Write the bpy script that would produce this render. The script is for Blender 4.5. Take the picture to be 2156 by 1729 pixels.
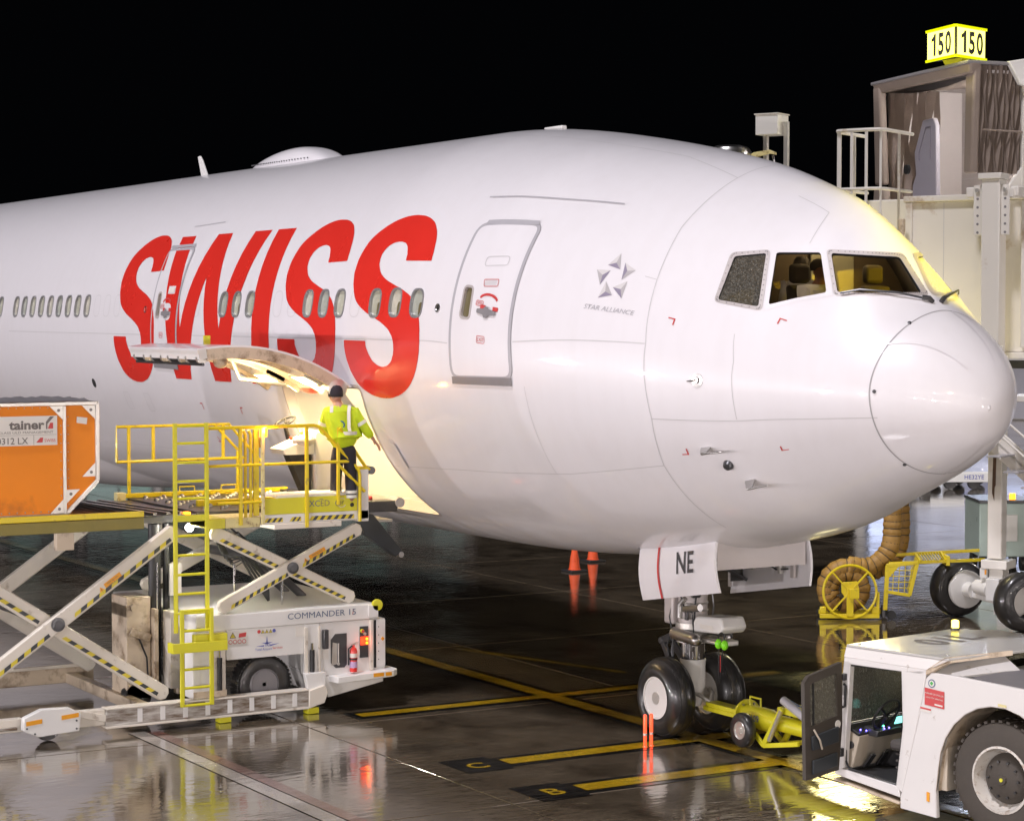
import bpy, bmesh, math, random
import numpy as np
from mathutils import Vector as V, Matrix as M
from mathutils.geometry import delaunay_2d_cdt
random.seed(5)
sc = bpy.context.scene
for o in list(bpy.data.objects):
    bpy.data.objects.remove(o)
COL = sc.collection
PI = math.pi
R = math.radians

# ---------------------------------------------------------------- camera, sky, key light, exposure
YAW = R(30.6)
PITCH = math.atan(200.5 / 4620)
cd = bpy.data.cameras.new('camera')
cd.lens = 36 * 4620 / 2156
cd.sensor_width = 36
cd.sensor_fit = 'HORIZONTAL'
cd.clip_start = .1
cd.clip_end = 2000
cam = bpy.data.objects.new('camera', cd)
COL.objects.link(cam)
CAM = V((18.74, -17.4, 5.75))
cam.location = CAM
vd = V((-math.cos(YAW) * math.cos(PITCH), math.sin(YAW) * math.cos(PITCH), -math.sin(PITCH)))
cam.rotation_euler = vd.to_track_quat('-Z', 'Y').to_euler()
sc.camera = cam

w = bpy.data.worlds.new('World')
sc.world = w
w.use_nodes = True
bg = w.node_tree.nodes['Background']
bg.inputs[0].default_value = (.55, .6, .8, 1)
bg.inputs[1].default_value = .0012

# apron floodlights, read as one far, soft key light from the terminal side
ld = bpy.data.lights.new('key', 'SUN')
ld.energy = 1.8
ld.angle = R(7)
ld.color = (.98, .94, 1)
key = bpy.data.objects.new('key', ld)
COL.objects.link(key)
key.rotation_euler = V((-.16, .42, -.89)).to_track_quat('-Z', 'Y').to_euler()
key.location = (20, -40, 30)

def area(name, loc, target, sx, sy, watts, col):
    l = bpy.data.lights.new(name, 'AREA')
    l.shape = 'RECTANGLE'
    l.size, l.size_y, l.energy, l.color = sx, sy, watts, col
    o = bpy.data.objects.new(name, l)
    COL.objects.link(o)
    o.location = loc
    o.rotation_euler = (V(target) - V(loc)).to_track_quat('-Z', 'Y').to_euler()
    return o
# two rows of floodlights along the terminal front ahead of the aircraft
for k_, (z_, w_) in enumerate(((3.6, 2500), (12.5, 900))):
    for i_ in range(9):
        l_ = bpy.data.lights.new('terminal_flood', 'POINT')
        l_.energy, l_.color, l_.shadow_soft_size = w_, ((1, .90, .87), (1, .93, .94))[k_], .30
        o_ = bpy.data.objects.new('terminal_flood', l_)
        COL.objects.link(o_)
        o_.location = (38 - .15 * i_ * i_ * .5, -40 + i_ * 8.6 + k_ * 3, z_)

# low fill lamps added off the right-hand side to brighten the belly
for p_ in ((14, -46, 2.2), (-4, -50, 2.2), (-22, -52, 2.2), (-42, -56, 2.2)):
    l_ = bpy.data.lights.new('belly_fill', 'POINT')
    l_.energy, l_.color, l_.shadow_soft_size = 13500, (1, .92, .94), .35
    o_ = bpy.data.objects.new('belly_fill', l_)
    COL.objects.link(o_)
    o_.location = p_

sc.view_settings.view_transform = 'Standard'
sc.view_settings.look = 'None'
sc.view_settings.exposure = .42
sc.view_settings.gamma = 1
sc.view_settings.use_curve_mapping = False
sc.render.engine = 'CYCLES'

# ---------------------------------------------------------------- materials
def nodes(name):
    m = bpy.data.materials.new(name)
    m.use_nodes = True
    return m, m.node_tree.nodes, m.node_tree.links, m.node_tree.nodes['Principled BSDF']
def pm(name, col, rough=.45, metal=0., var=.08, scale=6., bump=0., coat=0., dirt=None, dscale=3., damt=.5, bscale=None, stretch=None):
    m, n, l, b = nodes(name)
    tc = n.new('ShaderNodeTexCoord')
    src = tc.outputs['Object']
    if stretch:
        mp = n.new('ShaderNodeMapping')
        mp.inputs['Scale'].default_value = stretch
        l.new(src, mp.inputs[0])
        src = mp.outputs[0]
    nz = n.new('ShaderNodeTexNoise')
    nz.inputs['Scale'].default_value = scale
    nz.inputs['Detail'].default_value = 5
    l.new(src, nz.inputs['Vector'])
    mx = n.new('ShaderNodeMix')
    mx.data_type = 'RGBA'
    mx.inputs[6].default_value = (*[c * (1 - var) for c in col], 1)
    mx.inputs[7].default_value = (*[min(1, c * (1 + var)) for c in col], 1)
    l.new(nz.outputs[0], mx.inputs[0])
    out = mx.outputs[2]
    if dirt:
        nd = n.new('ShaderNodeTexNoise')
        nd.inputs['Scale'].default_value = dscale
        nd.inputs['Detail'].default_value = 8
        nd.inputs['Roughness'].default_value = .65
        l.new(src, nd.inputs['Vector'])
        rp = n.new('ShaderNodeValToRGB')
        rp.color_ramp.elements[0].position = .62 - damt * .3
        rp.color_ramp.elements[1].position = .75 - damt * .15
        l.new(nd.outputs[0], rp.inputs[0])
        m2 = n.new('ShaderNodeMix')
        m2.data_type = 'RGBA'
        l.new(rp.outputs[0], m2.inputs[0])
        l.new(out, m2.inputs[6])
        m2.inputs[7].default_value = (*dirt, 1)
        out = m2.outputs[2]
    l.new(out, b.inputs['Base Color'])
    mr = n.new('ShaderNodeMapRange')
    mr.inputs[3].default_value = max(.02, rough - .08)
    mr.inputs[4].default_value = min(1, rough + .1)
    l.new(nz.outputs[0], mr.inputs[0])
    l.new(mr.outputs[0], b.inputs['Roughness'])
    b.inputs['Metallic'].default_value = metal
    b.inputs['Coat Weight'].default_value = coat
    b.inputs['Coat Roughness'].default_value = .06
    if bump:
        nb = n.new('ShaderNodeTexNoise')
        nb.inputs['Scale'].default_value = bscale or scale * 4
        nb.inputs['Detail'].default_value = 4
        l.new(src, nb.inputs['Vector'])
        bp = n.new('ShaderNodeBump')
        bp.inputs['Strength'].default_value = bump
        bp.inputs['Distance'].default_value = .02
        l.new(nb.outputs[0], bp.inputs['Height'])
        l.new(bp.outputs[0], b.inputs['Normal'])
    return m
def em(name, col, strength):
    m, n, l, b = nodes(name)
    b.inputs['Base Color'].default_value = (*[c * .5 for c in col], 1)
    b.inputs['Emission Color'].default_value = (*col, 1)
    b.inputs['Emission Strength'].default_value = strength
    b.inputs['Roughness'].default_value = .3
    return m
def glass(name, tint, refl=.25, rough=.03, streak=False, film=.12, dcol=(.34, .33, .29, 1)):
    m, n, l, b = nodes(name)
    n.remove(b)
    out = n['Material Output']
    tr = n.new('ShaderNodeBsdfTransparent')
    tr.inputs[0].default_value = (*tint, 1)
    gl = n.new('ShaderNodeBsdfGlossy')
    gl.inputs['Roughness'].default_value = rough
    fr = n.new('ShaderNodeFresnel')
    fr.inputs[0].default_value = 1.5
    ad = n.new('ShaderNodeMath')
    ad.operation = 'MULTIPLY_ADD'
    ad.inputs[1].default_value = 1.0
    ad.inputs[2].default_value = refl * .1
    l.new(fr.outputs[0], ad.inputs[0])
    mx = n.new('ShaderNodeMixShader')
    l.new(ad.outputs[0], mx.inputs[0])
    l.new(tr.outputs[0], mx.inputs[1])
    l.new(gl.outputs[0], mx.inputs[2])
    last = mx
    if streak:       # rain running down the pane
        tc = n.new('ShaderNodeTexCoord')
        nz = n.new('ShaderNodeTexNoise')
        nz.inputs['Scale'].default_value = 42
        nz.inputs['Detail'].default_value = 6
        mp = n.new('ShaderNodeMapping')
        mp.inputs['Scale'].default_value = (1.6, 1.6, .5)
        l.new(tc.outputs['Object'], mp.inputs[0])
        l.new(mp.outputs[0], nz.inputs['Vector'])
        bp = n.new('ShaderNodeBump')
        bp.inputs['Strength'].default_value = .8
        l.new(nz.outputs[0], bp.inputs['Height'])
        l.new(bp.outputs[0], gl.inputs['Normal'])
        df = n.new('ShaderNodeBsdfDiffuse')
        df.inputs[0].default_value = dcol
        rp = n.new('ShaderNodeValToRGB')
        rp.color_ramp.elements[0].position = .45
        rp.color_ramp.elements[1].position = .72
        rp.color_ramp.elements[0].color = (film, film, film, 1)
        rp.color_ramp.elements[1].color = (film + .34, film + .34, film + .34, 1)
        l.new(nz.outputs[0], rp.inputs[0])
        m3 = n.new('ShaderNodeMixShader')
        l.new(rp.outputs[0], m3.inputs[0])
        l.new(mx.outputs[0], m3.inputs[1])
        l.new(df.outputs[0], m3.inputs[2])
        last = m3
    l.new(last.outputs[0], out.inputs[0])
    return m

def hull_paint():
    m, n, l, b = nodes('hull_white')
    tc = n.new('ShaderNodeTexCoord')
    nz = n.new('ShaderNodeTexNoise')
    nz.inputs['Scale'].default_value = .5
    nz.inputs['Detail'].default_value = 6
    l.new(tc.outputs['Object'], nz.inputs['Vector'])
    # faint rain and grime runs down the skin
    mp = n.new('ShaderNodeMapping')
    mp.inputs['Scale'].default_value = (5, 5, .35)
    l.new(tc.outputs['Object'], mp.inputs[0])
    st = n.new('ShaderNodeTexNoise')
    st.inputs['Scale'].default_value = 1.1
    st.inputs['Detail'].default_value = 7
    l.new(mp.outputs[0], st.inputs['Vector'])
    mx = n.new('ShaderNodeMix')
    mx.data_type = 'RGBA'
    mx.inputs[6].default_value = (.765, .745, .775, 1)
    mx.inputs[7].default_value = (.79, .775, .80, 1)
    l.new(nz.outputs[0], mx.inputs[0])
    rp = n.new('ShaderNodeValToRGB')
    rp.color_ramp.elements[0].position = .35
    rp.color_ramp.elements[0].color = (.985, .983, .98, 1)
    rp.color_ramp.elements[1].position = .6
    l.new(st.outputs[0], rp.inputs[0])
    mm = n.new('ShaderNodeMix')
    mm.data_type = 'RGBA'
    mm.blend_type = 'MULTIPLY'
    mm.inputs[0].default_value = 1
    l.new(mx.outputs[2], mm.inputs[6])
    l.new(rp.outputs[0], mm.inputs[7])
    l.new(mm.outputs[2], b.inputs['Base Color'])
    mr = n.new('ShaderNodeMapRange')
    mr.inputs[3].default_value = .30
    mr.inputs[4].default_value = .44
    l.new(st.outputs[0], mr.inputs[0])
    l.new(mr.outputs[0], b.inputs['Roughness'])
    b.inputs['Coat Weight'].default_value = .55
    b.inputs['Coat Roughness'].default_value = .05
    # the skin is never quite flat: long shallow waves between frames
    wv = n.new('ShaderNodeTexNoise')
    wv.inputs['Scale'].default_value = 1.5
    wv.inputs['Detail'].default_value = 2
    l.new(tc.outputs['Object'], wv.inputs['Vector'])
    wb_ = n.new('ShaderNodeBump')
    wb_.inputs['Strength'].default_value = .12
    wb_.inputs['Distance'].default_value = .02
    l.new(wv.outputs[0], wb_.inputs['Height'])
    l.new(wb_.outputs[0], b.inputs['Normal'])
    # rain film
    dr = n.new('ShaderNodeTexNoise')
    dr.inputs['Scale'].default_value = 16
    dr.inputs['Detail'].default_value = 5
    mp2 = n.new('ShaderNodeMapping')
    mp2.inputs['Scale'].default_value = (2.2, 2.2, .5)
    l.new(tc.outputs['Object'], mp2.inputs[0])
    l.new(mp2.outputs[0], dr.inputs['Vector'])
    bp = n.new('ShaderNodeBump')
    bp.inputs['Strength'].default_value = .06
    bp.inputs['Distance'].default_value = .01
    l.new(dr.outputs[0], bp.inputs['Height'])
    l.new(wb_.outputs[0], bp.inputs['Normal'])
    l.new(bp.outputs[0], b.inputs['Coat Normal'])
    return m

def wet_ground(name, c0, c1, lo, hi, sub=0.):
    m, n, l, b = nodes(name)
    ge = n.new('ShaderNodeNewGeometry')
    pos = ge.outputs['Position']
    def noise(scale, detail=6, rough=.55, vec=pos):
        t = n.new('ShaderNodeTexNoise')
        t.inputs['Scale'].default_value = scale
        t.inputs['Detail'].default_value = detail
        t.inputs['Roughness'].default_value = rough
        l.new(vec, t.inputs['Vector'])
        return t.outputs[0]
    def ramp(v, a, bb, c0=(0, 0, 0, 1), c1=(1, 1, 1, 1)):
        rp = n.new('ShaderNodeValToRGB')
        rp.color_ramp.elements[0].position = a
        rp.color_ramp.elements[1].position = bb
        rp.color_ramp.elements[0].color = c0
        rp.color_ramp.elements[1].color = c1
        l.new(v, rp.inputs[0])
        return rp.outputs[0]
    big = noise(.22, 5)
    fine = noise(9, 6)
    mid = noise(1.1, 7, .6)
    mx = n.new('ShaderNodeMix')
    mx.data_type = 'RGBA'
    mx.inputs[6].default_value = (*c0, 1)
    mx.inputs[7].default_value = (*c1, 1)
    l.new(ramp(mid, .3, .75), mx.inputs[0])
    m2 = n.new('ShaderNodeMix')
    m2.data_type = 'RGBA'
    m2.blend_type = 'MULTIPLY'
    m2.inputs[0].default_value = .6
    l.new(mx.outputs[2], m2.inputs[6])
    l.new(ramp(fine, .25, .7, (.5, .5, .5, 1)), m2.inputs[7])
    st_ = noise(.7, 9, .7)
    m4 = n.new('ShaderNodeMix')
    m4.data_type = 'RGBA'
    m4.blend_type = 'MULTIPLY'
    m4.inputs[0].default_value = 1
    l.new(m2.outputs[2], m4.inputs[6])
    l.new(ramp(st_, .36, .50, (.42, .40, .38, 1)), m4.inputs[7])
    l.new(m4.outputs[2], b.inputs['Base Color'])
    pud = ramp(big, .42, .60)           # standing water
    mr = n.new('ShaderNodeMapRange')
    mr.inputs[3].default_value = hi
    mr.inputs[4].default_value = lo
    l.new(pud, mr.inputs[0])
    ad = n.new('ShaderNodeMath')
    ad.operation = 'MULTIPLY_ADD'
    ad.inputs[1].default_value = .10
    l.new(ramp(mid, .45, .75), ad.inputs[0])
    l.new(mr.outputs[0], ad.inputs[2])
    l.new(ad.outputs[0], b.inputs['Roughness'])
    b.inputs['Coat Weight'].default_value = 1.0
    b.inputs['Coat IOR'].default_value = 1.6
    l.new(mr.outputs[0], b.inputs['Coat Roughness'])
    # wind ripples
    mp = n.new('ShaderNodeMapping')
    mp.inputs['Rotation'].default_value = (0, 0, R(30))
    mp.inputs['Scale'].default_value = (3.2, 1.2, 1)
    l.new(pos, mp.inputs[0])
    rip = noise(2.2, 3, .5, mp.outputs[0])
    bp = n.new('ShaderNodeBump')
    bp.inputs['Strength'].default_value = .09
    bp.inputs['Distance'].default_value = .035
    l.new(rip, bp.inputs['Height'])
    bp2 = n.new('ShaderNodeBump')
    bp2.inputs['Strength'].default_value = .14
    bp2.inputs['Distance'].default_value = .004
    l.new(fine, bp2.inputs['Height'])
    l.new(bp.outputs[0], bp2.inputs['Normal'])
    l.new(bp2.outputs[0], b.inputs['Normal'])
    l.new(bp.outputs[0], b.inputs['Coat Normal'])
    return m

MT = {}
MT['hull'] = hull_paint()
MT['red'] = pm('livery_red', (.70, .032, .022), .28, var=.05, scale=1, coat=.5)
MT['seam'] = pm('panel_gap', (.56, .55, .56), .6)
MT['dkseam'] = pm('dark_gap', (.36, .35, .36), .6)
MT['grey'] = pm('grey_paint', (.42, .41, .44), .4, var=.06, coat=.2)
MT['midgrey'] = pm('mid_grey', (.22, .21, .22), .45, var=.1)
MT['winring'] = pm('window_ring', (.36, .36, .37), .3, .5, var=.06)
MT['shade'] = pm('window_shade', (.50, .50, .40), .25, var=.06, coat=.8)
MT['cgrey'] = pm('cockpit_frame', (.50, .46, .45), .4, .2, var=.06)
MT['black'] = pm('black_rubber', (.02, .02, .021), .5, var=.2)
MT['tyre'] = pm('tyre_rubber', (.024, .023, .023), .33, var=.25, scale=12, coat=.35, bump=.1)
MT['white'] = pm('white_paint', (.74, .73, .71), .4, var=.05, scale=2, coat=.15)
MT['worn'] = pm('worn_white', (.70, .65, .57), .45, var=.06, scale=3, dirt=(.30, .23, .16), dscale=5, damt=.08)
MT['rust'] = pm('scraped_rail', (.62, .60, .56), .5, var=.1, scale=4, dirt=(.13, .085, .05), dscale=2.2, damt=.95, stretch=(1, .8, 5))
MT['cream'] = pm('cream_paint', (.60, .50, .38), .45, var=.1, scale=3, dirt=(.22, .15, .09), dscale=4, damt=.4)
MT['yel'] = pm('safety_yellow', (.72, .56, .012), .35, var=.08, scale=4, coat=.3, dirt=(.30, .20, .05), dscale=9, damt=.12)
MT['yel2'] = pm('lime_yellow', (.66, .62, .02), .4, var=.05, scale=3, coat=.2)
MT['cyel'] = pm('worn_cream_yellow', (.70, .62, .30), .45, var=.12, scale=5, dirt=(.25, .15, .06), dscale=12, damt=.3)
MT['stripeY'] = pm('stripe_yellow', (.68, .55, .04), .4, var=.08)
MT['stripeK'] = pm('stripe_black', (.035, .04, .045), .4, var=.1)
MT['chrome'] = pm('chrome', (.8, .8, .82), .1, 1., var=.03)
MT['steel'] = pm('bare_steel', (.45, .44, .43), .3, 1., var=.1, scale=8)
MT['alu'] = pm('aluminium', (.62, .60, .56), .35, .7, var=.1, scale=10)
MT['dsteel'] = pm('dark_steel', (.10, .10, .105), .35, .6, var=.15)
MT['orange'] = pm('container_orange', (.86, .25, .004), .6, var=.08, scale=2, dirt=(.60, .17, .01), dscale=2, damt=.2)
MT['label'] = pm('label_white', (.72, .69, .64), .5, var=.05, scale=4)
MT['ink'] = pm('dark_print', (.06, .06, .065), .5)
MT['greyink'] = pm('grey_print', (.16, .14, .13), .5)
MT['blueink'] = pm('blue_print', (.10, .12, .42), .45)
MT['navy'] = pm('navy_print', (.09, .13, .22), .45)
MT['redink'] = pm('red_print', (.55, .05, .05), .45)
MT['orangeink'] = pm('orange_reflector', (.80, .34, .01), .35)
MT['hiviz'] = pm('hi_vis', (.52, .68, .012), .7, var=.12, scale=9, bump=.5, bscale=9)
MT['band'] = pm('reflective_band', (.68, .68, .62), .35, var=.08)
MT['trouser'] = pm('navy_cloth', (.022, .020, .028), .8, var=.2, scale=14, bump=.3)
MT['skin'] = pm('skin', (.45, .24, .17), .5, var=.06)
MT['shirt'] = pm('white_shirt', (.62, .62, .66), .7, var=.05)
MT['seat'] = pm('seat_cover', (.09, .08, .075), .7, var=.15)
MT['cockpit'] = pm('cockpit_lining', (.16, .125, .085), .7, var=.12)
MT['tyre2'] = pm('dusty_tyre', (.060, .050, .040), .65, var=.25, scale=10, bump=.15)
MT['hose'] = pm('duct_fabric', (.32, .18, .04), .55, var=.3, scale=7, bump=.8, bscale=8)
MT['hosering'] = pm('duct_ring', (.05, .035, .02), .5)
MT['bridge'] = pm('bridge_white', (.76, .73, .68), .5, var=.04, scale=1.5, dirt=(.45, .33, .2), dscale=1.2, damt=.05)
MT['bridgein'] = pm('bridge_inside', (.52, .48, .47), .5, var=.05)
MT['canopy'] = pm('canopy_fabric', (.25, .20, .17), .55, var=.12, scale=5, bump=.25, bscale=20)
MT['mauve'] = pm('door_bumper', (.33, .31, .36), .5, var=.06)
MT['cone'] = pm('cone_orange', (.75, .09, .02), .5, var=.12)
MT['tdoor'] = pm('tractor_door', (.055, .045, .035), .5, var=.12)
MT['troof'] = pm('tractor_roof', (.50, .49, .47), .35, var=.06, scale=2, coat=.3)
MT['twhite'] = pm('tractor_white', (.70, .68, .66), .4, var=.05, scale=2, coat=.2, dirt=(.30, .24, .18), dscale=7, damt=-.02)
MT['beige'] = pm('tractor_cab_inside', (.58, .51, .41), .55, var=.08)
MT['rim'] = pm('painted_rim', (.60, .57, .52), .4, var=.08, dirt=(.25, .15, .08), dscale=12, damt=.3)
MT['glass'] = glass('clear_glass', (.74, .72, .64), .3)
MT['cglass'] = glass('cockpit_glass', (.72, .64, .50), .35)
MT['wetglass'] = glass('wet_screen', (.6, .58, .5), .35, streak=True, film=.62, dcol=(.7, .7, .62, 1))
MT['mist'] = glass('misted_glass', (.70, .70, .58), .3, streak=True, film=.22)
MT['rglass'] = glass('rainy_glass', (.62, .58, .52), .35, streak=True)
MT['lampW'] = em('white_lamp', (1, .93, .78), 45)
MT['lampC'] = em('cargo_lamp', (1, .72, .32), 12)
MT['lampA'] = em('amber_lamp', (1, .30, .012), 3.2)
MT['lampY'] = em('yellow_beacon', (1, .80, .10), 6)
MT['lampR'] = em('red_lamp', (1, .05, .012), 1.6)
MT['ledB'] = em('blue_led', (.15, .12, 1), 8)
MT['ledG'] = em('green_led', (.1, 1, .3), 5)
MT['screen'] = em('dash_screen', (.25, .9, .8), 1.6)
MT['sign'] = em('sign_face', (1, .97, .16), 2.6)
MT['trimglow'] = em('sign_trim_glow', (.62, .68, .0), 1.0)  # the sign's glow on its trim, put in as emission
MT['wand'] = em('wand_glow', (1, .09, .03), 1.3)
MT['apron'] = wet_ground('wet_concrete', (.115, .088, .058), (.20, .16, .112), .015, .13)
MT['joint'] = pm('joint_filler', (.02, .018, .016), .5)
MT['paintY'] = wet_ground('yellow_marking', (.62, .38, .012), (.72, .48, .02), .05, .22)
MT['paintO'] = wet_ground('worn_yellow', (.07, .045, .012), (.20, .13, .012), .05, .22)
MT['paintK'] = wet_ground('black_marking', (.012, .012, .012), (.02, .02, .02), .05, .22)
MT['paintR'] = wet_ground('red_marking', (.16, .05, .035), (.22, .07, .05), .05, .25)
MT['paintW'] = wet_ground('white_marking', (.40, .37, .33), (.50, .46, .42), .05, .25)
MT['wrap'] = pm('plastic_wrap', (.50, .54, .68), .15, var=.3, scale=3, coat=1, bump=1, bscale=6)
MT['teal'] = pm('pale_teal', (.42, .52, .48), .3, var=.1, coat=.4)

# ---------------------------------------------------------------- mesh helpers
WM = {}
def thing(name, label, cat, loc=(0, 0, 0), rz=0., group=None):
    o = bpy.data.objects.new(name, None)
    o.empty_display_size = .2
    COL.objects.link(o)
    o.location = loc
    o.rotation_euler = (0, 0, rz)
    o['label'] = label
    o['category'] = cat
    if group:
        o['group'] = group
    WM[o] = M.Translation(V(loc)) @ M.Rotation(rz, 4, 'Z')
    return o
def tag(o, label, cat, group=None):
    o['label'] = label
    o['category'] = cat
    if group:
        o['group'] = group
    return o
def finish(me, name, mat, parent, bev=0., sharp=35, world=True, label=None, kind=None, normals=None):
    if parent is not None and world:
        me.transform(WM[parent].inverted())
    me.materials.append(MT[mat] if isinstance(mat, str) else mat)
    if len(me.polygons):
        me.polygons.foreach_set('use_smooth', [True] * len(me.polygons))
        if sharp:
            me.set_sharp_from_angle(angle=R(sharp))
    o = bpy.data.objects.new(name, me)
    COL.objects.link(o)
    if parent is not None:
        o.parent = parent
        WM[o] = WM[parent]
    else:
        WM[o] = M.Identity(4)
    if bev:
        b = o.modifiers.new('bevel', 'BEVEL')
        b.width = bev
        b.segments = 2
        b.limit_method = 'ANGLE'
        b.angle_limit = R(40)
    if label:
        o['label'] = label
    if kind:
        o['kind'] = kind
    return o
class MB:
    def __init__(s):
        s.v = []
        s.f = []
    def add(s, vs, fs):
        k = len(s.v)
        s.v += [tuple(v) for v in vs]
        s.f += [tuple(i + k for i in f) for f in fs]
        return s
    def box(s, x0, x1, y0, y1, z0, z1):
        x0, x1 = min(x0, x1), max(x0, x1)
        y0, y1 = min(y0, y1), max(y0, y1)
        z0, z1 = min(z0, z1), max(z0, z1)
        return s.add([(x0, y0, z0), (x1, y0, z0), (x1, y1, z0), (x0, y1, z0), (x0, y0, z1), (x1, y0, z1), (x1, y1, z1), (x0, y1, z1)],
                     [(3, 2, 1, 0), (4, 5, 6, 7), (0, 1, 5, 4), (1, 2, 6, 5), (2, 3, 7, 6), (3, 0, 4, 7)])
    def bar(s, p, q, w, h, up=(0, 0, 1)):
        p, q = V(p), V(q)
        t = (q - p).normalized()
        u = V(up)
        a = t.cross(u)
        if a.length < 1e-4:
            a = t.cross(V((1, 0, 0)))
        a.normalize()
        b = a.cross(t)
        a, b = a * w / 2, b * h / 2
        vs = [c + sx * a + sy * b for c in (p, q) for sx, sy in ((-1, -1), (1, -1), (1, 1), (-1, 1))]
        return s.add(vs, [(3, 2, 1, 0), (4, 5, 6, 7), (0, 1, 5, 4), (1, 2, 6, 5), (2, 3, 7, 6), (3, 0, 4, 7)])
    def prism(s, poly, ext):
        n = len(poly)
        e = V(ext)
        ps = [V(p) for p in poly]
        nr = V((0, 0, 0))
        for i in range(n):
            nr += ps[i].cross(ps[(i + 1) % n])
        if nr.dot(e) < 0:
            ps = ps[::-1]
        return s.add(ps + [p + e for p in ps], [tuple(range(n))[::-1], tuple(range(n, 2 * n))] + [(i, (i + 1) % n, n + (i + 1) % n, n + i) for i in range(n)])
    def tube(s, pts, r, n=10, cap=True, r2=None):
        pts = [V(p) for p in pts]
        rings = []
        up = None
        for i, p in enumerate(pts):
            t = (pts[min(i + 1, len(pts) - 1)] - pts[max(i - 1, 0)]).normalized()
            if up is None:
                up = V((0, 0, 1)) if abs(t.z) < .9 else V((1, 0, 0))
            a = t.cross(up).normalized()
            b = a.cross(t).normalized()
            up = b
            if isinstance(r, (list, tuple)):
                rr = r[i]
            else:
                rr = r if r2 is None else r + (r2 - r) * i / (len(pts) - 1)
            rings.append([p + a * math.cos(2 * PI * k / n) * rr + b * math.sin(2 * PI * k / n) * rr for k in range(n)])
        vs = [v for g in rings for v in g]
        fs = []
        for i in range(len(pts) - 1):
            for k in range(n):
                fs.append((i * n + k, i * n + (k + 1) % n, (i + 1) * n + (k + 1) % n, (i + 1) * n + k))
        if cap:
            fs.append(tuple(range(n))[::-1])
            fs.append(tuple(range((len(pts) - 1) * n, len(pts) * n)))
        return s.add(vs, fs)
    def lathe(s, prof, org, axis, n=28, caps=True):
        ax = V(axis).normalized()
        a = ax.cross(V((0, 0, 1)) if abs(ax.z) < .9 else V((1, 0, 0))).normalized()
        b = ax.cross(a)
        org = V(org)
        vs = []
        for r_, h in prof:
            for k in range(n):
                t = 2 * PI * k / n
                vs.append(org + ax * h + (a * math.cos(t) + b * math.sin(t)) * max(r_, 1e-4))
        fs = []
        for i in range(len(prof) - 1):
            for k in range(n):
                fs.append((i * n + k, i * n + (k + 1) % n, (i + 1) * n + (k + 1) % n, (i + 1) * n + k))
        if caps:
            fs.append(tuple(range(n))[::-1])
            fs.append(tuple(range((len(prof) - 1) * n, len(prof) * n)))
        return s.add(vs, fs)
    def ball(s, c, r, sx=1, sy=1, sz=1, n=12, m=8):
        pr = [(math.sin(PI * i / m), -math.cos(PI * i / m)) for i in range(m + 1)]
        k = len(s.v)
        s.lathe(pr, (0, 0, 0), (0, 0, 1), n)
        for i in range(k, len(s.v)):
            x, y, z = s.v[i]
            s.v[i] = (c[0] + x * r * sx, c[1] + y * r * sy, c[2] + z * r * sz)
        return s
    def build(s, name, mat, parent=None, bev=0., sharp=35, world=True, label=None, kind=None):
        me = bpy.data.meshes.new(name)
        me.from_pydata(s.v, [], s.f)
        bm = bmesh.new()
        bm.from_mesh(me)
        bmesh.ops.recalc_face_normals(bm, faces=bm.faces)
        bm.to_mesh(me)
        bm.free()
        return finish(me, name, mat, parent, bev, sharp, world, label, kind)
def B(*a):
    return MB().box(*a)

def arc_ring(c, r, th, a0, a1, ax, ay, n=12):
    """points of an arc in the plane ax, ay"""
    c = V(c)
    return [c + V(ax) * r * math.cos(a0 + (a1 - a0) * i / n) + V(ay) * r * math.sin(a0 + (a1 - a0) * i / n) for i in range(n + 1)]

TXT = {}
def text_geo(body, bold=0., shear=0., sx=1.):
    k = (body, bold, shear, sx)
    if k not in TXT:
        c = bpy.data.curves.new('lettering', 'FONT')
        c.body = body
        c.size = 1
        c.shear = shear
        c.offset = bold
        c.fill_mode = 'FRONT'
        c.resolution_u = 3
        c.align_x = 'CENTER'
        o = bpy.data.objects.new('lettering', c)
        COL.objects.link(o)
        me = bpy.data.meshes.new_from_object(o)
        bpy.data.objects.remove(o)
        TXT[k] = ([(v.co.x * sx, v.co.y) for v in me.vertices], [tuple(p.vertices) for p in me.polygons])
    return TXT[k]
def text(body, org, right, up, size, name, mat, parent, bold=0., shear=0., sx=1., world=True):
    vs, fs = text_geo(body, bold, shear, sx)
    org, right, up = V(org), V(right).normalized(), V(up).normalized()
    mb = MB()
    mb.v = [tuple(org + right * x * size + up * y * size) for x, y in vs]
    mb.f = fs
    me = bpy.data.meshes.new(name)
    me.from_pydata(mb.v, [], mb.f)
    return finish(me, name, mat, parent, sharp=0, world=world)
def quad(pts, name, mat, parent, world=True, label=None):
    me = bpy.data.meshes.new(name)
    me.from_pydata([tuple(p) for p in pts], [], [tuple(range(len(pts)))])
    return finish(me, name, mat, parent, sharp=0, world=world, label=label)
def hazard(p, q, h, nrm, parent, n, name='hazard_stripe', lean=.8):
    """alternating slanted stripes along p-q, lying on a face with normal nrm"""
    p, q, nr = V(p), V(q), V(nrm).normalized()
    t = (q - p)
    L = t.length
    t.normalize()
    b = nr.cross(t)
    if b.z < 0:
        b = -b
    sh = h * lean
    for i in range(n):
        x0, x1 = L * i / n, L * (i + 1) / n
        c = [(x0, 0), (x1, 0), (min(x1 + sh, L), h), (min(x0 + sh, L), h)]
        me = bpy.data.meshes.new(name)
        me.from_pydata([tuple(p + t * a + b * bb + nr * .004) for a, bb in c], [], [(0, 1, 2, 3)])
        finish(me, name, 'stripeK' if i % 2 else 'stripeY', parent, sharp=0)
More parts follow.
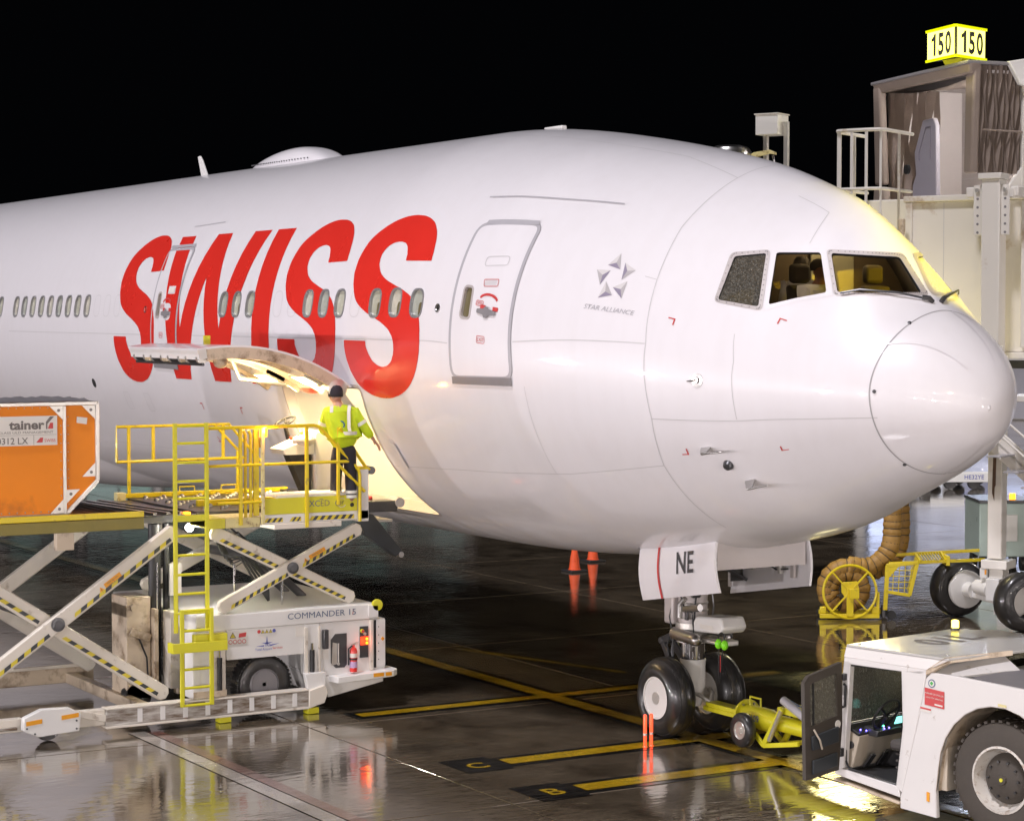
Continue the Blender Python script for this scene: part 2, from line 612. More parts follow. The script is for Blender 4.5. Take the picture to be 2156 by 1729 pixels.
def frame_y(root, X, y0, y1, z0, z1, th, dep, name, mat):
    """open rectangular frame standing in a plane X = const"""
    m = MB()
    m.box(X, X + dep, y0, y1, z0, z0 + th).box(X, X + dep, y0, y1, z1 - th, z1)
    m.box(X, X + dep, y0, y0 + th, z0 + th, z1 - th).box(X, X + dep, y1 - th, y1, z0 + th, z1 - th)
    return m.build(name, mat, root, .004)
def copy_tree(o, parent=None):
    c = o.copy()
    COL.objects.link(c)
    c.parent = parent
    for ch in list(o.children):
        copy_tree(ch, c)
    return c
def lamp(name, loc, watts, col, r=.05, parent=None, spot=None, target=None):
    l = bpy.data.lights.new(name, 'SPOT' if spot else 'POINT')
    l.energy, l.color, l.shadow_soft_size = watts, col, r
    if spot:
        l.spot_size, l.spot_blend = spot, .5
    o = bpy.data.objects.new(name, l)
    COL.objects.link(o)
    o.location = loc
    if spot:
        o.rotation_euler = (V(target) - V(loc)).to_track_quat('-Z', 'Y').to_euler()
    return o

# ---------------------------------------------------------------- the apron
def flat(name, pts, z, mat, parent=None, kind=None):
    me = bpy.data.meshes.new(name)
    me.from_pydata([(x, y, z) for x, y in pts], [], [tuple(range(len(pts)))])
    if me.polygons[0].normal.z < 0:
        me.flip_normals()
    return finish(me, name, mat, parent, sharp=0, kind=kind)
apron = flat('apron', [(-420, -320), (90, -320), (90, 420), (-420, 420)], -.012, 'joint', kind='structure')
SLX, SLY = 5.55, 5.55
slab_me = None
for i in range(-15, 5):
    for j in range(-4, 12):
        x, y = -8.87 + i * SLX, -4.35 + j * SLY
        if slab_me is None:
            g = .011
            bm = bmesh.new()
            bmesh.ops.create_cube(bm, size=1)
            for v_ in bm.verts:
                v_.co = (v_.co.x * (SLX - 2 * g), v_.co.y * (SLY - 2 * g), -.01 + v_.co.z * .02)
            bmesh.ops.bevel(bm, geom=[e for e in bm.edges if all(v_.co.z > -.005 for v_ in e.verts)], offset=.006, segments=1, affect='EDGES')
            slab_me = bpy.data.meshes.new('slab')
            bm.to_mesh(slab_me)
            bm.free()
            slab_me.materials.append(MT['apron'])
        o = bpy.data.objects.new('slab', slab_me)
        COL.objects.link(o)
        o.parent = apron
        o.location = (x + SLX / 2, y + SLY / 2, 0)
x0, x1 = -8.87 - 15 * SLX, -8.87 + 5 * SLX
y0, y1 = -4.35 - 4 * SLY, -4.35 + 12 * SLY
o = MB()
for a, b, c, d_ in ((-420, x0, -320, 420), (x1, 90, -320, 420), (x0, x1, -320, y0), (x0, x1, y1, 420)):
    o.add([(a, c, -.002), (b, c, -.002), (b, d_, -.002), (a, d_, -.002)], [(0, 1, 2, 3)])
o.build('outer_concrete', 'apron', apron, sharp=0)
def line_mark(x0, x1, y0, y1, border=.13, mat='paintY'):
    if border:
        flat('line_border', [(x0 - border, y0 - border), (x1 + border, y0 - border), (x1 + border, y1 + border), (x0 - border, y1 + border)], .004, 'paintK', apron)
    flat('painted_line', [(x0, y0), (x1, y0), (x1, y1), (x0, y1)], .008, mat, apron)
flat('line_border', [(-40, -.50), (-3.2, -.37), (-3.2, .17), (-40, .04)], .004, 'paintK', apron)
flat('painted_line', [(-40, -.37), (4, -.24), (4, .04), (-40, -.09)], .0105, 'paintY', apron)
line_mark(-9.48, -9.22, -3.35, 4.2)
line_mark(-5.62, -5.30, -3.2, 3.2)
line_mark(-3.82, -3.48, -3.2, 3.2)
flat('label_box', [(-5.88, -3.95), (-5.06, -3.95), (-5.06, -3.28), (-5.88, -3.28)], .006, 'paintK', apron)
flat('label_box', [(-4.06, -3.97), (-3.22, -3.97), (-3.22, -3.28), (-4.06, -3.28)], .006, 'paintK', apron)
text('C', (-5.28, -3.63, .010), (0, 1, 0), (-1, 0, 0), .42, 'letter_mark', 'paintY', apron, .02)
text('B', (-3.47, -3.60, .010), (0, 1, 0), (-1, 0, 0), .46, 'letter_mark', 'paintY', apron, .02)
# faded red and white service-road line
flat('painted_line', [(-9.7, -6.42), (14, -6.34), (14, -6.16), (-9.7, -6.24)], .008, 'paintR', apron)
flat('painted_line', [(-9.8, -6.68), (14, -6.60), (14, -6.36), (-9.8, -6.44)], .008, 'paintW', apron)
flat('painted_line', [(-14.2, .9), (-10.6, 2.0), (-10.6, 2.13), (-14.2, 1.03)], .0065, 'paintY', apron)
flat('old_patch', [(-9.2, 3.3), (-6.6, 3.3), (-6.6, 6.2), (-9.2, 6.2)], .006, 'paintK', apron)
for i in range(7):
    flat('worn_dash', [(-8.3, 3.6 + i * .36), (-7.9, 3.6 + i * .36), (-7.9, 3.82 + i * .36), (-8.3, 3.82 + i * .36)], .009, 'paintO', apron)
    flat('worn_dash', [(-7.6, 3.6 + i * .36), (-7.2, 3.6 + i * .36), (-7.2, 3.78 + i * .36), (-7.6, 3.78 + i * .36)], .009, 'paintO', apron)

# ---------------------------------------------------------------- airliner hull as a lofted surface, s = metres behind the nose, a = angle above the right-hand waterline
SK = np.array([0, .12, .3, .6, 1, 1.5, 2, 2.5, 3, 4, 5, 6, 7, 8, 9, 10, 12, 14])
HT = np.array([4.694, 5.122, 5.382, 5.683, 5.983, 6.581, 6.976, 7.238, 7.406, 7.702, 7.922, 8.103, 8.261, 8.402, 8.504, 8.545, 8.545, 8.545])
HB = np.array([4.694, 4.329, 4.175, 3.985, 3.785, 3.562, 3.354, 3.122, 2.968, 2.75, 2.588, 2.467, 2.372, 2.312, 2.284, 2.276, 2.276, 2.276])
HW = np.array([0.0, .429, .699, .989, 1.271, 1.498, 1.684, 1.886, 2.062, 2.387, 2.629, 2.811, 2.951, 3.041, 3.1, 3.13, 3.13, 3.13])
HC = np.array([4.694, 4.753, 4.796, 4.848, 4.903, 4.96, 5.01, 5.055, 5.097, 5.173, 5.242, 5.305, 5.364, 5.42, 5.42, 5.42, 5.42, 5.42])
HE = np.array([2.182, 2.086, 1.985, 1.825, 1.595, 1.36, 1.301, 1.378, 1.476, 1.647, 1.789, 1.898, 2.005, 2.0, 2.0, 2.0, 2.0, 2.0])
def pchip(y, s):
    x = np.sqrt(SK)
    xi = np.sqrt(np.minimum(s, SK[-1]))
    h = np.diff(x)
    dl = np.diff(y) / h
    m = np.zeros_like(y)
    for i in range(1, len(x) - 1):
        if dl[i - 1] * dl[i] > 0:
            w1, w2 = 2 * h[i] + h[i - 1], h[i] + 2 * h[i - 1]
            m[i] = (w1 + w2) / (w1 / dl[i - 1] + w2 / dl[i])
    m[0] = dl[0]
    k = np.clip(np.searchsorted(x, xi) - 1, 0, len(x) - 2)
    t = (xi - x[k]) / h[k]
    return (1 + 2 * t) * (1 - t) ** 2 * y[k] + t * (1 - t) ** 2 * h[k] * m[k] + t * t * (3 - 2 * t) * y[k + 1] + t * t * (t - 1) * h[k] * m[k + 1]
DEL = np.linspace(-.4, .4, 9)
WT = np.exp(-(DEL / .2) ** 2)
WT /= WT.sum()
NORM = (WT * np.cos(DEL)).sum()
def hp(s, a):
    s = np.maximum(np.atleast_1d(np.asarray(s, float)), 1e-6)
    a = np.atleast_1d(np.asarray(a, float))
    zt, zb, w_, zc, e = [pchip(q, s) for q in (HT, HB, HW, HC, HE)]
    Y = 0
    Z = 0
    for dl, wt in zip(DEL, WT):
        ca, sa = np.cos(a + dl), np.sin(a + dl)
        up = sa > 0
        ex = np.where(up, 2 / e, 1.)
        Y = Y - wt * w_ * np.sign(ca) * np.abs(ca) ** ex
        Z = Z + wt * np.where(up, zt - zc, zc - zb) * np.sign(sa) * np.abs(sa) ** ex
    return np.stack([-s, Y / NORM, zc + Z / NORM], -1)
def hn(s, a):
    e = .004
    s = np.atleast_1d(np.asarray(s, float))
    a = np.atleast_1d(np.asarray(a, float))
    ds = hp(s + e, a) - hp(np.maximum(s - e, 2e-6), a)
    da = hp(s, a + e) - hp(s, a - e)
    n_ = np.cross(ds, da)
    n_ /= np.linalg.norm(n_, axis=1)[:, None] + 1e-12
    c = hp(s, a)
    out = np.stack([0 * c[:, 0], c[:, 1], c[:, 2] - pchip(HC, np.maximum(s, 1e-6))], -1)
    sg = np.sign((n_ * out).sum(1))
    sg[sg == 0] = 1
    return n_ * sg[:, None]
def hpt(s, a, off=0.):
    return V((hp(s, a) + hn(s, a) * off)[0])
def inside(P, loops):
    r_ = np.zeros(len(P), bool)
    for L in loops:
        L = np.asarray(L)
        a, b = L, np.roll(L, -1, 0)
        for (x0, y0), (x1, y1) in zip(a, b):
            if y0 == y1:
                continue
            c = ((y0 > P[:, 1]) != (y1 > P[:, 1])) & (P[:, 0] < (x1 - x0) * (P[:, 1] - y0) / (y1 - y0) + x0)
            r_ ^= c
    return r_
KA = 3.1
def cdt(loops, pts, extra=()):
    vs, es = [], []
    for L in list(loops) + list(extra):
        k = len(vs)
        n_ = len(L)
        vs += [V(p) for p in L]
        es += [(k + i, k + (i + 1) % n_) for i in range(n_)]
    vs += [V(p) for p in pts]
    r_ = delaunay_2d_cdt(vs, es, [], 0, 1e-6, False)
    co = np.array([tuple(v_) for v_ in r_[0]])
    tr = np.array([f for f in r_[2] if len(f) == 3])
    c = co[tr].mean(1)
    return co, tr[inside(c, loops)]
def drape(loops, off, name, mat, parent, gap=.16, cut=(), clip=None, kind=None, split=False, tri_=None):
    """loops in (s, a), even-odd filled, laid on the hull at a stand-off"""
    loops = [[(s, a * KA) for s, a in L] for L in loops]
    al = np.array([q for L in loops for q in L])
    lo, hi = al.min(0), al.max(0)
    gx = np.arange(lo[0] + gap * .4, hi[0], gap)
    gy = np.arange(lo[1] + gap * .4, hi[1], gap)
    G = np.array([(x, y) for x in gx for y in gy]) if len(gx) and len(gy) else np.zeros((0, 2))
    if len(G):
        G = G[inside(G, loops)]
    ex = [[(s, a * KA) for s, a in L] for L in cut]
    if clip:
        ex.append([(s, a * KA) for s, a in clip])
    co, tr = cdt(loops, G, ex)
    cc = co[tr].mean(1)
    kp = np.ones(len(tr), bool)
    for L in ex[:len(cut)]:
        kp &= ~inside(cc, [L])
    if clip:
        kp &= inside(cc, [ex[-1]])
    tr = tr[kp]
    if not len(tr):
        return None
    if split:                    # one mesh for each separate piece
        lab = np.arange(len(co))
        while True:
            m_ = lab[tr].min(1)
            new = lab.copy()
            for k in range(3):
                np.minimum.at(new, tr[:, k], m_)
            if (new == lab).all():
                break
            lab = new
        parts = [tr[lab[tr[:, 0]] == q] for q in np.unique(lab[tr[:, 0]])]
    else:
        parts = [tr]
    for tr in parts:
        o = lay(co, tr, off, name, mat, parent, kind)
    return o
def lay(co, tr, off, name, mat, parent, kind):
    us, tr = np.unique(tr, return_inverse=True)
    tr = tr.reshape(-1, 3)
    co = co[us]
    s, a = co[:, 0], co[:, 1] / KA
    nn = hn(s, a)
    P = hp(s, a) + nn * off
    me = bpy.data.meshes.new(name)
    me.from_pydata(P.tolist(), [], tr.tolist())
    f0 = me.polygons[0]
    if sum(np.array(p.normal) @ nn[p.vertices[0]] for p in list(me.polygons)[:40]) < 0:
        me.flip_normals()
    o = finish(me, name, mat, parent, sharp=0, kind=kind)
    me.normals_split_custom_set_from_vertices(nn.tolist())
    return o
def ribbon(pts, wd, off, name, mat, parent, step=.12):
    """thin strip along a line on the hull"""
    q = []
    for (s0, a0), (s1, a1) in zip(pts[:-1], pts[1:]):
        n_ = max(1, int(math.hypot(s1 - s0, (a1 - a0) * KA) / step))
        q += [(s0 + (s1 - s0) * i / n_, a0 + (a1 - a0) * i / n_) for i in range(n_)]
    q.append(pts[-1])
    s = np.array([x[0] for x in q])
    a = np.array([x[1] for x in q])
    P, N_ = hp(s, a), hn(s, a)
    T = np.gradient(P, axis=0)
    T /= np.linalg.norm(T, axis=1)[:, None] + 1e-9
    L = np.cross(N_, T)
    P = P + N_ * off
    vs = np.concatenate([P + L * wd / 2, P - L * wd / 2])
    n_ = len(q)
    me = bpy.data.meshes.new(name)
    me.from_pydata(vs.tolist(), [], [(i, i + 1, n_ + i + 1, n_ + i) for i in range(n_ - 1)])
    if np.array(me.polygons[0].normal) @ N_[0] < 0:
        me.flip_normals()
    o = finish(me, name, mat, parent, sharp=0)
    me.normals_split_custom_set_from_vertices(np.concatenate([N_, N_]).tolist())
    return o
def rloop(c, r_, n_=5):
    """round the corners of a polygon given in (s, a)"""
    P = [V((s, a * KA)) for s, a in c]
    out = []
    N_ = len(P)
    for i in range(N_):
        a, b, d_ = P[i - 1], P[i], P[(i + 1) % N_]
        u1, u2 = (a - b), (d_ - b)
        rr = min(r_, u1.length * .49, u2.length * .49)
        p1, p2 = b + u1.normalized() * rr, b + u2.normalized() * rr
        for k in range(n_ + 1):
            t = k / n_
            out.append((1 - t) ** 2 * p1 + 2 * t * (1 - t) * b + t * t * p2)
    return [(p.x, p.y / KA) for p in out]
def inset(L, d_):
    P = [V((s, a * KA)) for s, a in L]
    N_ = len(P)
    ar = sum(P[i].x * P[(i + 1) % N_].y - P[(i + 1) % N_].x * P[i].y for i in range(N_))
    sg = 1 if ar > 0 else -1
    out = []
    for i in range(N_):
        t = (P[(i + 1) % N_] - P[i - 1]).normalized()
        p = P[i] + V((-t.y, t.x)) * d_ * sg
        out.append((p.x, p.y / KA))
    return out
def dens(L, step=.1):
    out = []
    for (s0, a0), (s1, a1) in zip(L, L[1:] + L[:1]):
        n_ = max(1, int(math.hypot(s1 - s0, (a1 - a0) * KA) / step))
        out += [(s0 + (s1 - s0) * i / n_, a0 + (a1 - a0) * i / n_) for i in range(n_)]
    return out
def stadium(s, a, wd, ht, n_=8, p=3.2):
    out = []
    for i in range(4 * n_):
        t = 2 * PI * i / (4 * n_)
        c, q = math.cos(t), math.sin(t)
        out.append((s + wd / 2 * math.copysign(abs(c) ** (2 / p), c), a + ht / 2 / KA * math.copysign(abs(q) ** (2 / p), q)))
    return out
mir = lambda L: [(s, PI - a) for s, a in L]
S_LET= [(8.07,.37),(8.08,.388),(8.09,.41),(8.11,.431),(8.13,.452),(8.15,.471),(8.18,.489),(8.21,.505),(8.24,.518),(8.28,.531),(8.33,.545),(8.38,.558),(8.44,.57),(8.51,.579),(8.57,.587),(8.64,.593),(8.71,.598),(8.78,.602),(8.85,.604),(8.93,.605),(9.0,.606),(9.08,.605),(9.16,.603),(9.24,.6),(9.33,.594),(9.41,.587),(9.5,.578),(9.58,.568),(9.65,.557),(9.73,.544),(9.8,.53),(9.88,.514),(9.95,.497),(10.01,.48),(10.06,.461),(10.09,.441),(10.12,.422),(10.14,.403),(10.16,.384),(10.17,.365),(10.17,.346),(10.17,.327),(10.17,.309),(10.15,.29),(10.13,.271),(10.11,.253),(10.08,.237),(10.05,.221),(10.02,.207),(9.99,.193),(9.95,.18),(9.9,.168),(9.85,.158),(9.79,.148),(9.72,.138),(9.65,.129),(9.57,.119),(9.48,.11),(9.4,.102),(9.32,.095),(9.24,.087),(9.16,.079),(9.08,.07),(9.02,.062),(8.96,.053),(8.91,.045),(8.87,.036),(8.84,.026),(8.8,.015),(8.78,.004),(8.76,-.009),(8.75,-.023),(8.75,-.036),(8.75,-.049),(8.76,-.061),(8.77,-.073),(8.8,-.085),(8.82,-.097),(8.86,-.107),(8.9,-.114),(8.94,-.12),(8.98,-.124),(9.03,-.127),(9.08,-.129),(9.13,-.129),(9.17,-.127),(9.22,-.124),(9.26,-.12),(9.3,-.114),(9.35,-.107),(9.39,-.099),(9.42,-.089),(9.45,-.079),(9.48,-.069),(9.5,-.059),(9.52,-.05),(9.54,-.04),(9.55,-.03),(9.55,-.02),(9.56,-.012),(10.23,-.011),(10.23,-.022),(10.23,-.035),(10.22,-.05),(10.21,-.067),(10.19,-.085),(10.17,-.103),(10.14,-.12),(10.11,-.138),(10.08,-.155),(10.03,-.173),(9.98,-.191),(9.93,-.207),(9.87,-.221),(9.8,-.234),(9.73,-.244),(9.65,-.253),(9.57,-.261),(9.49,-.267),(9.4,-.271),(9.31,-.275),(9.22,-.276),(9.14,-.276),(9.05,-.275),(8.96,-.272),(8.88,-.267),(8.79,-.261),(8.71,-.254),(8.64,-.246),(8.57,-.237),(8.5,-.226),(8.44,-.215),(8.38,-.202),(8.33,-.188),(8.28,-.174),(8.24,-.159),(8.2,-.143),(8.17,-.127),(8.14,-.11),(8.11,-.092),(8.09,-.073),(8.07,-.053),(8.06,-.033),(8.05,-.014),(8.05,.005),(8.05,.025),(8.05,.045),(8.06,.065),(8.07,.084),(8.09,.1),(8.11,.114),(8.13,.128),(8.16,.141),(8.19,.153),(8.23,.165),(8.27,.176),(8.32,.188),(8.38,.198),(8.44,.207),(8.51,.215),(8.58,.223),(8.66,.231),(8.74,.238),(8.83,.245),(8.91,.252),(9.0,.26),(9.09,.268),(9.16,.276),(9.23,.285),(9.29,.295),(9.34,.304),(9.38,.315),(9.41,.326),(9.44,.337),(9.47,.349),(9.48,.362),(9.49,.374),(9.49,.386),(9.49,.398),(9.47,.409),(9.45,.42),(9.42,.43),(9.38,.439),(9.33,.447),(9.29,.453),(9.23,.457),(9.18,.46),(9.12,.462),(9.07,.462),(9.02,.46),(8.97,.457),(8.93,.454),(8.9,.449),(8.87,.443),(8.84,.435),(8.82,.427),(8.8,.418),(8.79,.41),(8.77,.402),(8.76,.394),(8.76,.384),(8.75,.374),(8.74,.366)]
W3G= [(3.011,.729),(3.013,.736),(3.01,.742),(3.002,.747),(2.989,.751),(2.932,.763),(2.876,.775),(2.821,.787),(2.766,.799),(2.711,.811),(2.696,.813),(2.683,.813),(2.671,.809),(2.661,.803),(2.601,.752),(2.546,.701),(2.495,.651),(2.448,.601),(2.404,.549),(2.401,.542),(2.404,.537),(2.413,.533),(2.428,.531),(2.514,.524),(2.603,.518),(2.693,.513),(2.783,.507),(2.875,.502),(2.892,.502),(2.905,.505),(2.914,.509),(2.918,.516),(2.931,.559),(2.946,.601),(2.965,.643),(2.986,.686)]
W3F= [(3.075,.729),(3.08,.742),(3.075,.753),(3.06,.762),(3.036,.769),(2.971,.781),(2.907,.794),(2.843,.807),(2.78,.82),(2.717,.833),(2.69,.837),(2.666,.835),(2.644,.829),(2.625,.817),(2.56,.762),(2.5,.708),(2.445,.655),(2.395,.601),(2.349,.546),(2.343,.533),(2.348,.523),(2.364,.516),(2.39,.512),(2.485,.506),(2.583,.5),(2.681,.495),(2.782,.49),(2.883,.486),(2.914,.486),(2.938,.49),(2.954,.499),(2.962,.511),(2.978,.555),(2.998,.599),(3.02,.642),(3.046,.685)]
W2G= [(2.553,.826),(2.559,.833),(2.559,.839),(2.552,.844),(2.539,.848),(2.456,.865),(2.376,.883),(2.298,.902),(2.221,.923),(2.144,.945),(2.129,.948),(2.115,.948),(2.1,.945),(2.086,.94),(2.02,.907),(1.954,.875),(1.888,.843),(1.823,.811),(1.759,.778),(1.748,.771),(1.745,.764),(1.749,.758),(1.76,.752),(1.812,.732),(1.866,.712),(1.92,.694),(1.974,.676),(2.027,.659),(2.042,.654),(2.056,.649),(2.07,.644),(2.083,.639),(2.12,.626),(2.157,.613),(2.193,.6),(2.23,.586),(2.267,.573),(2.279,.57),(2.29,.57),(2.299,.574),(2.306,.58),(2.348,.629),(2.394,.678),(2.442,.727),(2.495,.776)]
W2F= [(2.637,.84),(2.64,.843),(2.64,.846),(2.637,.848),(2.632,.849),(2.519,.871),(2.41,.895),(2.305,.922),(2.203,.951),(2.101,.983),(2.095,.984),(2.089,.984),(2.083,.983),(2.078,.981),(1.989,.939),(1.901,.897),(1.814,.856),(1.729,.815),(1.646,.772),(1.641,.77),(1.64,.767),(1.642,.764),(1.646,.762),(1.704,.738),(1.764,.716),(1.825,.696),(1.887,.676),(1.949,.657),(1.955,.655),(1.96,.653),(1.966,.651),(1.972,.649),(2.037,.625),(2.102,.6),(2.165,.576),(2.228,.551),(2.292,.527),(2.297,.526),(2.301,.526),(2.305,.527),(2.308,.53),(2.362,.593),(2.421,.655),(2.486,.716),(2.558,.777)]
W1G= [(1.97,.968),(1.982,.976),(1.986,.982),(1.981,.989),(1.968,.994),(1.835,1.039),(1.711,1.093),(1.598,1.161),(1.499,1.246),(1.421,1.361),(1.411,1.378),(1.4,1.391),(1.388,1.399),(1.374,1.403),(1.312,1.412),(1.253,1.423),(1.195,1.435),(1.136,1.446),(1.075,1.454),(1.062,1.451),(1.054,1.442),(1.05,1.428),(1.052,1.408),(1.113,1.229),(1.195,1.086),(1.3,.969),(1.429,.877),(1.581,.811),(1.598,.807),(1.615,.806),(1.631,.808),(1.646,.815),(1.709,.846),(1.773,.876),(1.838,.907),(1.903,.937)]
W1F= [(2.038,.966),(2.055,.977),(2.06,.986),(2.053,.995),(2.034,1.003),(1.891,1.05),(1.756,1.108),(1.633,1.182),(1.527,1.278),(1.445,1.414),(1.433,1.441),(1.418,1.464),(1.402,1.479),(1.382,1.486),(1.313,1.498),(1.248,1.513),(1.184,1.528),(1.118,1.541),(1.046,1.547),(1.025,1.541),(1.011,1.524),(1.003,1.499),(1.004,1.466),(1.066,1.256),(1.155,1.094),(1.268,.961),(1.409,.858),(1.578,.785),(1.603,.779),(1.626,.778),(1.65,.782),(1.672,.791),(1.743,.827),(1.815,.861),(1.888,.896),(1.963,.931)]
STAR= [(4.514, .5869), (4.509, .5354), (4.405, .5079), (4.62, .5139), (4.172, .5228), (4.289, .5102), (4.312, .4592), (4.378, .5467), (4.757, .4794), (4.631, .4599), (4.607, .4099), (4.539, .4916), (4.532, .4328), (4.482, .3828), (4.359, .3741), (4.564, .3437), (4.217, .4604), (4.263, .4133), (4.199, .3687), (4.394, .4127)]

plane = thing('airliner', 'white twin-aisle airliner with giant red lettering, parked nose to the right', 'airplane', (-5.85, 0, 0))
WIN = [8.19, 8.763, 9.336, 10.45, 10.996, 11.539, 13.708, 14.249, 14.785] + [21.322 + i * .5365 for i in range(9)] + [26.66 + i * .5365 for i in range(5)]
PLUG = [9.945, 12.106, 12.642, 13.158, 15.93, 19.71, 20.25, 20.78]
WA = .163
holes = []
for s in WIN:
    holes.append(stadium(s, WA + (.004 if s < 9 else 0), .285, .375, 5))
CARGO = dens(rloop([(12.58, -.235), (9.89, -.235), (9.89, -1.0), (12.58, -1.0)], .12), .16)
BAY = dens([(4.25, -1.275), (6.0, -1.285), (6.0, PI - -1.285 - 2 * PI), (4.25, PI - -1.275 - 2 * PI)], .2)
D1W = rloop([(7.055, .264), (6.897, .264), (6.88, .126), (7.065, .126)], .045, 3)
D2W = rloop([(17.70, .228), (17.58, .228), (17.57, .098), (17.71, .098)], .04, 3)
glassL = {'w3': W3G, 'w2': W2G, 'w1': W1G, 'p3': mir(W3G), 'p2': mir(W2G), 'p1': mir(W1G)}
frameL = {'w3': W3F, 'w2': W2F, 'w1': W1F, 'p3': mir(W3F), 'p2': mir(W2F), 'p1': mir(W1F)}
holes += list(glassL.values()) + [CARGO, BAY, D1W, D2W]
A0 = -2.57
def build_hull():
    st = np.concatenate([np.linspace(.03, 1, 34) ** 2 * 3.2, np.arange(3.32, 14, .2), np.arange(14, 30, .45), np.arange(30, 62, 1.6)])
    st = np.concatenate([[.0006], st])
    NA = 104
    an = np.linspace(A0, A0 + 2 * PI, NA + 1)
    G = np.array([(s, a * KA) for s in st[1:-1] for a in an[1:-1]])
    H = [[(s, a * KA) for s, a in L] for L in holes]
    keep = ~inside(G, H)
    for L in H:                       # thin out points hugging a cut edge
        La = np.array(L)
        m = np.where((G[:, 0] > La[:, 0].min() - .1) & (G[:, 0] < La[:, 0].max() + .1) & (G[:, 1] > La[:, 1].min() - .1) & (G[:, 1] < La[:, 1].max() + .1))[0]
        if len(m):
            dd = np.sqrt(((G[m][:, None] - La[None]) ** 2).sum(2)).min(1)
            keep[m[dd < .03]] = False
    G = G[keep]
    outer = [(st[0], a * KA) for a in an] + [(s, an[-1] * KA) for s in st[1:]] + [(st[-1], a * KA) for a in an[-2::-1]] + [(s, an[0] * KA) for s in st[-2:0:-1]]
    co, tr = cdt([outer] + H, G)
    s, a = co[:, 0], co[:, 1] / KA
    P, N_ = hp(s, a), hn(s, a)
    # tail cone beyond the photograph
    k = np.clip((s - 44) / 18, 0, 1)[:, None] ** 1.6
    P = P * (1 - k) + k * np.stack([P[:, 0], P[:, 1] * .25, 7.4 + (P[:, 2] - 5.42) * .25], -1)
    me = bpy.data.meshes.new('fuselage')
    me.from_pydata(P.tolist(), [], tr.tolist())
    if sum(np.array(p.normal) @ N_[p.vertices[0]] for p in list(me.polygons)[:3000]) < 0:
        me.flip_normals()
    o = finish(me, 'fuselage', 'hull', plane, sharp=0)
    me.normals_split_custom_set_from_vertices(N_.tolist())
    return o
fus = build_hull()
MB().ball((0.0, 0, 4.694), .03, .3, 1, 1).build('nose_cap', 'hull', plane)

def reveal(L, depth, name, mat, parent, lip=0., lipoff=.006):
    """wall of a cut-out: optional raised lip, then straight in"""
    s = np.array([q[0] for q in L])
    a = np.array([q[1] for q in L])
    P, N_ = hp(s, a), hn(s, a)
    n_ = len(L)
    rings = []
    if lip:
        O = inset(L, -lip)
        so = np.array([q[0] for q in O])
        ao = np.array([q[1] for q in O])
        Po, No = hp(so, ao), hn(so, ao)
        rings += [Po + No * .001, Po + No * lipoff]
    rings += [P + N_ * (lipoff if lip else 0), P - N_ * depth]
    vs = np.concatenate(rings).tolist()
    fs = [(k * n_ + i, k * n_ + (i + 1) % n_, (k + 1) * n_ + (i + 1) % n_, (k + 1) * n_ + i) for k in range(len(rings) - 1) for i in range(n_)]
    mb = MB()
    mb.v, mb.f = [tuple(v_) for v_ in vs], fs
    return mb.build(name, mat, parent, sharp=50)

SHADES = [MT['shade'], pm('shade_b', (.44, .44, .35), .25, coat=.8), pm('shade_c', (.54, .52, .43), .25, coat=.8), pm('shade_d', (.40, .42, .36), .25, coat=.8)]
pane_dk = pm('door_pane', (.17, .145, .075), .15, var=.2, scale=3, coat=.8)
# cabin windows
for i, s in enumerate(WIN):
    wa = WA + (.004 if s < 9 else 0)
    fr = reveal(stadium(s, wa, .285, .375, 5), .035, 'cabin_window', 'winring', plane, .030, .007)
    drape([stadium(s, wa, .30, .39, 5)], -.03, 'pane', SHADES[(i * 7 + 3) % 4], fr, .3)
    if i % 5 == 2 or i < 2:             # blind not fully drawn
        drape([stadium(s - .07, wa - .03, .10, .22, 4)], -.027, 'open_gap', pane_dk, fr, .3)
for s in PLUG:
    L = stadium(s, WA, .30, .40, 6)
    ribbon(L + L[:1], .009, .002, 'window_plug', 'seam', plane)
# cockpit windows with frames, rivets and glass
for k in glassL:
    g, f = glassL[k], frameL[k]
    fr = drape([f, g], .005, 'cockpit_window', 'cgrey' if k[1] != '2' else 'hull', plane, .2)
    reveal(g, .04, 'window_rebate', 'black', fr)
    drape([g], -.02, 'glass', 'rglass' if k == 'w3' else 'wetglass' if k == 'p1' else 'cglass', fr, .2)
    if k[1] != '2' and k[0] == 'w':
        mid = inset(f, .028)
        rv = MB()
        for s, a in dens(mid, .075):
            c, nn = hpt(s, a, .006), V(hn(s, a)[0])
            rv.lathe([(.007, 0), (.007, .004)], c, nn, 6)
        rv.build('rivets', 'midgrey', fr, kind='stuff')
# windscreen wipers
for m_ in (1, -1):
    f_ = (lambda s, a, off: hpt(s, a, off)) if m_ == 1 else (lambda s, a, off: hpt(s, PI - a, off))
    wp = MB().tube([f_(.97, 1.38, .03), f_(1.12, 1.16, .05), f_(1.40, .90, .045), f_(1.56, .80, .035)], .014, 6)
    wp.tube([f_(.90, 1.50, .01), f_(.93, 1.45, .05), f_(.97, 1.38, .04)], .028, 6)
    wp.build('wiper', 'dsteel', plane)

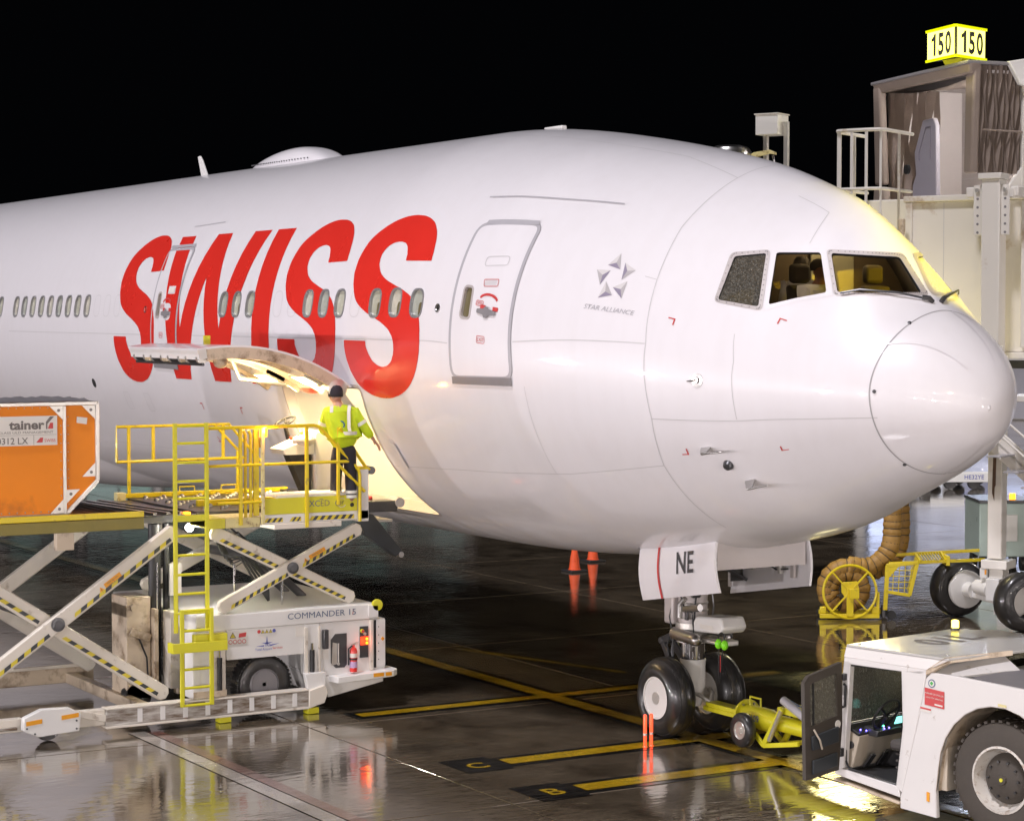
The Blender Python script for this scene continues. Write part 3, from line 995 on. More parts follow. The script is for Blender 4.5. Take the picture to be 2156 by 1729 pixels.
# red lettering
WCUT = [stadium(s, WA + (.004 if s < 9 else 0), .30, .39, 5) for s in WIN if s < 20]
D2C = [(17.95, .503), (16.74, .503), (16.72, -.166), (17.95, -.160)]
D2O = dens(rloop(D2C, .16), .12)
def letter(L, name='lettering'):
    o = drape([L], .004, name, 'red', plane, .2, WCUT + [D2O], split=True)
    drape([L], .0125, name, 'red', plane, .2, [inset(D2W, -.035), stadium(17.25, .125, .42, .30), [(17.30, .27), (16.98, .27), (16.98, .225), (17.30, .225)]], inset(D2O, .056))
    return o
letter(S_LET)
letter([(10.54 + (s - 8.07) * .945, a) for s, a in S_LET])
letter([(17.79 + (s - 8.07) * .932, a - .006) for s, a in S_LET])
tW, bW = .577, -.246
letter(dens([(17.66, tW), (17.035, tW), (16.59, .035), (16.045, tW), (15.44, tW), (14.90, .032), (14.51, tW), (13.84, tW), (14.585, bW), (15.265, bW), (15.755, .317), (16.29, bW), (16.98, bW)], .2))
letter(dens([(13.60, tW), (12.92, tW), (12.955, bW), (13.62, bW)][::1], .2)) if False else letter(dens([(13.60, tW), (12.92, tW), (12.90, -.05), (13.06, bW), (13.73, bW), (13.57, -.03)], .2))

# passenger doors
def pax_door(C, win, r_, gutter, sill, hx, ha, red_handle=True):
    O = dens(rloop(C, r_), .12)
    d_ = drape([inset(O, .055)], .010, 'passenger_door', 'hull', plane, .2, [inset(win, -.012)])
    drape([O, inset(O, .055)], .008, 'door_surround', 'grey', d_, .3)
    ribbon(O + O[:1], .014, .004, 'door_gap', 'dkseam', d_)
    I = inset(O, .056)
    fr = reveal(win, .03, 'door_window', 'cgrey', d_, .035, .016)
    drape([inset(win, -.012)], -.026, 'pane', pane_dk, fr, .3)
    drape([dens(gutter, .2)], .018, 'rain_gutter', 'grey', d_, .3)
    drape([dens(sill, .2)], .014, 'scuff_plate', 'midgrey', d_, .3)
    # handle with its recess markings
    h = []
    for x, y in ((-.20, .0), (-.19, .03), (-.06, .045), (-.035, .075), (.035, .075), (.06, .045), (.19, .03), (.20, 0), (.19, -.03), (.06, -.045), (.035, -.085), (-.035, -.085), (-.06, -.045), (-.19, -.03)):
        h.append((hx - x, ha + y / KA))
    drape([h], .030, 'door_handle', 'midgrey', d_, .3)
    for sx in (-.145, .115):
        drape([[(hx - sx, ha + .035 / KA), (hx - sx - .11, ha + .035 / KA), (hx - sx - .11, ha + .095 / KA), (hx - sx, ha + .095 / KA)]], .016, 'handle_mark', 'redink', d_, .3)
    arc = [(hx - .19 * math.cos(t), ha + (.16 + .10 * math.sin(t)) / KA) for t in np.linspace(.35, PI - .35, 9)]
    ribbon(arc, .035, .016, 'turn_arrow', 'redink', d_)
    return d_
def box_text(body, s, a, wd, ht, size, parent, fill=None):
    L = rloop([(s + wd / 2, a + ht / 2 / KA), (s - wd / 2, a + ht / 2 / KA), (s - wd / 2, a - ht / 2 / KA), (s + wd / 2, a - ht / 2 / KA)], .02, 3)
    ribbon(L + L[:1], .008, .016, 'placard', 'redink', parent)
    hull_text(body, s, a - size * .35 / KA, size, 'placard_text', 'redink', parent, .016)
def hull_text(body, s, a, size, name, mat, parent, off=.005, bold=0., shear=0., sx=1., skew=0.):
    vs, fs = text_geo(body, bold, shear, sx)
    S = np.array([s - x * size for x, y in vs])
    A = np.array([a + y * size / KA + skew * x * size for x, y in vs])
    P = hp(S, A) + hn(S, A) * off
    me = bpy.data.meshes.new(name)
    me.from_pydata(P.tolist(), [], fs)
    return finish(me, name, mat, parent, sharp=0)
d1 = pax_door([(7.315, .585), (6.06, .648), (5.945, -.142), (7.315, -.165)], D1W, .20,
              [(7.14, .605), (6.16, .652), (6.13, .633), (7.16, .585)], [(7.285, -.152), (5.975, -.130), (5.985, -.170), (7.295, -.186)], 6.51, .163)
box_text('OPEN', 6.68, .199, .15, .072, .062, d1)
box_text('EXIT', 6.59, .032, .165, .10, .072, d1)
L = rloop([(6.79, .421), (6.35, .447), (6.33, .402), (6.785, .375)], .05, 3)
ribbon(L + L[:1], .012, .014, 'vent_flap', 'seam', d1)
L = rloop([(6.694, .312), (6.403, .327), (6.394, .293), (6.668, .28)], .02, 3)
ribbon(L + L[:1], .009, .016, 'placard', 'redink', d1)
for k in range(4):
    ribbon([(6.66, .311 - .007 * k), (6.43, .321 - .007 * k)], .008, .016, 'placard_line', 'seam', d1)
d2 = pax_door(D2C, D2W, .16,
              [(17.87, .520), (16.80, .522), (16.78, .505), (17.90, .503)], [(17.90, -.160), (16.78, -.165), (16.77, -.195), (17.90, -.190)], 17.25, .115)
box_text('OPEN', 17.44, .155, .15, .07, .058, d2)
box_text('EXIT', 17.44, -.005, .16, .09, .066, d2)
drape([[(17.28, .262), (17.0, .262), (17.0, .232), (17.28, .232)]], .016, 'placard', 'label', d2, .3)

# alliance emblem: five folded darts, and the two words under it
dart = [pm('emblem_light', (.62, .60, .60), .4), pm('emblem_mid', (.44, .42, .43), .4), pm('emblem_dark', (.27, .24, .32), .4)]
cs, ca_ = 4.42, .455
for i in range(5):
    o_, c_, p_, q_ = STAR[i * 4:i * 4 + 4]
    for (m1, m2), mt in (((o_, q_), 0), ((o_, p_), 1), ((p_, q_), 2)):
        tri = [m1, m2, c_]
        drape([tri], .005, 'emblem', dart[mt], plane, .3)
hull_text('STAR ALLIANCE', 4.345, .286, .112, 'emblem_text', 'grey', plane, .005, -.004, .18, skew=.028)

# skin joints
for pts, wd in (([(26, 0), (18.4, -.004), (7.36, -.004)], .014), ([(5.94, .045), (5.3, .077), (3.67, .153)], .014),
                ([(22, -.74), (15.96, -.725), (14, -.70)], .012), ([(9.8, -.64), (8.8, -.631), (5.45, -.618), (3.70, -.57)], .012), ([(3.63, -.292), (.72, -.308)], .012),
                ([(3.63, -1.1), (3.70, -.57), (3.62, -.29), (3.66, .165), (3.81, .50), (3.93, .80), (3.93, 1.21), (3.9, 1.9)], .014),
                ([(2.41, -.29), (2.42, .15), (2.52, .34)], .010), ([(32, 1.155), (22, 1.19), (10.75, 1.26), (7.73, 1.3), (5.1, 1.31), (3.93, 1.22)], .012),
                ([(2.95, 1.25), (2.4, 1.22), (2.30, .97)], .010), ([(4.0, .508), (3.82, .508)], .01), ([(5.75, -.166), (5.72, -.62)], .008)):
    ribbon(pts, wd, .002, 'panel_joint', 'seam', plane)
ribbon([(.765, a) for a in np.linspace(-1.75, 4.9, 80)], .016, .003, 'radome_joint', 'dkseam', plane)
# lightning strips on the radome
for p_, q_ in (((.755, 1.693), (.221, 2.033)), ((.779, .668), (.15, 1.15)), ((.688, -.510), (.05, -.40)), ((.80, -1.60), (.10, -1.78))):
    ribbon([p_, ((p_[0] + q_[0]) / 2, (p_[1] + q_[1]) / 2), q_], .022, .008, 'lightning_strip', 'hull', plane, .04)
for s, a in ((.774, 1.032), (.72, .034), (.781, -1.041)):
    MB().lathe([(.022, 0), (.022, .012), (.012, .016)], hpt(s, a), V(hn(s, a)[0]), 10).build('radome_fastener', 'dsteel', plane)
# red towing limit marks
for s, a, sx, sy in ((3.34, .329, -1, -1), (2.09, .511, 1, -1), (1.98, -.545, 1, 1), (3.24, -.50, -1, 1), (16.15, -.385, -1, -1), (14.56, -.39, 1, -1), (14.5, -.62, 1, 1), (16.2, -.62, -1, 1)):
    sx = -sx * .10 * -1
    sx = .10 if sx < 0 else -.10
    drape([[(s, a), (s - sx * -1, a), (s - sx * -1, a + .02 / KA * sy * -1), (s, a + .02 / KA * sy * -1)]], .005, 'limit_mark', 'redink', plane, .3)
    drape([[(s, a), (s + (.018 if sx > 0 else -.018), a), (s + (.018 if sx > 0 else -.018), a + .10 / KA * sy), (s, a + .10 / KA * sy)]], .006, 'limit_mark', 'redink', plane, .3)
# probes, vanes, drains and antennas
for s, a in ((2.952, -.472), (2.585, -.732)):
    c, nn = hpt(s, a), V(hn(s, a)[0])
    t = (V((1, 0, 0)) - nn * nn.x).normalized()
    mb = MB().prism([c + t * -.09, c + t * .07, c + t * .10 + nn * .14, c + nn * .17 + t * .02], nn.cross(t) * .022)
    mb.tube([c + nn * .15 + t * .02, c + nn * .15 + t * .34], .016, 8, r2=.008)
    mb.build('pitot_probe', 'steel', plane, .004)
c, nn = hpt(2.753, -.591), V(hn(2.753, -.591)[0])
MB().lathe([(.07, 0), (.07, .008), (.05, .05), (.02, .06)], c, nn, 16).build('temperature_probe', 'dsteel', plane)
c, nn = hpt(2.887, -.039), V(hn(2.887, -.039)[0])
va = MB().lathe([(.085, 0), (.085, .006), (.04, .01), (.035, .03)], c, nn, 18)
va.tube([c + nn * .025, c + nn * .03 + V((-.20, -.02, -.02))], .016, 6, r2=.006)
va.build('angle_vane', 'steel', plane)
for s, a in ((7.643, .150), (18.27, .138)):
    MB().lathe([(.06, 0), (.06, .006), (.042, .008), (.035, .0)], hpt(s, a), V(hn(s, a)[0]), 18).build('camera_port', 'steel', plane)
MB().lathe([(.09, 0), (.09, .004), (.07, .006)], hpt(21.28, -.31), V(hn(21.28, -.31)[0]), 16).build('outflow_port', 'black', plane)
for s, a in ((19.72, -.41), (18.69, -.41), (13.6, -.75), (13.2, -.77)):
    L = rloop([(s + .13, a + .06), (s - .13, a + .06), (s - .13, a - .05), (s + .13, a - .05)], .03, 2)
    ribbon(L + L[:1], .009, .003, 'access_panel', 'seam', plane)
ribbon([(7.5, .735), (5.0, .845)], .02, .012, 'rain_strip', 'grey', plane)
ribbon([(17.4, .645), (16.1, .66)], .015, .010, 'rain_strip', 'grey', plane)
bl = MB().prism([(-22.72, -.02, 8.50), (-23.05, -.02, 8.50), (-23.22, -.02, 8.88), (-23.26, -.02, 8.98), (-23.16, -.02, 8.99), (-23.05, -.02, 8.90)], (0, .04, 0))
bl.build('blade_antenna', 'white', plane, .008)
# satellite antenna hump
def hump():
    mb = MB()
    n_, m = 26, 20
    vs = []
    for i in range(n_ + 1):
        t = i / n_
        x = -20.15 + 3.35 * t
        hgt = .31 * (math.sin(PI * min(1, t * 1.6) / 2) ** .9 if t < .62 else math.cos((t - .62) / .38 * PI / 2) ** .75)
        hw = .55 * math.sin(PI * (t * .96 + .02)) ** .45
        for j in range(m + 1):
            u = -1 + 2 * j / m
            prof = max(0, 1 - abs(u) ** 3.0) ** .6
            y = u * hw
            zb = 5.42 + 3.125 * math.sqrt(max(0, 1 - (y / 3.13) ** 2)) - .02
            vs.append((x, y, zb + hgt * prof))
    fs = [(i * (m + 1) + j, i * (m + 1) + j + 1, (i + 1) * (m + 1) + j + 1, (i + 1) * (m + 1) + j) for i in range(n_) for j in range(m)]
    mb.add(vs, fs)
    return mb.build('satellite_dome', 'hull', plane, sharp=60)
hd = hump()
bolts = MB()
for t in np.linspace(.08, .86, 30):
    x = -20.15 + 3.35 * t
    hw = .55 * math.sin(PI * (t * .96 + .02)) ** .45
    z = 5.42 + 3.125 * math.sqrt(1 - (hw / 3.13) ** 2) + .06
    bolts.ball((x, -hw * .975, z), .014, n=6, m=4)
bolts.build('dome_bolts', 'dsteel', hd, kind='stuff')
MB().box(-9.65, -9.15, -.05, .05, 8.47, 8.575).build('crown_antenna', 'white', plane, .015)
# wing-to-body fairing
def fairing():
    vs, fs = [], []
    n_, m = 36, 26
    for i in range(n_ + 1):
        t = i / n_
        s = 23.2 + 20 * t
        k = math.sin(min(1, t * 2.0) * PI / 2) ** .8
        for j in range(m + 1):
            a = -PI / 2 - 1.25 + 2.5 * j / m
            q = max(0., 1 - abs((a + PI / 2) / (.35 + .86 * k)) ** 2.5) * k
            p = hp(s, a)[0] + hn(s, a)[0] * (.42 * q ** .7 - .03)
            vs.append(tuple(p))
    for i in range(n_):
        for j in range(m):
            fs.append((i * (m + 1) + j, i * (m + 1) + j + 1, (i + 1) * (m + 1) + j + 1, (i + 1) * (m + 1) + j))
    return MB().add(vs, fs).build('wing_fairing', 'hull', plane, sharp=0)
fairing()

# ---------------------------------------------------------------- cargo hold, its door and lamps
reveal(CARGO, .16, 'door_jamb', 'cgrey', plane, .05, .006)
hold = MB()
X0, X1, Y0, Y1, Z0, Z1 = -13.3, -9.3, -2.35, 2.3, 2.74, 4.62
hold.add([(X0, Y0 + .75, Z0), (X1, Y0 + .75, Z0), (X1, Y1, Z0), (X0, Y1, Z0)], [(0, 1, 2, 3)])
hold.add([(X0, Y0, Z1), (X1, Y0, Z1), (X1, Y1, Z1), (X0, Y1, Z1)], [(3, 2, 1, 0)])
hold.add([(X0, Y1, Z0), (X1, Y1, Z0), (X1, Y1, Z1), (X0, Y1, Z1)], [(0, 1, 2, 3)])
for X in (X0, X1):
    hold.add([(X, Y0 + .75, Z0), (X, Y1, Z0), (X, Y1, Z1), (X, Y0 - .3, Z1), (X, Y0 - .1, 3.6)], [(0, 1, 2, 3, 4)])
hold.build('cargo_hold', 'white', plane)
for y in (-1.45, -1.2, -.95):
    MB().tube([(-9.95, y, 2.76), (-12.5, y, 2.76)], .03, 8).build('sill_roller', 'steel', plane)
for x in (-10.2, -10.75, -11.3, -11.85, -12.4):
    MB().box(x - .035, x + .035, -1.62, -1.52, 2.74, 2.81).build('sill_latch', 'redink', plane, .01)
HY, HZ = float(hp(9.9, -.235)[0, 1]), float(hp(9.9, -.235)[0, 2])
DROT = R(-140.5)
def dr(y, z):
    y, z = y - HY, z - HZ
    return HY + y * math.cos(DROT) - z * math.sin(DROT), HZ + y * math.sin(DROT) + z * math.cos(DROT)
def dpt(s, a, off):
    p = hp(s, a)[0] + hn(s, a)[0] * off
    y, z = dr(p[1], p[2])
    return (p[0], y, z)
def dpatch(s0, s1, a0, a1, o0, o1, ns, na, name, mat, parent, label=None):
    """curved block on the opened door between two stand-offs"""
    mb = MB()
    A = np.linspace(a0, a1, na + 1)
    S = np.linspace(s0, s1, ns + 1)
    g = [[[dpt(s, a, o) for a in A] for s in S] for o in (o0, o1)]
    idx = lambda k, i, j: k * (ns + 1) * (na + 1) + i * (na + 1) + j
    vs = [p for k in g for r_ in k for p in r_]
    fs = []
    for k in (0, 1):
        for i in range(ns):
            for j in range(na):
                fs.append((idx(k, i, j), idx(k, i + 1, j), idx(k, i + 1, j + 1), idx(k, i, j + 1)))
    for j in range(na):
        fs += [(idx(0, 0, j), idx(0, 0, j + 1), idx(1, 0, j + 1), idx(1, 0, j)), (idx(0, ns, j), idx(0, ns, j + 1), idx(1, ns, j + 1), idx(1, ns, j))]
    for i in range(ns):
        fs += [(idx(0, i, 0), idx(0, i + 1, 0), idx(1, i + 1, 0), idx(1, i, 0)), (idx(0, i, na), idx(0, i + 1, na), idx(1, i + 1, na), idx(1, i, na))]
    mb.add(vs, fs)
    return mb.build(name, mat, parent, sharp=40, label=label)
cdoor = dpatch(10.1, 12.82, -.245, -1.06, 0, -.03, 4, 22, 'cargo_door', 'hull', plane, label='raised forward cargo door, lit warm from below')
for s0, s1 in ((10.1, 10.19), (10.78, 10.86), (11.62, 11.70), (12.73, 12.82)):
    dpatch(s0, s1, -.26, -1.015, -.031, -.19, 1, 20, 'door_frame', 'cream', cdoor)
for a in (-.27, -.45, -.63, -.80):
    dpatch(10.19, 12.73, a, a - .018, -.031, -.12, 1, 1, 'stringer', 'cream', cdoor)
dpatch(10.2, 12.72, -.30, -.80, -.121, -.13, 2, 12, 'door_liner', 'beige', cdoor)
dpatch(10.12, 12.80, -1.015, -1.055, -.031, -.16, 1, 2, 'lower_edge', 'white', cdoor)
for i in range(4):
    s = 10.42 + i * .68
    p1, p2 = V(dpt(s - .17, -1.03, -.15)), V(dpt(s + .17, -1.03, -.15))
    h_ = MB().tube([p1, p2], .075, 12).build('latch_roller', 'black', cdoor)
    MB().tube([p1 + (p1 - p2).normalized() * .06, p1], .085, 10).tube([p2, p2 + (p2 - p1).normalized() * .06], .085, 10).build('latch_block', 'alu', h_)
MB().tube([dpt(10.12, -1.04, -.235), dpt(12.7, -1.04, -.235)], .022, 8).build('latch_rod', 'dsteel', cdoor)
for s in (10.55, 11.9):
    dpatch(s - .28, s + .28, -.36, -.47, -.131, -.22, 1, 2, 'lamp_box', 'alu', cdoor)
    dpatch(s - .22, s + .22, -.375, -.455, -.221, -.228, 1, 2, 'door_lamp', 'lampC', cdoor)
    p = V(dpt(s, -.42, -.34))
    lamp('cargo_lamp', p, 280, (1, .74, .40), .12, spot=R(125), target=(-11.3, -2.2, 2.9))
MB().ball(dpt(10.25, -.93, -.24), .10, 1.4, 1, .9).build('actuator_cover', 'cream', cdoor)
c_ = V(dpt(10.13, -.30, -.16))
MB().lathe([(.12, -.04), (.15, -.03), (.15, .03), (.12, .04)], c_, (1, 0, 0), 20).bar(c_, (c_.x, c_.y + .25, c_.z - .32), .05, .11).build('hinge_arm', 'alu', cdoor)
e_ = V(dpt(12.0, -.62, -.13))
MB().tube([e_, e_ + V((.05, .12, -.30)), e_ + V((.35, .75, -.38))], .035, 8).build('lift_arm', 'alu', cdoor)
lamp('door_fill', (-11.5, -4.2, 4.72), 60, (1, .70, .32), .25)  # fill added below the door to brighten its underside
lamp('hold_lamp', (-11.2, -.4, 4.45), 90, (1, .76, .44), .25)
ac = [(9.60, -.50), (9.36, -.50), (9.36, -.64), (9.60, -.64)]
L = rloop(ac, .06, 3)
drape([L], .03, 'control_flap', 'hull', plane, .2)
# tail pull-tab sticker on the door top
MB().box(-12.5, -12.46, -4.4, -4.30, 5.28, 5.44).build('door_flag', 'yel2', cdoor)

# ---------------------------------------------------------------- cockpit inside
def section(s, k, a0, a1, n_=16):
    P = hp(np.full(n_ + 1, s), np.linspace(a0, a1, n_ + 1))
    c = np.array([-s, 0, pchip(HC, np.array([s]))[0] + .2])
    return [tuple(c + (q - c) * k) for q in P]
ck = MB()
pw = section(3.5, .93, -.35, PI + .35)
ck.add(pw, [tuple(range(len(pw)))])
ck.build('flight_deck_wall', 'cockpit', plane)
B(-3.45, -1.3, -.95, .95, 4.87, 4.92).build('flight_deck_floor', 'cockpit', plane)
g0, g1 = hp(1.12, 1.02)[0], hp(1.72, .72)[0]
gs = MB().prism([(-1.14, -abs(g0[1]) * .72, 5.84), (-1.14, abs(g0[1]) * .72, 5.84), (-1.75, abs(g1[1]) * .74, 6.02), (-1.75, -abs(g1[1]) * .74, 6.02)], (0, 0, -.2))
gs.build('glareshield', 'black', plane, .02)
def cockpit_seat(x, y, z=.40):
    q = MB().box(x - .28, x + .22, y - .26, y + .26, 4.95 + z, 5.08 + z)
    st = q.build('pilot_seat', 'seat', plane, .04)
    MB().prism([(x - .26, y - .25, 5.05 + z), (x - .26, y + .25, 5.05 + z), (x - .36, y + .22, 5.72 + z), (x - .36, y - .22, 5.72 + z)], (-.10, 0, .0)).build('backrest', 'seat', st, .04)
    MB().box(x - .50, x - .40, y - .15, y + .15, 5.74 + z, 5.98 + z).build('headrest', 'seat', st, .05)
    MB().box(x - .4, x + .1, y - .12, y + .12, 4.92, 4.95 + z).build('pedestal', 'dsteel', st)
cockpit_seat(-2.30, -.58)
cockpit_seat(-2.30, .58)
B(-3.2, -2.2, -1.30, -1.05, 4.95, 5.8).build('side_console', 'cockpit', plane, .03)
B(-3.47, -3.44, .15, .85, 5.0, 6.75).build('flight_deck_door', 'shade', plane, .01)
lamp('flight_deck_lamp', (-2.9, .3, 6.85), 11, (1, .80, .48), .15)

# ---------------------------------------------------------------- nose gear
bay = MB()
for y in (-.72, .72):
    bay.add([(-6.0, y, 2.5), (-4.25, y, 2.7), (-4.25, y, 3.6), (-6.0, y, 3.6)], [(0, 1, 2, 3)])
for x in (-6.0, -4.25):
    bay.add([(x, -.72, 2.45), (x, .72, 2.45), (x, .72, 3.6), (x, -.72, 3.6)], [(0, 1, 2, 3)])
bay.add([(-6.0, -.72, 3.6), (-4.25, -.72, 3.6), (-4.25, .72, 3.6), (-6.0, .72, 3.6)], [(0, 1, 2, 3)])
bay.build('gear_bay', 'cgrey', plane)
def gear_door(y, sgn):
    # slightly bowed panel hanging from the bay edge
    vs, fs = [], []
    n_ = 8
    for k, dy in ((0, 0), (1, -.035)):
        for i in range(n_ + 1):
            t = i / n_
            bow = .05 * math.sin(PI * t) * sgn
            for e_ in (0, 1):
                x = -5.98 + 1.75 * e_
                zt_, zb_ = (2.60 + .25 * e_, 1.88 + .29 * e_)
                vs.append((x + .07 * t * (1 if e_ else .9), y + bow + dy * sgn, zt_ + (zb_ - zt_) * t))
    w_ = 2 * (n_ + 1)
    for i in range(n_):
        fs += [(2 * i, 2 * i + 1, 2 * i + 3, 2 * i + 2), (w_ + 2 * i, w_ + 2 * i + 2, w_ + 2 * i + 3, w_ + 2 * i + 1)]
        fs += [(2 * i, 2 * i + 2, w_ + 2 * i + 2, w_ + 2 * i), (2 * i + 1, w_ + 2 * i + 1, w_ + 2 * i + 3, 2 * i + 3)]
    fs += [(0, w_, w_ + 1, 1), (2 * n_, 2 * n_ + 1, w_ + 2 * n_ + 1, w_ + 2 * n_)]
    return MB().add(vs, fs).build('gear_door', 'hull', plane, sharp=50)
gd = gear_door(-.75, -1)
def gd_pt(u, t, off=.012):       # u along, t down
    x0, x1 = -5.98, -4.23
    x = x0 + (x1 - x0) * u + .065 * t
    zt_, zb_ = 2.60 + .25 * u, 1.88 + .29 * u
    return V((x, -.75 - .05 * math.sin(PI * t) - off, zt_ + (zb_ - zt_) * t))
mb = MB()
n_ = 10
for i in range(n_ + 1):
    t = i / n_
    mb.v += [tuple(gd_pt(.26, t)), tuple(gd_pt(.285, t))]
mb.f = [(2 * i, 2 * i + 1, 2 * i + 3, 2 * i + 2) for i in range(n_)]
mb.build('red_stripe', 'redink', gd, sharp=0)
vs, fs = text_geo('NE', .018, 0, .8)
me = bpy.data.meshes.new('registration_letters')
me.from_pydata([tuple(gd_pt(.62 + x * .40 / 1.75, .56 - y * .40 / .70)) for x, y in vs], [], fs)
finish(me, 'registration_letters', 'ink', gd, sharp=0)
pd = gear_door(.75, 1)
for x0, x1, z0, z1 in ((-5.9, -5.85, 1.98, 2.5), (-4.5, -4.42, 2.25, 2.72)):
    MB().box(x0, x1, .66, .70, z0, z1).build('door_rib', 'cgrey', pd, .008)
MB().prism([(-5.92, .69, 2.36), (-5.60, .69, 2.42), (-5.58, .69, 2.10), (-5.90, .69, 2.05)], (0, -.02, 0)).build('door_recess', 'black', pd)
MB().tube([(-5.75, .2, 2.4), (-5.45, .66, 2.12)], .022, 8).build('door_rod', 'dsteel', pd)
for x in (-5.35, -4.75):
    MB().prism([(x - .05, .68, 2.60), (x + .05, .68, 2.62), (x + .07, .68, 2.28), (x + .02, .68, 2.28)], (0, -.05, 0)).build('door_bracket', 'alu', pd, .008)
MB().tube([(-5.15, .66, 2.6), (-5.05, .66, 2.4), (-4.8, .66, 2.33), (-4.55, .66, 2.36)], .012, 6).build('hydraulic_line', 'dsteel', pd)
gx = -5.80
strut = MB().lathe([(.20, 1.42), (.20, 1.9), (.23, 2.0), (.23, 3.4)], (gx, 0, 0), (0, 0, 1), 28).build('strut_housing', 'cgrey', plane)
MB().lathe([(.225, 1.28), (.225, 1.36), (.20, 1.37), (.20, 1.46), (.24, 1.47), (.24, 1.55)], (gx, 0, 0), (0, 0, 1), 28).build('steering_collar', 'alu', strut)
MB().lathe([(.165, 1.02), (.165, 1.3)], (gx, 0, 0), (0, 0, 1), 24).build('oleo_piston', 'chrome', strut)
MB().lathe([(.16, .62), (.175, .66), (.175, 1.0), (.18, 1.02), (.18, 1.04), (.15, 1.05)], (gx, 0, 0), (0, 0, 1), 24).lathe([(.11, .40), (.14, .5), (.16, .62)], (gx, 0, 0), (0, 0, 1), 20).build('lower_strut', 'white', strut)
MB().tube([(gx - .03, -.6, .54), (gx - .03, .6, .54)], .085, 14).build('axle', 'alu', strut)
tl = MB()
for y in (-.13, .13):
    tl.bar((gx - .22, y, 1.36), (gx - .62, y * .6, 1.22), .05, .10).bar((gx - .62, y * .6, 1.22), (gx - .17, y, .74), .05, .10)
tl.tube([(gx - .62, -.12, 1.22), (gx - .62, .12, 1.22)], .05, 10)
tl.build('torque_link', 'dsteel', strut, .01)
for y in (-.24, .22):
    MB().tube([(gx - .1, y, 1.40), (gx + .45, y * 1.1, 1.37)], .085, 14).ball((gx + .45, y * 1.1, 1.37), .085).build('steering_actuator', 'steel', strut)
lb = MB().prism([(gx + .28, -.20, 1.46), (gx + .90, -.20, 1.50), (gx + .98, -.20, 1.58), (gx + .90, -.20, 1.72), (gx + .34, -.20, 1.68), (gx + .28, -.20, 1.6)], (0, .40, 0))
lb.build('taxi_light_box', 'white', strut, .03)
B(gx + .45, gx + .75, -.206, -.203, 1.53, 1.59).build('placard', 'label', strut)
MB().tube([(gx + .3, -.15, 1.36), (gx + .9, -.12, 1.36)], .03, 8).box(gx + .25, gx + .92, -.1, .1, 1.33, 1.40).build('tow_fitting', 'alu', strut, .01)
MB().tube([(gx + .06, -.18, 1.74), (gx + .42, -.18, 1.80)], .05, 10).tube([(gx + .0, -.22, 1.62), (gx + .0, -.22, 1.80), (gx + .1, -.2, 1.9)], .035, 8).build('hydraulic_valve', 'steel', strut)
MB().box(gx - .42, gx - .2, -.2, .2, 1.50, 1.95).build('strut_fairing', 'cgrey', strut, .03)
MB().bar((gx + .15, -.1, 1.95), (gx + 1.0, -.1, 3.1), .14, .16).build('drag_brace', 'dsteel', strut, .01)
MB().tube([(gx - .22, -.17, 1.9), (gx - .27, -.2, 1.6), (gx - .2, -.2, 1.35), (gx - .21, -.17, .9)], .014, 6).tube([(gx + .21, -.1, 1.95), (gx + .24, -.15, 1.6), (gx + .3, -.15, 1.5)], .014, 6).build('brake_hose', 'black', strut)
lt = MB().lathe([(.03, 0), (.10, .05), (.10, .09)], (gx + .30, -.35, 2.2), (.9, -.2, -.1), 16)
lt.build('landing_light', 'chrome', strut)
def wheel(yc, name='nose_wheel'):
    r_, hw = .545, .215
    pr = []
    for i in range(13):                   # tyre section with shoulder roundness
        t = -1 + 2 * i / 12
        pr.append((r_ - .165 * abs(t) ** 2.6, t * hw))
    prof = [(.27, -hw * .78), (.31, -hw * .95)] + pr + [(.31, hw * .95), (.27, hw * .78)]
    ty = MB().lathe(prof, (gx - .03, yc, .545), (0, 1, 0), 56, False).build(name, 'tyre', plane, sharp=60)
    for k in (-.11, -.04, .04, .11):
        rr = r_ - .165 * abs(k / hw) ** 2.6 + .0015
        gr = MB()
        gr.lathe([(rr - .01, k - .007), (rr, k - .007), (rr, k + .007), (rr - .01, k + .007)], (gx - .03, yc, .545), (0, 1, 0), 56)
        gr.build('tread_groove', 'black', ty, sharp=20)
    sg = -1 if yc < 0 else 1
    rim = MB().lathe([(.285, hw * .80), (.29, hw * .86), (.265, hw * .88), (.25, hw * .6), (.20, hw * .30), (.12, hw * .25), (.11, hw * .55), (.085, hw * .60), (.02, hw * .60)], (gx - .03, yc, .545), (0, sg, 0), 40).build('wheel_rim', 'white', ty, sharp=40)
    rb = MB().lathe([(.285, hw * .80), (.29, hw * .86), (.265, hw * .88), (.20, hw * .5), (.05, hw * .5)], (gx - .03, yc, .545), (0, -sg, 0), 40).build('inner_rim', 'white', ty, sharp=40)
    bt = MB()
    for i in range(10):
        t = 2 * PI * i / 10
        bt.lathe([(.014, 0), (.014, .02)], (gx - .03 + .16 * math.cos(t), yc + sg * hw * .29, .545 + .16 * math.sin(t)), (0, sg, 0), 6)
    bt.build('rim_bolts', 'steel', ty, kind='stuff')
for k_, (y_, pts_) in enumerate(((-.2, [(-.05, 2.0), (.08, 1.75), (.26, 1.72), (.30, 1.45)]), (.16, [(.2, 2.1), (.26, 1.8), (.22, 1.5), (.3, 1.42)]), (-.22, [(-.2, 1.45), (-.30, 1.2), (-.22, .95), (-.16, .7)]), (-.19, [(-.16, 1.4), (-.24, 1.15), (-.19, .9), (-.1, .58)]))):
    MB().tube([(gx + a_, y_, z_) for a_, z_ in pts_], .011, 6).build('hydraulic_line', ('black', 'dsteel')[k_ % 2], strut)
for z_ in (1.62, 1.72, 1.82):
    MB().lathe([(.206, z_ - .012), (.214, z_), (.206, z_ + .012)], (gx, 0, 0), (0, 0, 1), 24).build('clamp_ring', 'alu', strut)
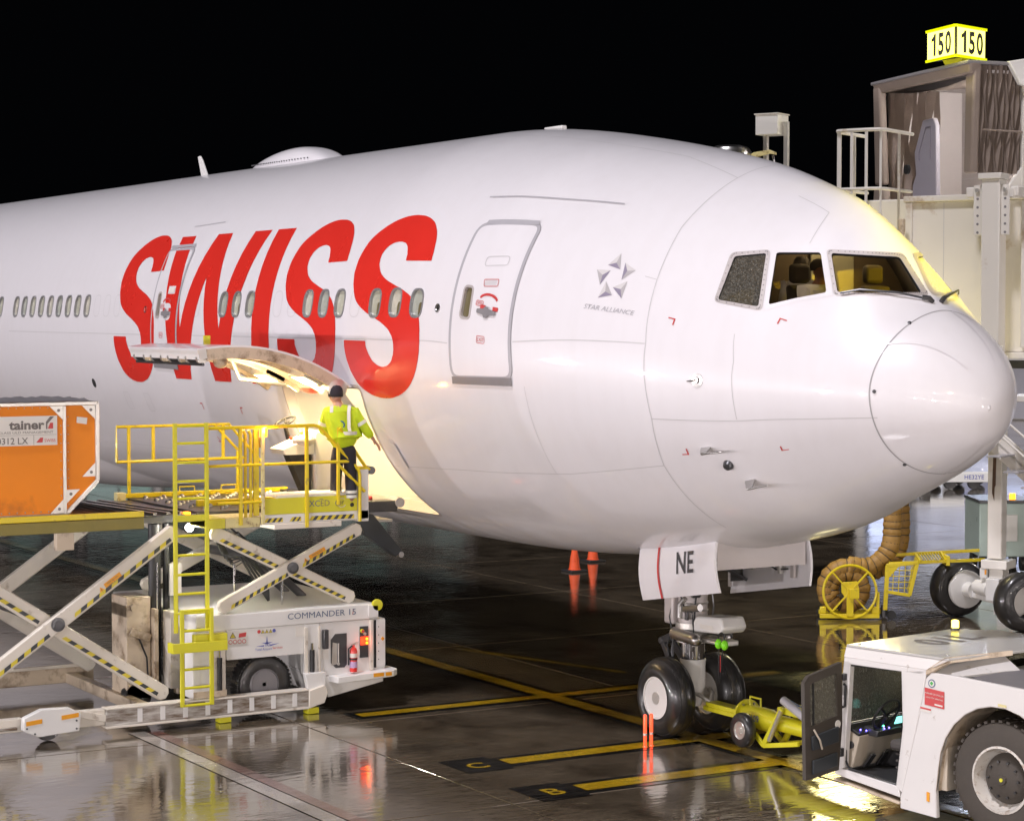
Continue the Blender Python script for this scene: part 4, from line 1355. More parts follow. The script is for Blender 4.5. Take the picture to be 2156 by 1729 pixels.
B(gx + .10, gx + .17, -.215, -.19, 1.60, 1.72).build('junction_box', 'dsteel', strut, .006)
B(gx - .08, gx + .02, -.182, -.176, .78, .90).build('data_plate', 'alu', strut)
MB().tube([(gx + .12, -.2, .62), (gx + .30, -.12, .60), (gx + .42, 0, .50)], .03, 8).tube([(gx + .12, .2, .62), (gx + .30, .12, .60), (gx + .42, 0, .50)], .03, 8).build('tow_lug', 'alu', strut)
wheel(-.42)
wheel(.42)

# ---------------------------------------------------------------- cargo loader (long axis along Y, its right side faces the camera)
lo = thing('cargo_loader', 'white and yellow scissor-lift cargo loader raised to the hold door', 'cargo loader', (-11.6, -5.2, 0))
XN, XF = -9.9, -13.4
# lower frame
rail = MB().box(-9.95, -9.75, -7.0, -3.95, .12, .355)
rail.build('base_rail', 'rust', lo, .012)
MB().box(-9.95, -9.735, -7.0, -3.95, .095, .125).box(-9.95, -9.735, -7.0, -3.95, .355, .375).build('rail_flange', 'worn', lo, .005)
for y in np.arange(-6.55, -4.0, .335):
    MB().box(-9.752, -9.742, y, y + .07, .15, .34).build('rail_plate', 'white', lo)
MB().box(-9.95, -9.80, -7.4, -7.0, .14, .36).bar((-9.80, -7.38, .33), (-9.80, -6.86, .20), .05, .10, (0, 0, 1)).build('rail_joint', 'worn', lo, .01)
MB().box(-9.95, -9.80, -12.5, -8.15, .16, .34).build('base_rail', 'worn', lo, .012)
MB().box(-9.80, -9.74, -12.5, -8.25, .20, .24).build('rail_flange', 'rust', lo, .006)
hb = MB().prism([(-9.74, -8.21, .20), (-9.74, -8.20, .37), (-9.74, -7.95, .47), (-9.74, -7.56, .46), (-9.74, -7.40, .36), (-9.74, -7.43, .13), (-9.74, -8.0, .10)], (.12, 0, 0))
hb.build('drive_cover', 'white', lo, .012)
for y0, y1, z in ((-8.17, -7.95, .295), (-7.68, -7.44, .335)):
    MB().prism([(-9.617, y0, z - .03), (-9.617, y1, z - .01), (-9.617, y1, z + .05), (-9.617, y0, z + .03)], (.004, 0, 0)).build('reflector', 'orangeink', lo)
for y, z in ((-8.16, .23), (-8.05, .15), (-7.47, .17), (-7.47, .28)):
    MB().lathe([(.014, 0), (.014, .008)], (-9.62, y, z), (1, 0, 0), 8).build('cover_bolt', 'dsteel', lo)
MB().lathe([(.05, -.05), (.17, -.06), (.19, 0), (.17, .06), (.05, .05)], (-9.85, -7.8, .19), (1, 0, 0), 24).build('support_wheel', 'tyre', lo)
MB().box(-13.5, -13.3, -12.5, -5.9, .16, .42).build('base_rail', 'cream', lo, .012)
MB().box(-13.30, -13.25, -12.5, -5.9, .40, .45).build('rail_flange', 'worn', lo, .006)
MB().box(-13.3, -9.95, -6.35, -6.2, .16, .32).build('cross_member', 'cream', lo, .01)
MB().prism([(-9.95, -3.95, .10), (-9.95, -3.95, .36), (-9.95, -3.70, .42), (-9.95, -3.64, .32), (-9.95, -3.70, .16)], (.22, 0, 0)).build('rail_end', 'worn', lo, .012)
for y in (-3.85, -5.22):
    MB().box(-9.96, -9.80, y - .09, y + .09, .005, .095).build('ground_pad', 'yel2', lo, .006)
# engine and drive body under the bridge scissor
MB().box(XF + .2, XN, -5.62, -2.76, 1.30, 1.52).build('scissor_frame', 'white', lo, .012)
text('COMMANDER 15', (XN + .004, -3.66, 1.385), (0, 1, 0), (0, 0, 1), .125, 'name_print', 'navy', lo, 0., 0., 1.15)
text('i', (XN + .004, -3.17, 1.385), (0, 1, 0), (0, 0, 1), .125, 'name_print', 'redink', lo, 0., .2, 1.0)
MB().lathe([(.085, 0), (.085, .05)], (XN - .02, -2.77, 1.50), (1, 0, 0), 20).build('corner_buffer', 'yel2', lo, .006)
MB().box(XN + .002, XN + .03, -2.92, -2.76, 1.33, 1.50).build('buffer_bracket', 'white', lo, .006)
sp = MB().box(-10.02, XN - .01, -5.15, -3.93, .87, 1.298)
sp.build('side_panel', 'white', lo, .008)
MB().box(-10.6, -10.03, -5.1, -3.7, .90, 1.29).build('engine_bay', 'dsteel', lo)
def tri_sign(y, z, k, par=lo):
    quad([(XN + .002, y - k * .55, z - k * .4), (XN + .002, y + k * .55, z - k * .4), (XN + .002, y, z + k * .55)], 'warning_sign', 'ink', par)
    quad([(XN + .004, y - k * .40, z - k * .31), (XN + .004, y + k * .40, z - k * .31), (XN + .004, y, z + k * .38)], 'warning_sign', 'stripeY', par)
    quad([(XN + .006, y - k * .03, z - k * .22), (XN + .006, y + k * .03, z - k * .22), (XN + .006, y + k * .03, z + k * .15), (XN + .006, y - k * .03, z + k * .15)], 'warning_sign', 'ink', par)
SX = XN - .008
B(SX, SX + .003, -5.13, -4.84, 1.09, 1.27).build('decal', 'label', lo)
tri_sign(-5.06, 1.215, .09)
MB().prism([(SX + .004, -4.97, 1.18), (SX + .004, -4.86, 1.19), (SX + .004, -4.85, 1.25), (SX + .004, -4.96, 1.24)], (.002, 0, 0)).build('decal', 'redink', lo)
for i in range(4):
    y = -5.095 + i * .07
    MB().lathe([(.031, 0), (.031, .002), (.024, .002), (.024, 0)], (SX + .004, y, 1.125), (1, 0, 0), 18).build('ban_sign', 'redink', lo)
    MB().lathe([(.022, 0), (.022, .003)], (SX + .004, y, 1.125), (1, 0, 0), 14).build('ban_sign', 'label', lo)
B(SX, SX + .003, -4.68, -4.39, 1.21, 1.275).build('decal', 'label', lo)
for i in range(3):
    tri_sign(-4.595 + i * .06, 1.238, .055)
MB().lathe([(.026, 0), (.026, .003)], (SX + .004, -4.655, 1.242), (1, 0, 0), 14).build('ban_sign', 'redink', lo)
MB().lathe([(.026, 0), (.026, .003)], (SX + .004, -4.42, 1.242), (1, 0, 0), 14).build('ban_sign', 'blueink', lo)
B(SX, SX + .003, -4.08, -3.93, 1.13, 1.27).build('decal', 'label', lo)
# operator's emblem on the side panel
ey, ez = -4.53, 1.045
for pts in ([(ey, ez + .13), (ey - .012, ez + .02), (ey + .012, ez + .02)], [(ey - .09, ez + .035), (ey + .09, ez + .035), (ey, ez + .01)], [(ey - .17, ez - .01), (ey - .045, ez + .0), (ey - .05, ez - .022)], [(ey + .20, ez + .012), (ey + .045, ez + .0), (ey + .05, ez - .022)]):
    quad([(SX + .004, y, z) for y, z in pts], 'operator_emblem', 'blueink', lo)
text('TAS', (SX + .005, ey, ez - .022), (0, 1, 0), (0, 0, 1), .05, 'operator_name', 'blueink', lo, .004, .15)
text('Total Airport', (SX + .005, ey - .055, ez - .075), (0, 1, 0), (0, 0, 1), .048, 'operator_name', 'blueink', lo, .002)
text('Services', (SX + .005, ey + .165, ez - .066), (0, 1, 0), (0, 0, 1), .048, 'operator_name', 'redink', lo, .002)
# uprights
MB().box(-10.2, XN, -5.67, -5.38, .36, 1.298).build('corner_post', 'white', lo, .008)
MB().box(-10.05, XN - .02, -5.37, -5.16, .36, 1.298).build('corner_post', 'worn', lo, .008)
B(XN + .001, XN + .012, -5.66, -5.16, .37, .46).build('post_foot', 'cream', lo)
MB().box(XN + .001, XN + .004, -5.58, -5.45, .40, .45).build('post_slot', 'black', lo)
for y in (-5.27, -3.83):
    MB().tube([(XN + .02, y, .46 if y < -5 else .56), (XN + .02, y, .92)], .035, 12).build('ram_body', 'black', lo)
    MB().tube([(XN + .02, y, .92), (XN + .02, y, 1.02)], .018, 10).build('ram_rod', 'chrome', lo)
MB().box(-10.05, XN - .005, -3.94, -3.70, .56, 1.298).build('corner_post', 'white', lo, .008)
MB().box(XN - .004, XN + .03, -3.95, -3.90, .60, 1.25).box(XN - .004, XN + .03, -3.73, -3.70, .60, 1.25).build('post_flange', 'worn', lo, .004)
MB().prism([(XN + .02, -3.99, .60), (XN + .02, -3.66, .60), (XN + .02, -3.66, .36), (XN + .02, -3.93, .33)], (.10, 0, 0)).build('step_box', 'white', lo, .008)
# tail box with lamps
MB().box(-12.4, XN - .012, -3.69, -2.63, .52, 1.295).build('rear_body', 'white', lo, .012)
MB().prism([(XN - .012, -3.68, .515), (XN - .012, -3.56, .20), (XN - .012, -2.66, .36), (XN - .012, -2.66, .515)], (-2.4, 0, 0)).build('belly_plate', 'white', lo, .01)
MB().prism([(XN - .01, -3.55, .52), (XN + .20, -3.50, .52), (XN + .20, -2.60, .55), (XN + .12, -2.50, .56), (XN - .2, -2.50, .56), (XN - .2, -3.55, .52)], (0, 0, -.095)).build('rear_bumper', 'white', lo, .01)
for y0, y1 in ((-2.93, -2.76), (-2.73, -2.63)):
    MB().box(XN + .201, XN + .204, y0, y1, .475, .53).build('reflector', 'orangeink', lo)
L_ = [(-3.52, .70), (-3.44, .62), (-3.30, .62), (-3.26, .66), (-3.26, 1.12), (-3.45, 1.12), (-3.52, 1.04)]
op = MB().prism([(XN - .011, y, z) for y, z in L_], (.006, 0, 0)).build('filler_recess', 'dsteel', lo, .003)
MB().tube([(XN + .002, -3.40, .70), (XN + .002, -3.40, .98)], .012, 8).lathe([(.022, 0), (.022, .008)], (XN + .0, -3.40, .68), (1, 0, 0), 12).build('sight_glass', 'alu', op)
MB().prism([(XN - .003, -3.51, .66), (XN - .003, -3.42, .68), (XN - .003, -3.42, .98), (XN - .003, -3.49, 1.0)], (.003, 0, 0)).build('bracket_plate', 'alu', op)
MB().box(XN - .011, XN + .004, -3.05, -2.915, .74, 1.20).build('lamp_panel', 'stripeK', lo)
tlp = MB().box(XN + .004, XN + .016, -3.045, -2.92, .93, 1.05).build('tail_lamp', 'lampR', lo)
for z in (.955, 1.015):
    MB().lathe([(.02, 0), (.02, .01)], (XN + .016, -2.945, z), (1, 0, 0), 12).build('bulb', 'lampA', tlp)
MB().lathe([(.03, 0), (.028, .03)], (XN + .004, -3.02, 1.135), (1, 0, 0), 14).build('stop_button', 'yel2', lo)
MB().lathe([(.022, 0), (.02, .04)], (XN + .01, -3.02, 1.135), (1, 0, 0), 12).build('stop_knob', 'redink', lo)
MB().lathe([(.024, 0), (.024, .012)], (XN + .004, -2.975, 1.09), (1, 0, 0), 14).build('key_switch', 'alu', lo)
lamp('tail_glow', (XN + .12, -2.97, .98), .5, (1, .12, .03), .03)
MB().box(XN - .011, XN + .05, -2.90, -2.855, .55, 1.29).build('guard_rail', 'worn', lo, .005)
MB().box(XN - .15, XN + .02, -2.79, -2.64, .60, 1.28).build('corner_guard', 'white', lo, .008)
MB().box(XN - .011, XN + .022, -2.815, -2.795, .58, 1.28).build('door_slot', 'black', lo)
MB().lathe([(.03, 0), (.03, .012)], (XN + .02, -2.69, 1.0), (1, 0, 0), 4).build('side_marker', 'orangeink', lo)
for z in (.70, .82, .94, 1.06, 1.18):
    MB().lathe([(.008, 0), (.008, .006)], (XN + .02, -2.755, z), (1, 0, 0), 6).build('guard_bolt', 'dsteel', lo)
MB().box(XN - .011, XN + .06, -3.66, -3.58, .92, 1.20).build('work_lamp_box', 'dsteel', lo, .01)
B(XN - .011, XN - .006, -3.655, -3.56, .76, .90).build('decal', 'label', lo)
B(XN - .011, XN - .006, -3.16, -3.05, .78, .86).build('decal', 'label', lo)
# wheels
def lwheel(x, y, par, r_=.42):
    ty = MB().lathe([(r_ * .52, -.13), (r_ * .9, -.15), (r_ * .98, -.12), (r_, 0), (r_ * .98, .12), (r_ * .9, .15), (r_ * .52, .13)], (x, y, r_ + .03), (1, 0, 0), 40, False).build('road_wheel', 'tyre', par, sharp=50)
    MB().lathe([(r_ * .55, .13), (r_ * .5, .15), (r_ * .46, .08), (r_ * .2, .05), (r_ * .18, .12), (.03, .13)], (x, y, r_ + .03), (1, 0, 0), 30).build('wheel_rim', 'midgrey', ty, sharp=40)
    lug = MB()
    for i in range(44):
        t = 2 * PI * i / 44
        lug.box(-.14, .14, r_ - .012, r_ + .008, -.018, .018)
        for k in range(len(lug.v) - 8, len(lug.v)):
            a, b, c = lug.v[k]
            lug.v[k] = (x + a, y + b * math.cos(t) - c * math.sin(t), r_ + .03 + b * math.sin(t) + c * math.cos(t))
    lug.build('tread_lugs', 'tyre', ty, kind='stuff')
lwheel(-10.2, -4.50, lo)
lwheel(-13.1, -4.50, lo)
# scissor legs: (near, far) for the bridge and for the main deck
def arm(x, p, q, mat='worn', hz=True, w_=.10, h=.20):
    """box-section leg in a plane X = x with hazard stripes on its near face"""
    a, b = V((x, *p)), V((x, *q))
    t = (b - a).normalized()
    o = MB().bar(a, b, w_, h, (1, 0, 0)) if False else MB()
    n_ = V((0, -t.z, t.y))
    if n_.z < 0:
        n_ = -n_
    n2 = n_ * h / 2
    e_ = t * .05
    o.prism([a - n2, b - n2, b - n2 * .4 + e_, b + n2 * .4 + e_, b + n2, a + n2, a + n2 * .4 - e_, a - n2 * .4 - e_], (w_, 0, 0))
    ob = o.build('scissor_leg', mat, lo, .018)
    if hz:
        f = V((w_ + .002, 0, 0))
        L = (b - a).length
        hazard(a + t * .10 - n_ * .075 + f, a + t * L * .46 - n_ * .075 + f, .05, (1, 0, 0), ob, 16)
        hazard(a + t * L * .56 - n_ * .075 + f, a + t * (L - .10) - n_ * .075 + f, .05, (1, 0, 0), ob, 16)
    return ob
def cap_sign(x, c, ang, par):
    c = V((x, *c))
    t, n_ = V((0, math.cos(ang), math.sin(ang))), V((0, -math.sin(ang), math.cos(ang)))
    quad([c + t * a + n_ * b for a, b in ((-.02, -.05), (.26, -.05), (.26, .05), (-.02, .05))], 'load_plate', 'orangeink', par)
    for k, tx in ((.012, '7000 kg max.'), (-.03, '(15500 lb max.)')):
        text(tx, c + t * .12 + n_ * k + V((.002, 0, 0)), t, n_, .036, 'load_text', 'greyink', par)
    quad([c + t * -.14 + n_ * -.045, c + t * -.03 + n_ * -.045, c + t * -.085 + n_ * .05], 'warning_sign', 'orangeink', par)
    text('!', c + t * -.085 + n_ * -.035 + V((.002, 0, 0)), t, n_, .08, 'warning_mark', 'ink', par)
b2 = arm(-10.12, (-5.16, 1.60), (-3.00, 2.62))
b1 = arm(-10.24, (-5.22, 2.66), (-3.06, 1.60))
cap_sign(-10.015, (-3.78, 2.235), math.atan2(1.02, 2.16), b2)
arm(-13.12, (-5.16, 1.60), (-3.00, 2.62), hz=False)
arm(-13.24, (-5.22, 2.66), (-3.06, 1.60), hz=False)
MB().tube([(-10.0, -4.07, 2.11), (-13.3, -4.07, 2.11)], .07, 16).build('pivot_shaft', 'dsteel', lo)
MB().lathe([(.085, 0), (.085, .03), (.05, .035), (.05, .045)], (-10.02, -4.07, 2.11), (1, 0, 0), 20).build('pivot_cap', 'dsteel', lo)
m1 = arm(-10.14, (-9.30, .36), (-5.88, 2.72), w_=.11, h=.22)
m2 = arm(-10.28, (-9.30, 2.62), (-5.98, .42), w_=.11, h=.22)
cap_sign(-10.025, (-6.88, 2.02), math.atan2(2.36, 3.42), m1)
arm(-13.12, (-9.30, .36), (-5.88, 2.72), hz=False, w_=.11, h=.22)
arm(-13.26, (-9.30, 2.62), (-5.98, .42), hz=False, w_=.11, h=.22)
MB().tube([(-10.02, -7.58, 1.54), (-13.3, -7.58, 1.54)], .08, 16).build('pivot_shaft', 'dsteel', lo)
MB().lathe([(.095, 0), (.095, .03), (.055, .035), (.055, .045)], (-10.03, -7.58, 1.54), (1, 0, 0), 20).build('pivot_cap', 'dsteel', lo)
for x in (-11.3, -11.9):
    MB().tube([(x, -3.3, 1.5), (x, -4.4, 2.5)], .06, 12).build('lift_ram', 'dsteel', lo)
    MB().tube([(x, -4.4, 2.5), (x, -4.65, 2.72)], .035, 10).build('ram_rod', 'chrome', lo)
for y in (-4.77, -4.02):
    MB().tube([(-10.5, y, 1.5), (-10.5, y, 2.15)], .02, 8).build('guide_rod', 'chrome', lo)
hs = MB()
for k in range(5):
    hs.tube([(-11 - .05 * k, -4.9 + .03 * k, 2.6), (-11.0, -4.75 + .05 * k, 2.25 - .05 * k), (-10.9, -4.5 + .04 * k, 2.2), (-10.8, -4.35 + .06 * k, 1.9), (-10.8, -4.1, 1.55)], .018, 6)
hs.build('hydraulic_hoses', 'black', lo)
# guide masts beside the main deck
mast = MB().tube([(-11.0, -5.80, .3), (-11.0, -5.80, 2.75)], .09, 16).tube([(-11.0, -5.62, .3), (-11.0, -5.62, 2.75)], .05, 14)
mast.build('lift_mast', 'black', lo)
MB().tube([(-10.905, -5.80, .6), (-10.905, -5.80, 2.2)], .01, 6).build('mast_rod', 'chrome', lo)
MB().box(-11.5, -10.9, -6.27, -5.90, .25, 1.72).build('mast_housing', 'cream', lo, .012)
MB().tube([(-10.9, -6.18, 1.58), (-10.82, -6.18, 1.58)], .05, 12).build('mast_boss', 'cream', lo)
MB().bar((-10.87, -6.22, 1.24), (-10.87, -5.92, 1.12), .04, .12).build('mast_bracket', 'cream', lo, .008)
MB().tube([(-10.87, -6.1, 1.15), (-10.86, -5.98, .85), (-10.86, -5.96, .5)], .014, 6).build('mast_cable', 'black', lo)
MB().box(-10.9, -10.75, -5.90, -5.84, .3, 1.55).box(-10.9, -10.75, -5.56, -5.50, .3, 1.45).build('mast_rail', 'cream', lo, .008)
MB().box(-10.85, -10.55, -5.74, -5.50, .42, 1.52).build('control_cabinet', 'worn', lo, .01)
MB().box(-10.86, -10.82, -5.64, -5.46, 1.72, 2.18).build('splash_plate', 'alu', lo)
MB().lathe([(.20, -.10), (.22, 0), (.20, .10)], (-11.0, -6.1, .28), (1, 0, 0), 20).build('caster', 'tyre', lo)
# bridge platform
MB().box(XF, -10.62, -5.30, -2.62, 2.74, 2.93).build('bridge_deck', 'dsteel', lo, .01)
cw = MB().box(-10.60, XN - .02, -5.42, -2.92, 2.76, 2.88).build('catwalk', 'alu', lo, .006)
MB().box(-10.60, XN + .005, -5.16, -4.63, 2.742, 2.885).build('catwalk_step', 'cyel', lo, .008)
MB().box(-10.60, XN + .002, -5.42, -5.165, 2.742, 2.885).build('catwalk_step', 'yel2', lo, .008)
MB().box(XN - .02, XN + .005, -4.61, -3.085, 2.905, 3.135).build('toe_board', 'yel2', lo, .004)
MB().box(XN - .02, XN + .003, -4.61, -2.90, 2.78, 2.904).build('side_skirt', 'white', lo, .004)
MB().box(XN - .3, XN + .003, -3.08, -2.90, 2.742, 3.50).build('end_post', 'white', lo, .008)
MB().box(XN - .5, XN + .02, -4.42, -3.35, 2.69, 2.77).build('lower_beam', 'worn', lo, .008)
MB().box(XN - .6, XN - .025, -4.35, -2.95, 3.135, 3.175).build('toe_cap', 'white', lo, .006)
for y0, y1, n_ in ((-4.58, -4.28, 7), (-4.18, -3.99, 5), (-3.87, -3.14, 13)):
    hazard((XN + .004, y0, 2.795), (XN + .004, y1, 2.795), .062, (1, 0, 0), lo, n_)
text('XC', (XN + .009, -3.775, 2.995), (0, 1, 0), (0, 0, 1), .125, 'name_print', 'navy', lo, 0, 0, 1.0)
text('ED', (XN + .009, -3.61, 2.995), (0, 1, 0), (0, 0, 1), .125, 'name_print', 'greyink', lo, -.008, 0, 1.0)
B(XN + .006, XN + .008, -3.70, -3.64, 3.095, 3.103).build('name_bar', 'greyink', lo)
for dy, rr in ((-.03, .04), (.03, .065)):
    MB().tube(arc_ring((XN + .008, -3.37 + dy, 3.03), rr, 0, R(50), R(330), (0, 1, 0), (0, 0, 1), 16), .005, 5).build('maker_emblem', 'label' if dy > 0 else 'navy', lo)
text('JBT', (XN + .009, -3.355, 3.01), (0, 1, 0), (0, 0, 1), .06, 'name_print', 'ink', lo, .006, .2)
# deck rollers
bal = MB()
for i in range(11):
    for j in range(8):
        bal.ball((-13.15 + i * .23, -5.1 + j * .3 + (.15 if i % 2 else 0), 2.935), .045, n=8, m=5)
bal.build('ball_casters', 'steel', lo, kind='stuff')
MB().box(XF - .05, -10.7, -2.75, -2.50, 2.85, 2.97).build('bridge_nose', 'dsteel', lo, .015)
MB().tube([(-10.45, -2.52, 2.93), (-12.6, -2.30, 2.93)], .05, 10).build('nose_roller', 'steel', lo)
MB().box(-10.72, -10.35, -2.90, -2.18, 2.82, 2.98).build('bridge_wing', 'dsteel', lo, .012)
MB().tube([(-10.32, -2.16, 2.95), (-10.75, -2.10, 2.95)], .075, 14).build('bumper_roller', 'grey', lo)
MB().tube([(XN - .02, -2.84, 3.48), (XN - .25, -2.80, 3.48)], .06, 14).build('bumper_roller', 'dsteel', lo)
MB().prism([(-10.45, -2.90, 2.80), (-10.45, -2.62, 2.80), (-10.45, -2.12, 2.22), (-10.45, -2.24, 2.14), (-10.45, -2.75, 2.50)], (.14, 0, 0)).build('swing_flap', 'stripeK', lo, .012)
MB().tube([(-10.3, -2.15, 2.17), (-10.5, -2.15, 2.17)], .045, 12).build('flap_roller', 'steel', lo)
MB().box(-12.9, -10.4, -2.55, -2.25, 2.66, 2.70).build('under_flap', 'alu', lo)
for i in range(5):
    MB().tube([(-10.7 - i * .35, -2.7, 3.0), (-10.7 - i * .35, -2.45, 3.0)], .035, 8).build('side_guide', 'redink', lo)
# railings
def pipe(pts, r_=.022, name='railing', mat='yel'):
    return MB().tube(pts, r_, 10).build(name, mat, lo)
X_ = XN + .03
T = 4.165
pipe([(X_, -5.42, T), (X_, -3.80, T), (X_, -3.72, T - .02), (X_, -3.66, T - .07), (X_, -3.08, 3.50), (X_, -3.06, 3.42), (X_, -3.06, 2.75)], .026)
pipe([(X_, -5.42, 3.63), (X_, -3.22, 3.63)])
pipe([(X_, -5.30, 3.10), (X_, -4.61, 3.10)])
for y, z0, z1 in ((-4.94, 2.78, T), (-4.60, 2.78, T), (-3.91, 2.70, T)):
    MB().box(X_ - .022, X_ + .022, y - .024, y + .024, z0, z1).build('rail_post', 'yel' if y != -4.60 else 'cyel', lo, .005)
MB().box(X_ - .02, X_ + .02, -3.43, -3.385, 3.0, 4.13).build('rail_post', 'yel', lo, .005)
pipe([(X_ + .03, -3.40, 4.12), (X_ - .10, -2.90, 3.51)], .026)
pipe([(X_, -3.40, 3.58), (X_, -2.98, 3.18)])
pipe([(X_ - .08, -3.05, 3.52), (X_ - .08, -2.86, 3.50)], .03)
for y in (-4.84, -4.76):
    pipe([(X_ - .06, y, 2.85), (X_ - .06, y, 4.05), (X_ - .06, y - .03, 4.12)], .024)
MB().box(X_ - .08, X_ - .03, -4.72, -4.64, 2.9, 4.13).build('gate_post', 'yel', lo, .006)
# far side railing
F_ = XF
pipe([(F_, -5.47, 3.49), (F_, -5.47, 4.03), (F_, -3.60, 4.03), (F_, -3.05, 3.42)], .024)
pipe([(F_, -5.47, 3.49), (F_, -3.35, 3.49)], .024)
for y, z0, z1 in ((-5.27, 2.96, 4.03), (-4.87, 3.49, 4.03), (-3.70, 3.49, 4.03), (-3.45, 2.96, 3.60)):
    MB().box(F_ - .02, F_ + .02, y - .024, y + .024, z0, z1).build('rail_post', 'yel', lo, .005)
pipe([(F_, -3.85, 4.03), (F_, -3.45, 3.62)])
MB().box(F_ - .04, F_ + .05, -5.42, -2.60, 2.93, 3.0).build('deck_guide', 'yel', lo, .008)
MB().box(F_ - .05, F_ + .10, -5.50, -5.36, 2.86, 3.02).build('guide_stop', 'cyel', lo, .008)
for y in (-4.45, -3.75):
    pipe([(F_ + .03, y, 3.0), (F_ + .03, y, 3.07), (F_ + .03, y + .25, 3.07), (F_ + .03, y + .25, 3.0)], .012)
MB().box(-11.5, -11.42, -4.95, -3.7, 2.93, 3.02).build('deck_guide', 'yel', lo, .006)
# ladder in two lengths with a stowage tray
def ladder(x, y0, y1, z0, z1, rungs):
    ld_ = MB().box(x - .02, x + .02, y0 - .028, y0 + .028, z0, z1).build('ladder', 'yel2', lo, .004)
    MB().box(x - .02, x + .02, y1 - .028, y1 + .028, z0, z1).build('ladder_rail', 'yel2', ld_, .004)
    for z in rungs:
        MB().tube([(x, y0 + .03, z), (x, y1 - .03, z)], .020, 10).build('rung', 'yel2', ld_)
    return ld_
ladder(-9.79, -5.96, -5.49, 1.33, 4.25, [1.60, 1.87, 2.14, 2.41, 2.68, 3.20, 3.44, 3.70, 3.97, 4.21])
MB().box(-9.80, -9.78, -5.93, -5.52, 2.88, 2.97).build('ladder_plate', 'yel2', lo, .003)
ladder(-9.72, -5.90, -5.46, .30, 1.66, [.315, .56, .82, 1.08, 1.36, 1.64])
MB().box(-9.70, -9.66, -6.06, -5.24, 1.06, 1.20).box(-9.86, -9.705, -6.06, -6.02, 1.06, 1.20).build('ladder_tray', 'yel2', lo, .004)
MB().box(-9.90, -9.76, -5.68, -5.20, 1.07, 1.28).build('ladder_bracket', 'yel2', lo, .004)
# driver's console
cs_ = MB().prism([(-11.05, -3.39, 2.9), (-11.05, -3.05, 2.9), (-11.05, -3.05, 3.86), (-11.05, -3.12, 3.96), (-11.05, -3.25, 4.02), (-11.05, -3.42, 4.05), (-11.05, -3.42, 3.7)], (.42, 0, 0))
co_ = cs_.build('console', 'white', lo, .02)
MB().prism([(-11.08, -3.44, 3.98), (-11.08, -3.95, 3.78), (-11.08, -3.90, 3.70), (-11.08, -3.44, 3.70)], (.48, 0, 0)).build('control_panel', 'white', co_, .01)
MB().prism([(-10.9, -3.44, 3.0), (-10.9, -3.50, 3.0), (-10.9, -3.82, 3.70), (-10.9, -3.44, 3.70)], (.2, 0, 0)).build('console_leg', 'black', co_, .01)
for k, (y, mt) in enumerate(((-3.62, 'lampA'), (-3.72, 'lampR'), (-3.53, 'lampA'))):
    MB().ball((-10.75 - .05 * k, y, 3.97 + (y + 3.62) * .38), .028, n=8, m=6).build('pilot_lamp', mt, co_)
lamp('console_glow', (-10.7, -3.65, 4.10), 1.2, (1, .35, .08), .03)
sw = MB().tube([V((-10.86, -3.80, 4.17)) + V((math.cos(t), .78 * math.sin(t), .42 * math.sin(t))) * .19 for t in np.linspace(0, 2 * PI, 25)], .017, 8)
for t in (0.4, 2.5, 4.6):
    sw.tube([(-10.86, -3.80, 4.15), V((-10.86, -3.80, 4.17)) + V((math.cos(t), .78 * math.sin(t), .42 * math.sin(t))) * .19], .012, 6)
sw.tube([(-10.86, -3.80, 4.15), (-10.86, -3.74, 3.92)], .035, 10)
sw.build('steering_wheel', 'black', co_)
bag = MB().ball((-10.66, -3.58, 3.90), .17, .7, 1.1, .55, 14, 9)
bag.build('paper_bag', 'cgrey', co_)
# lamps of the loader
bc = MB().lathe([(.055, 0), (.055, .10), (.045, .13), (.02, .14)], (-9.93, -4.56, 4.02), (0, 0, 1), 16).build('amber_beacon', 'lampA', lo)
MB().lathe([(.07, -.14), (.07, 0)], (-9.97, -4.60, 4.01), (0, 0, 1), 14).build('beacon_base', 'orangeink', bc)
lamp('beacon_glow', (-9.84, -4.56, 4.12), 22, (1, .45, .06), .06)
hl = MB().ball((-10.7, -5.38, 2.70), .06, n=12, m=8).build('work_lamp', 'lampW', lo)
lamp('work_glow', (-10.58, -5.40, 2.66), 40, (1, .95, .82), .06)
MB().box(-10.75, -10.65, -5.47, -5.38, 2.86, 2.93).build('marker_lamp', 'lampA', lo)
# main deck
MB().box(XF, XN, -12.5, -6.40, 2.80, 2.96).build('main_deck', 'dsteel', lo, .01)
MB().box(XN - .03, XN + .02, -12.5, -6.38, 2.965, 3.045).build('deck_edge', 'yel', lo, .008)
MB().box(XN - .03, XN + .015, -12.5, -6.38, 2.80, 2.96).build('deck_fascia', pm('olive_paint', (.20, .16, .02), .4, var=.2), lo, .006)
for i in range(14):
    y = -6.5 - i * .14
    MB().tube([(-10.1, y, 2.975), (-13.2, y, 2.975)], .028, 8).build('deck_roller', 'steel', lo)
for y in (-6.1, -5.9, -5.7):
    MB().bar((-10.7, y + .2, 2.92), (-13.3, y - .1, 2.92), .06, .03).build('deck_slat', 'steel', lo)
MB().box(XF, -10.65, -6.40, -5.30, 2.80, 2.90).build('transfer_deck', 'dsteel', lo)
for x in (-10.05, -13.3):
    MB().box(x - .06, x + .06, -7.6, -7.35, 2.55, 2.80).build('deck_bracket', 'cream', lo, .01)

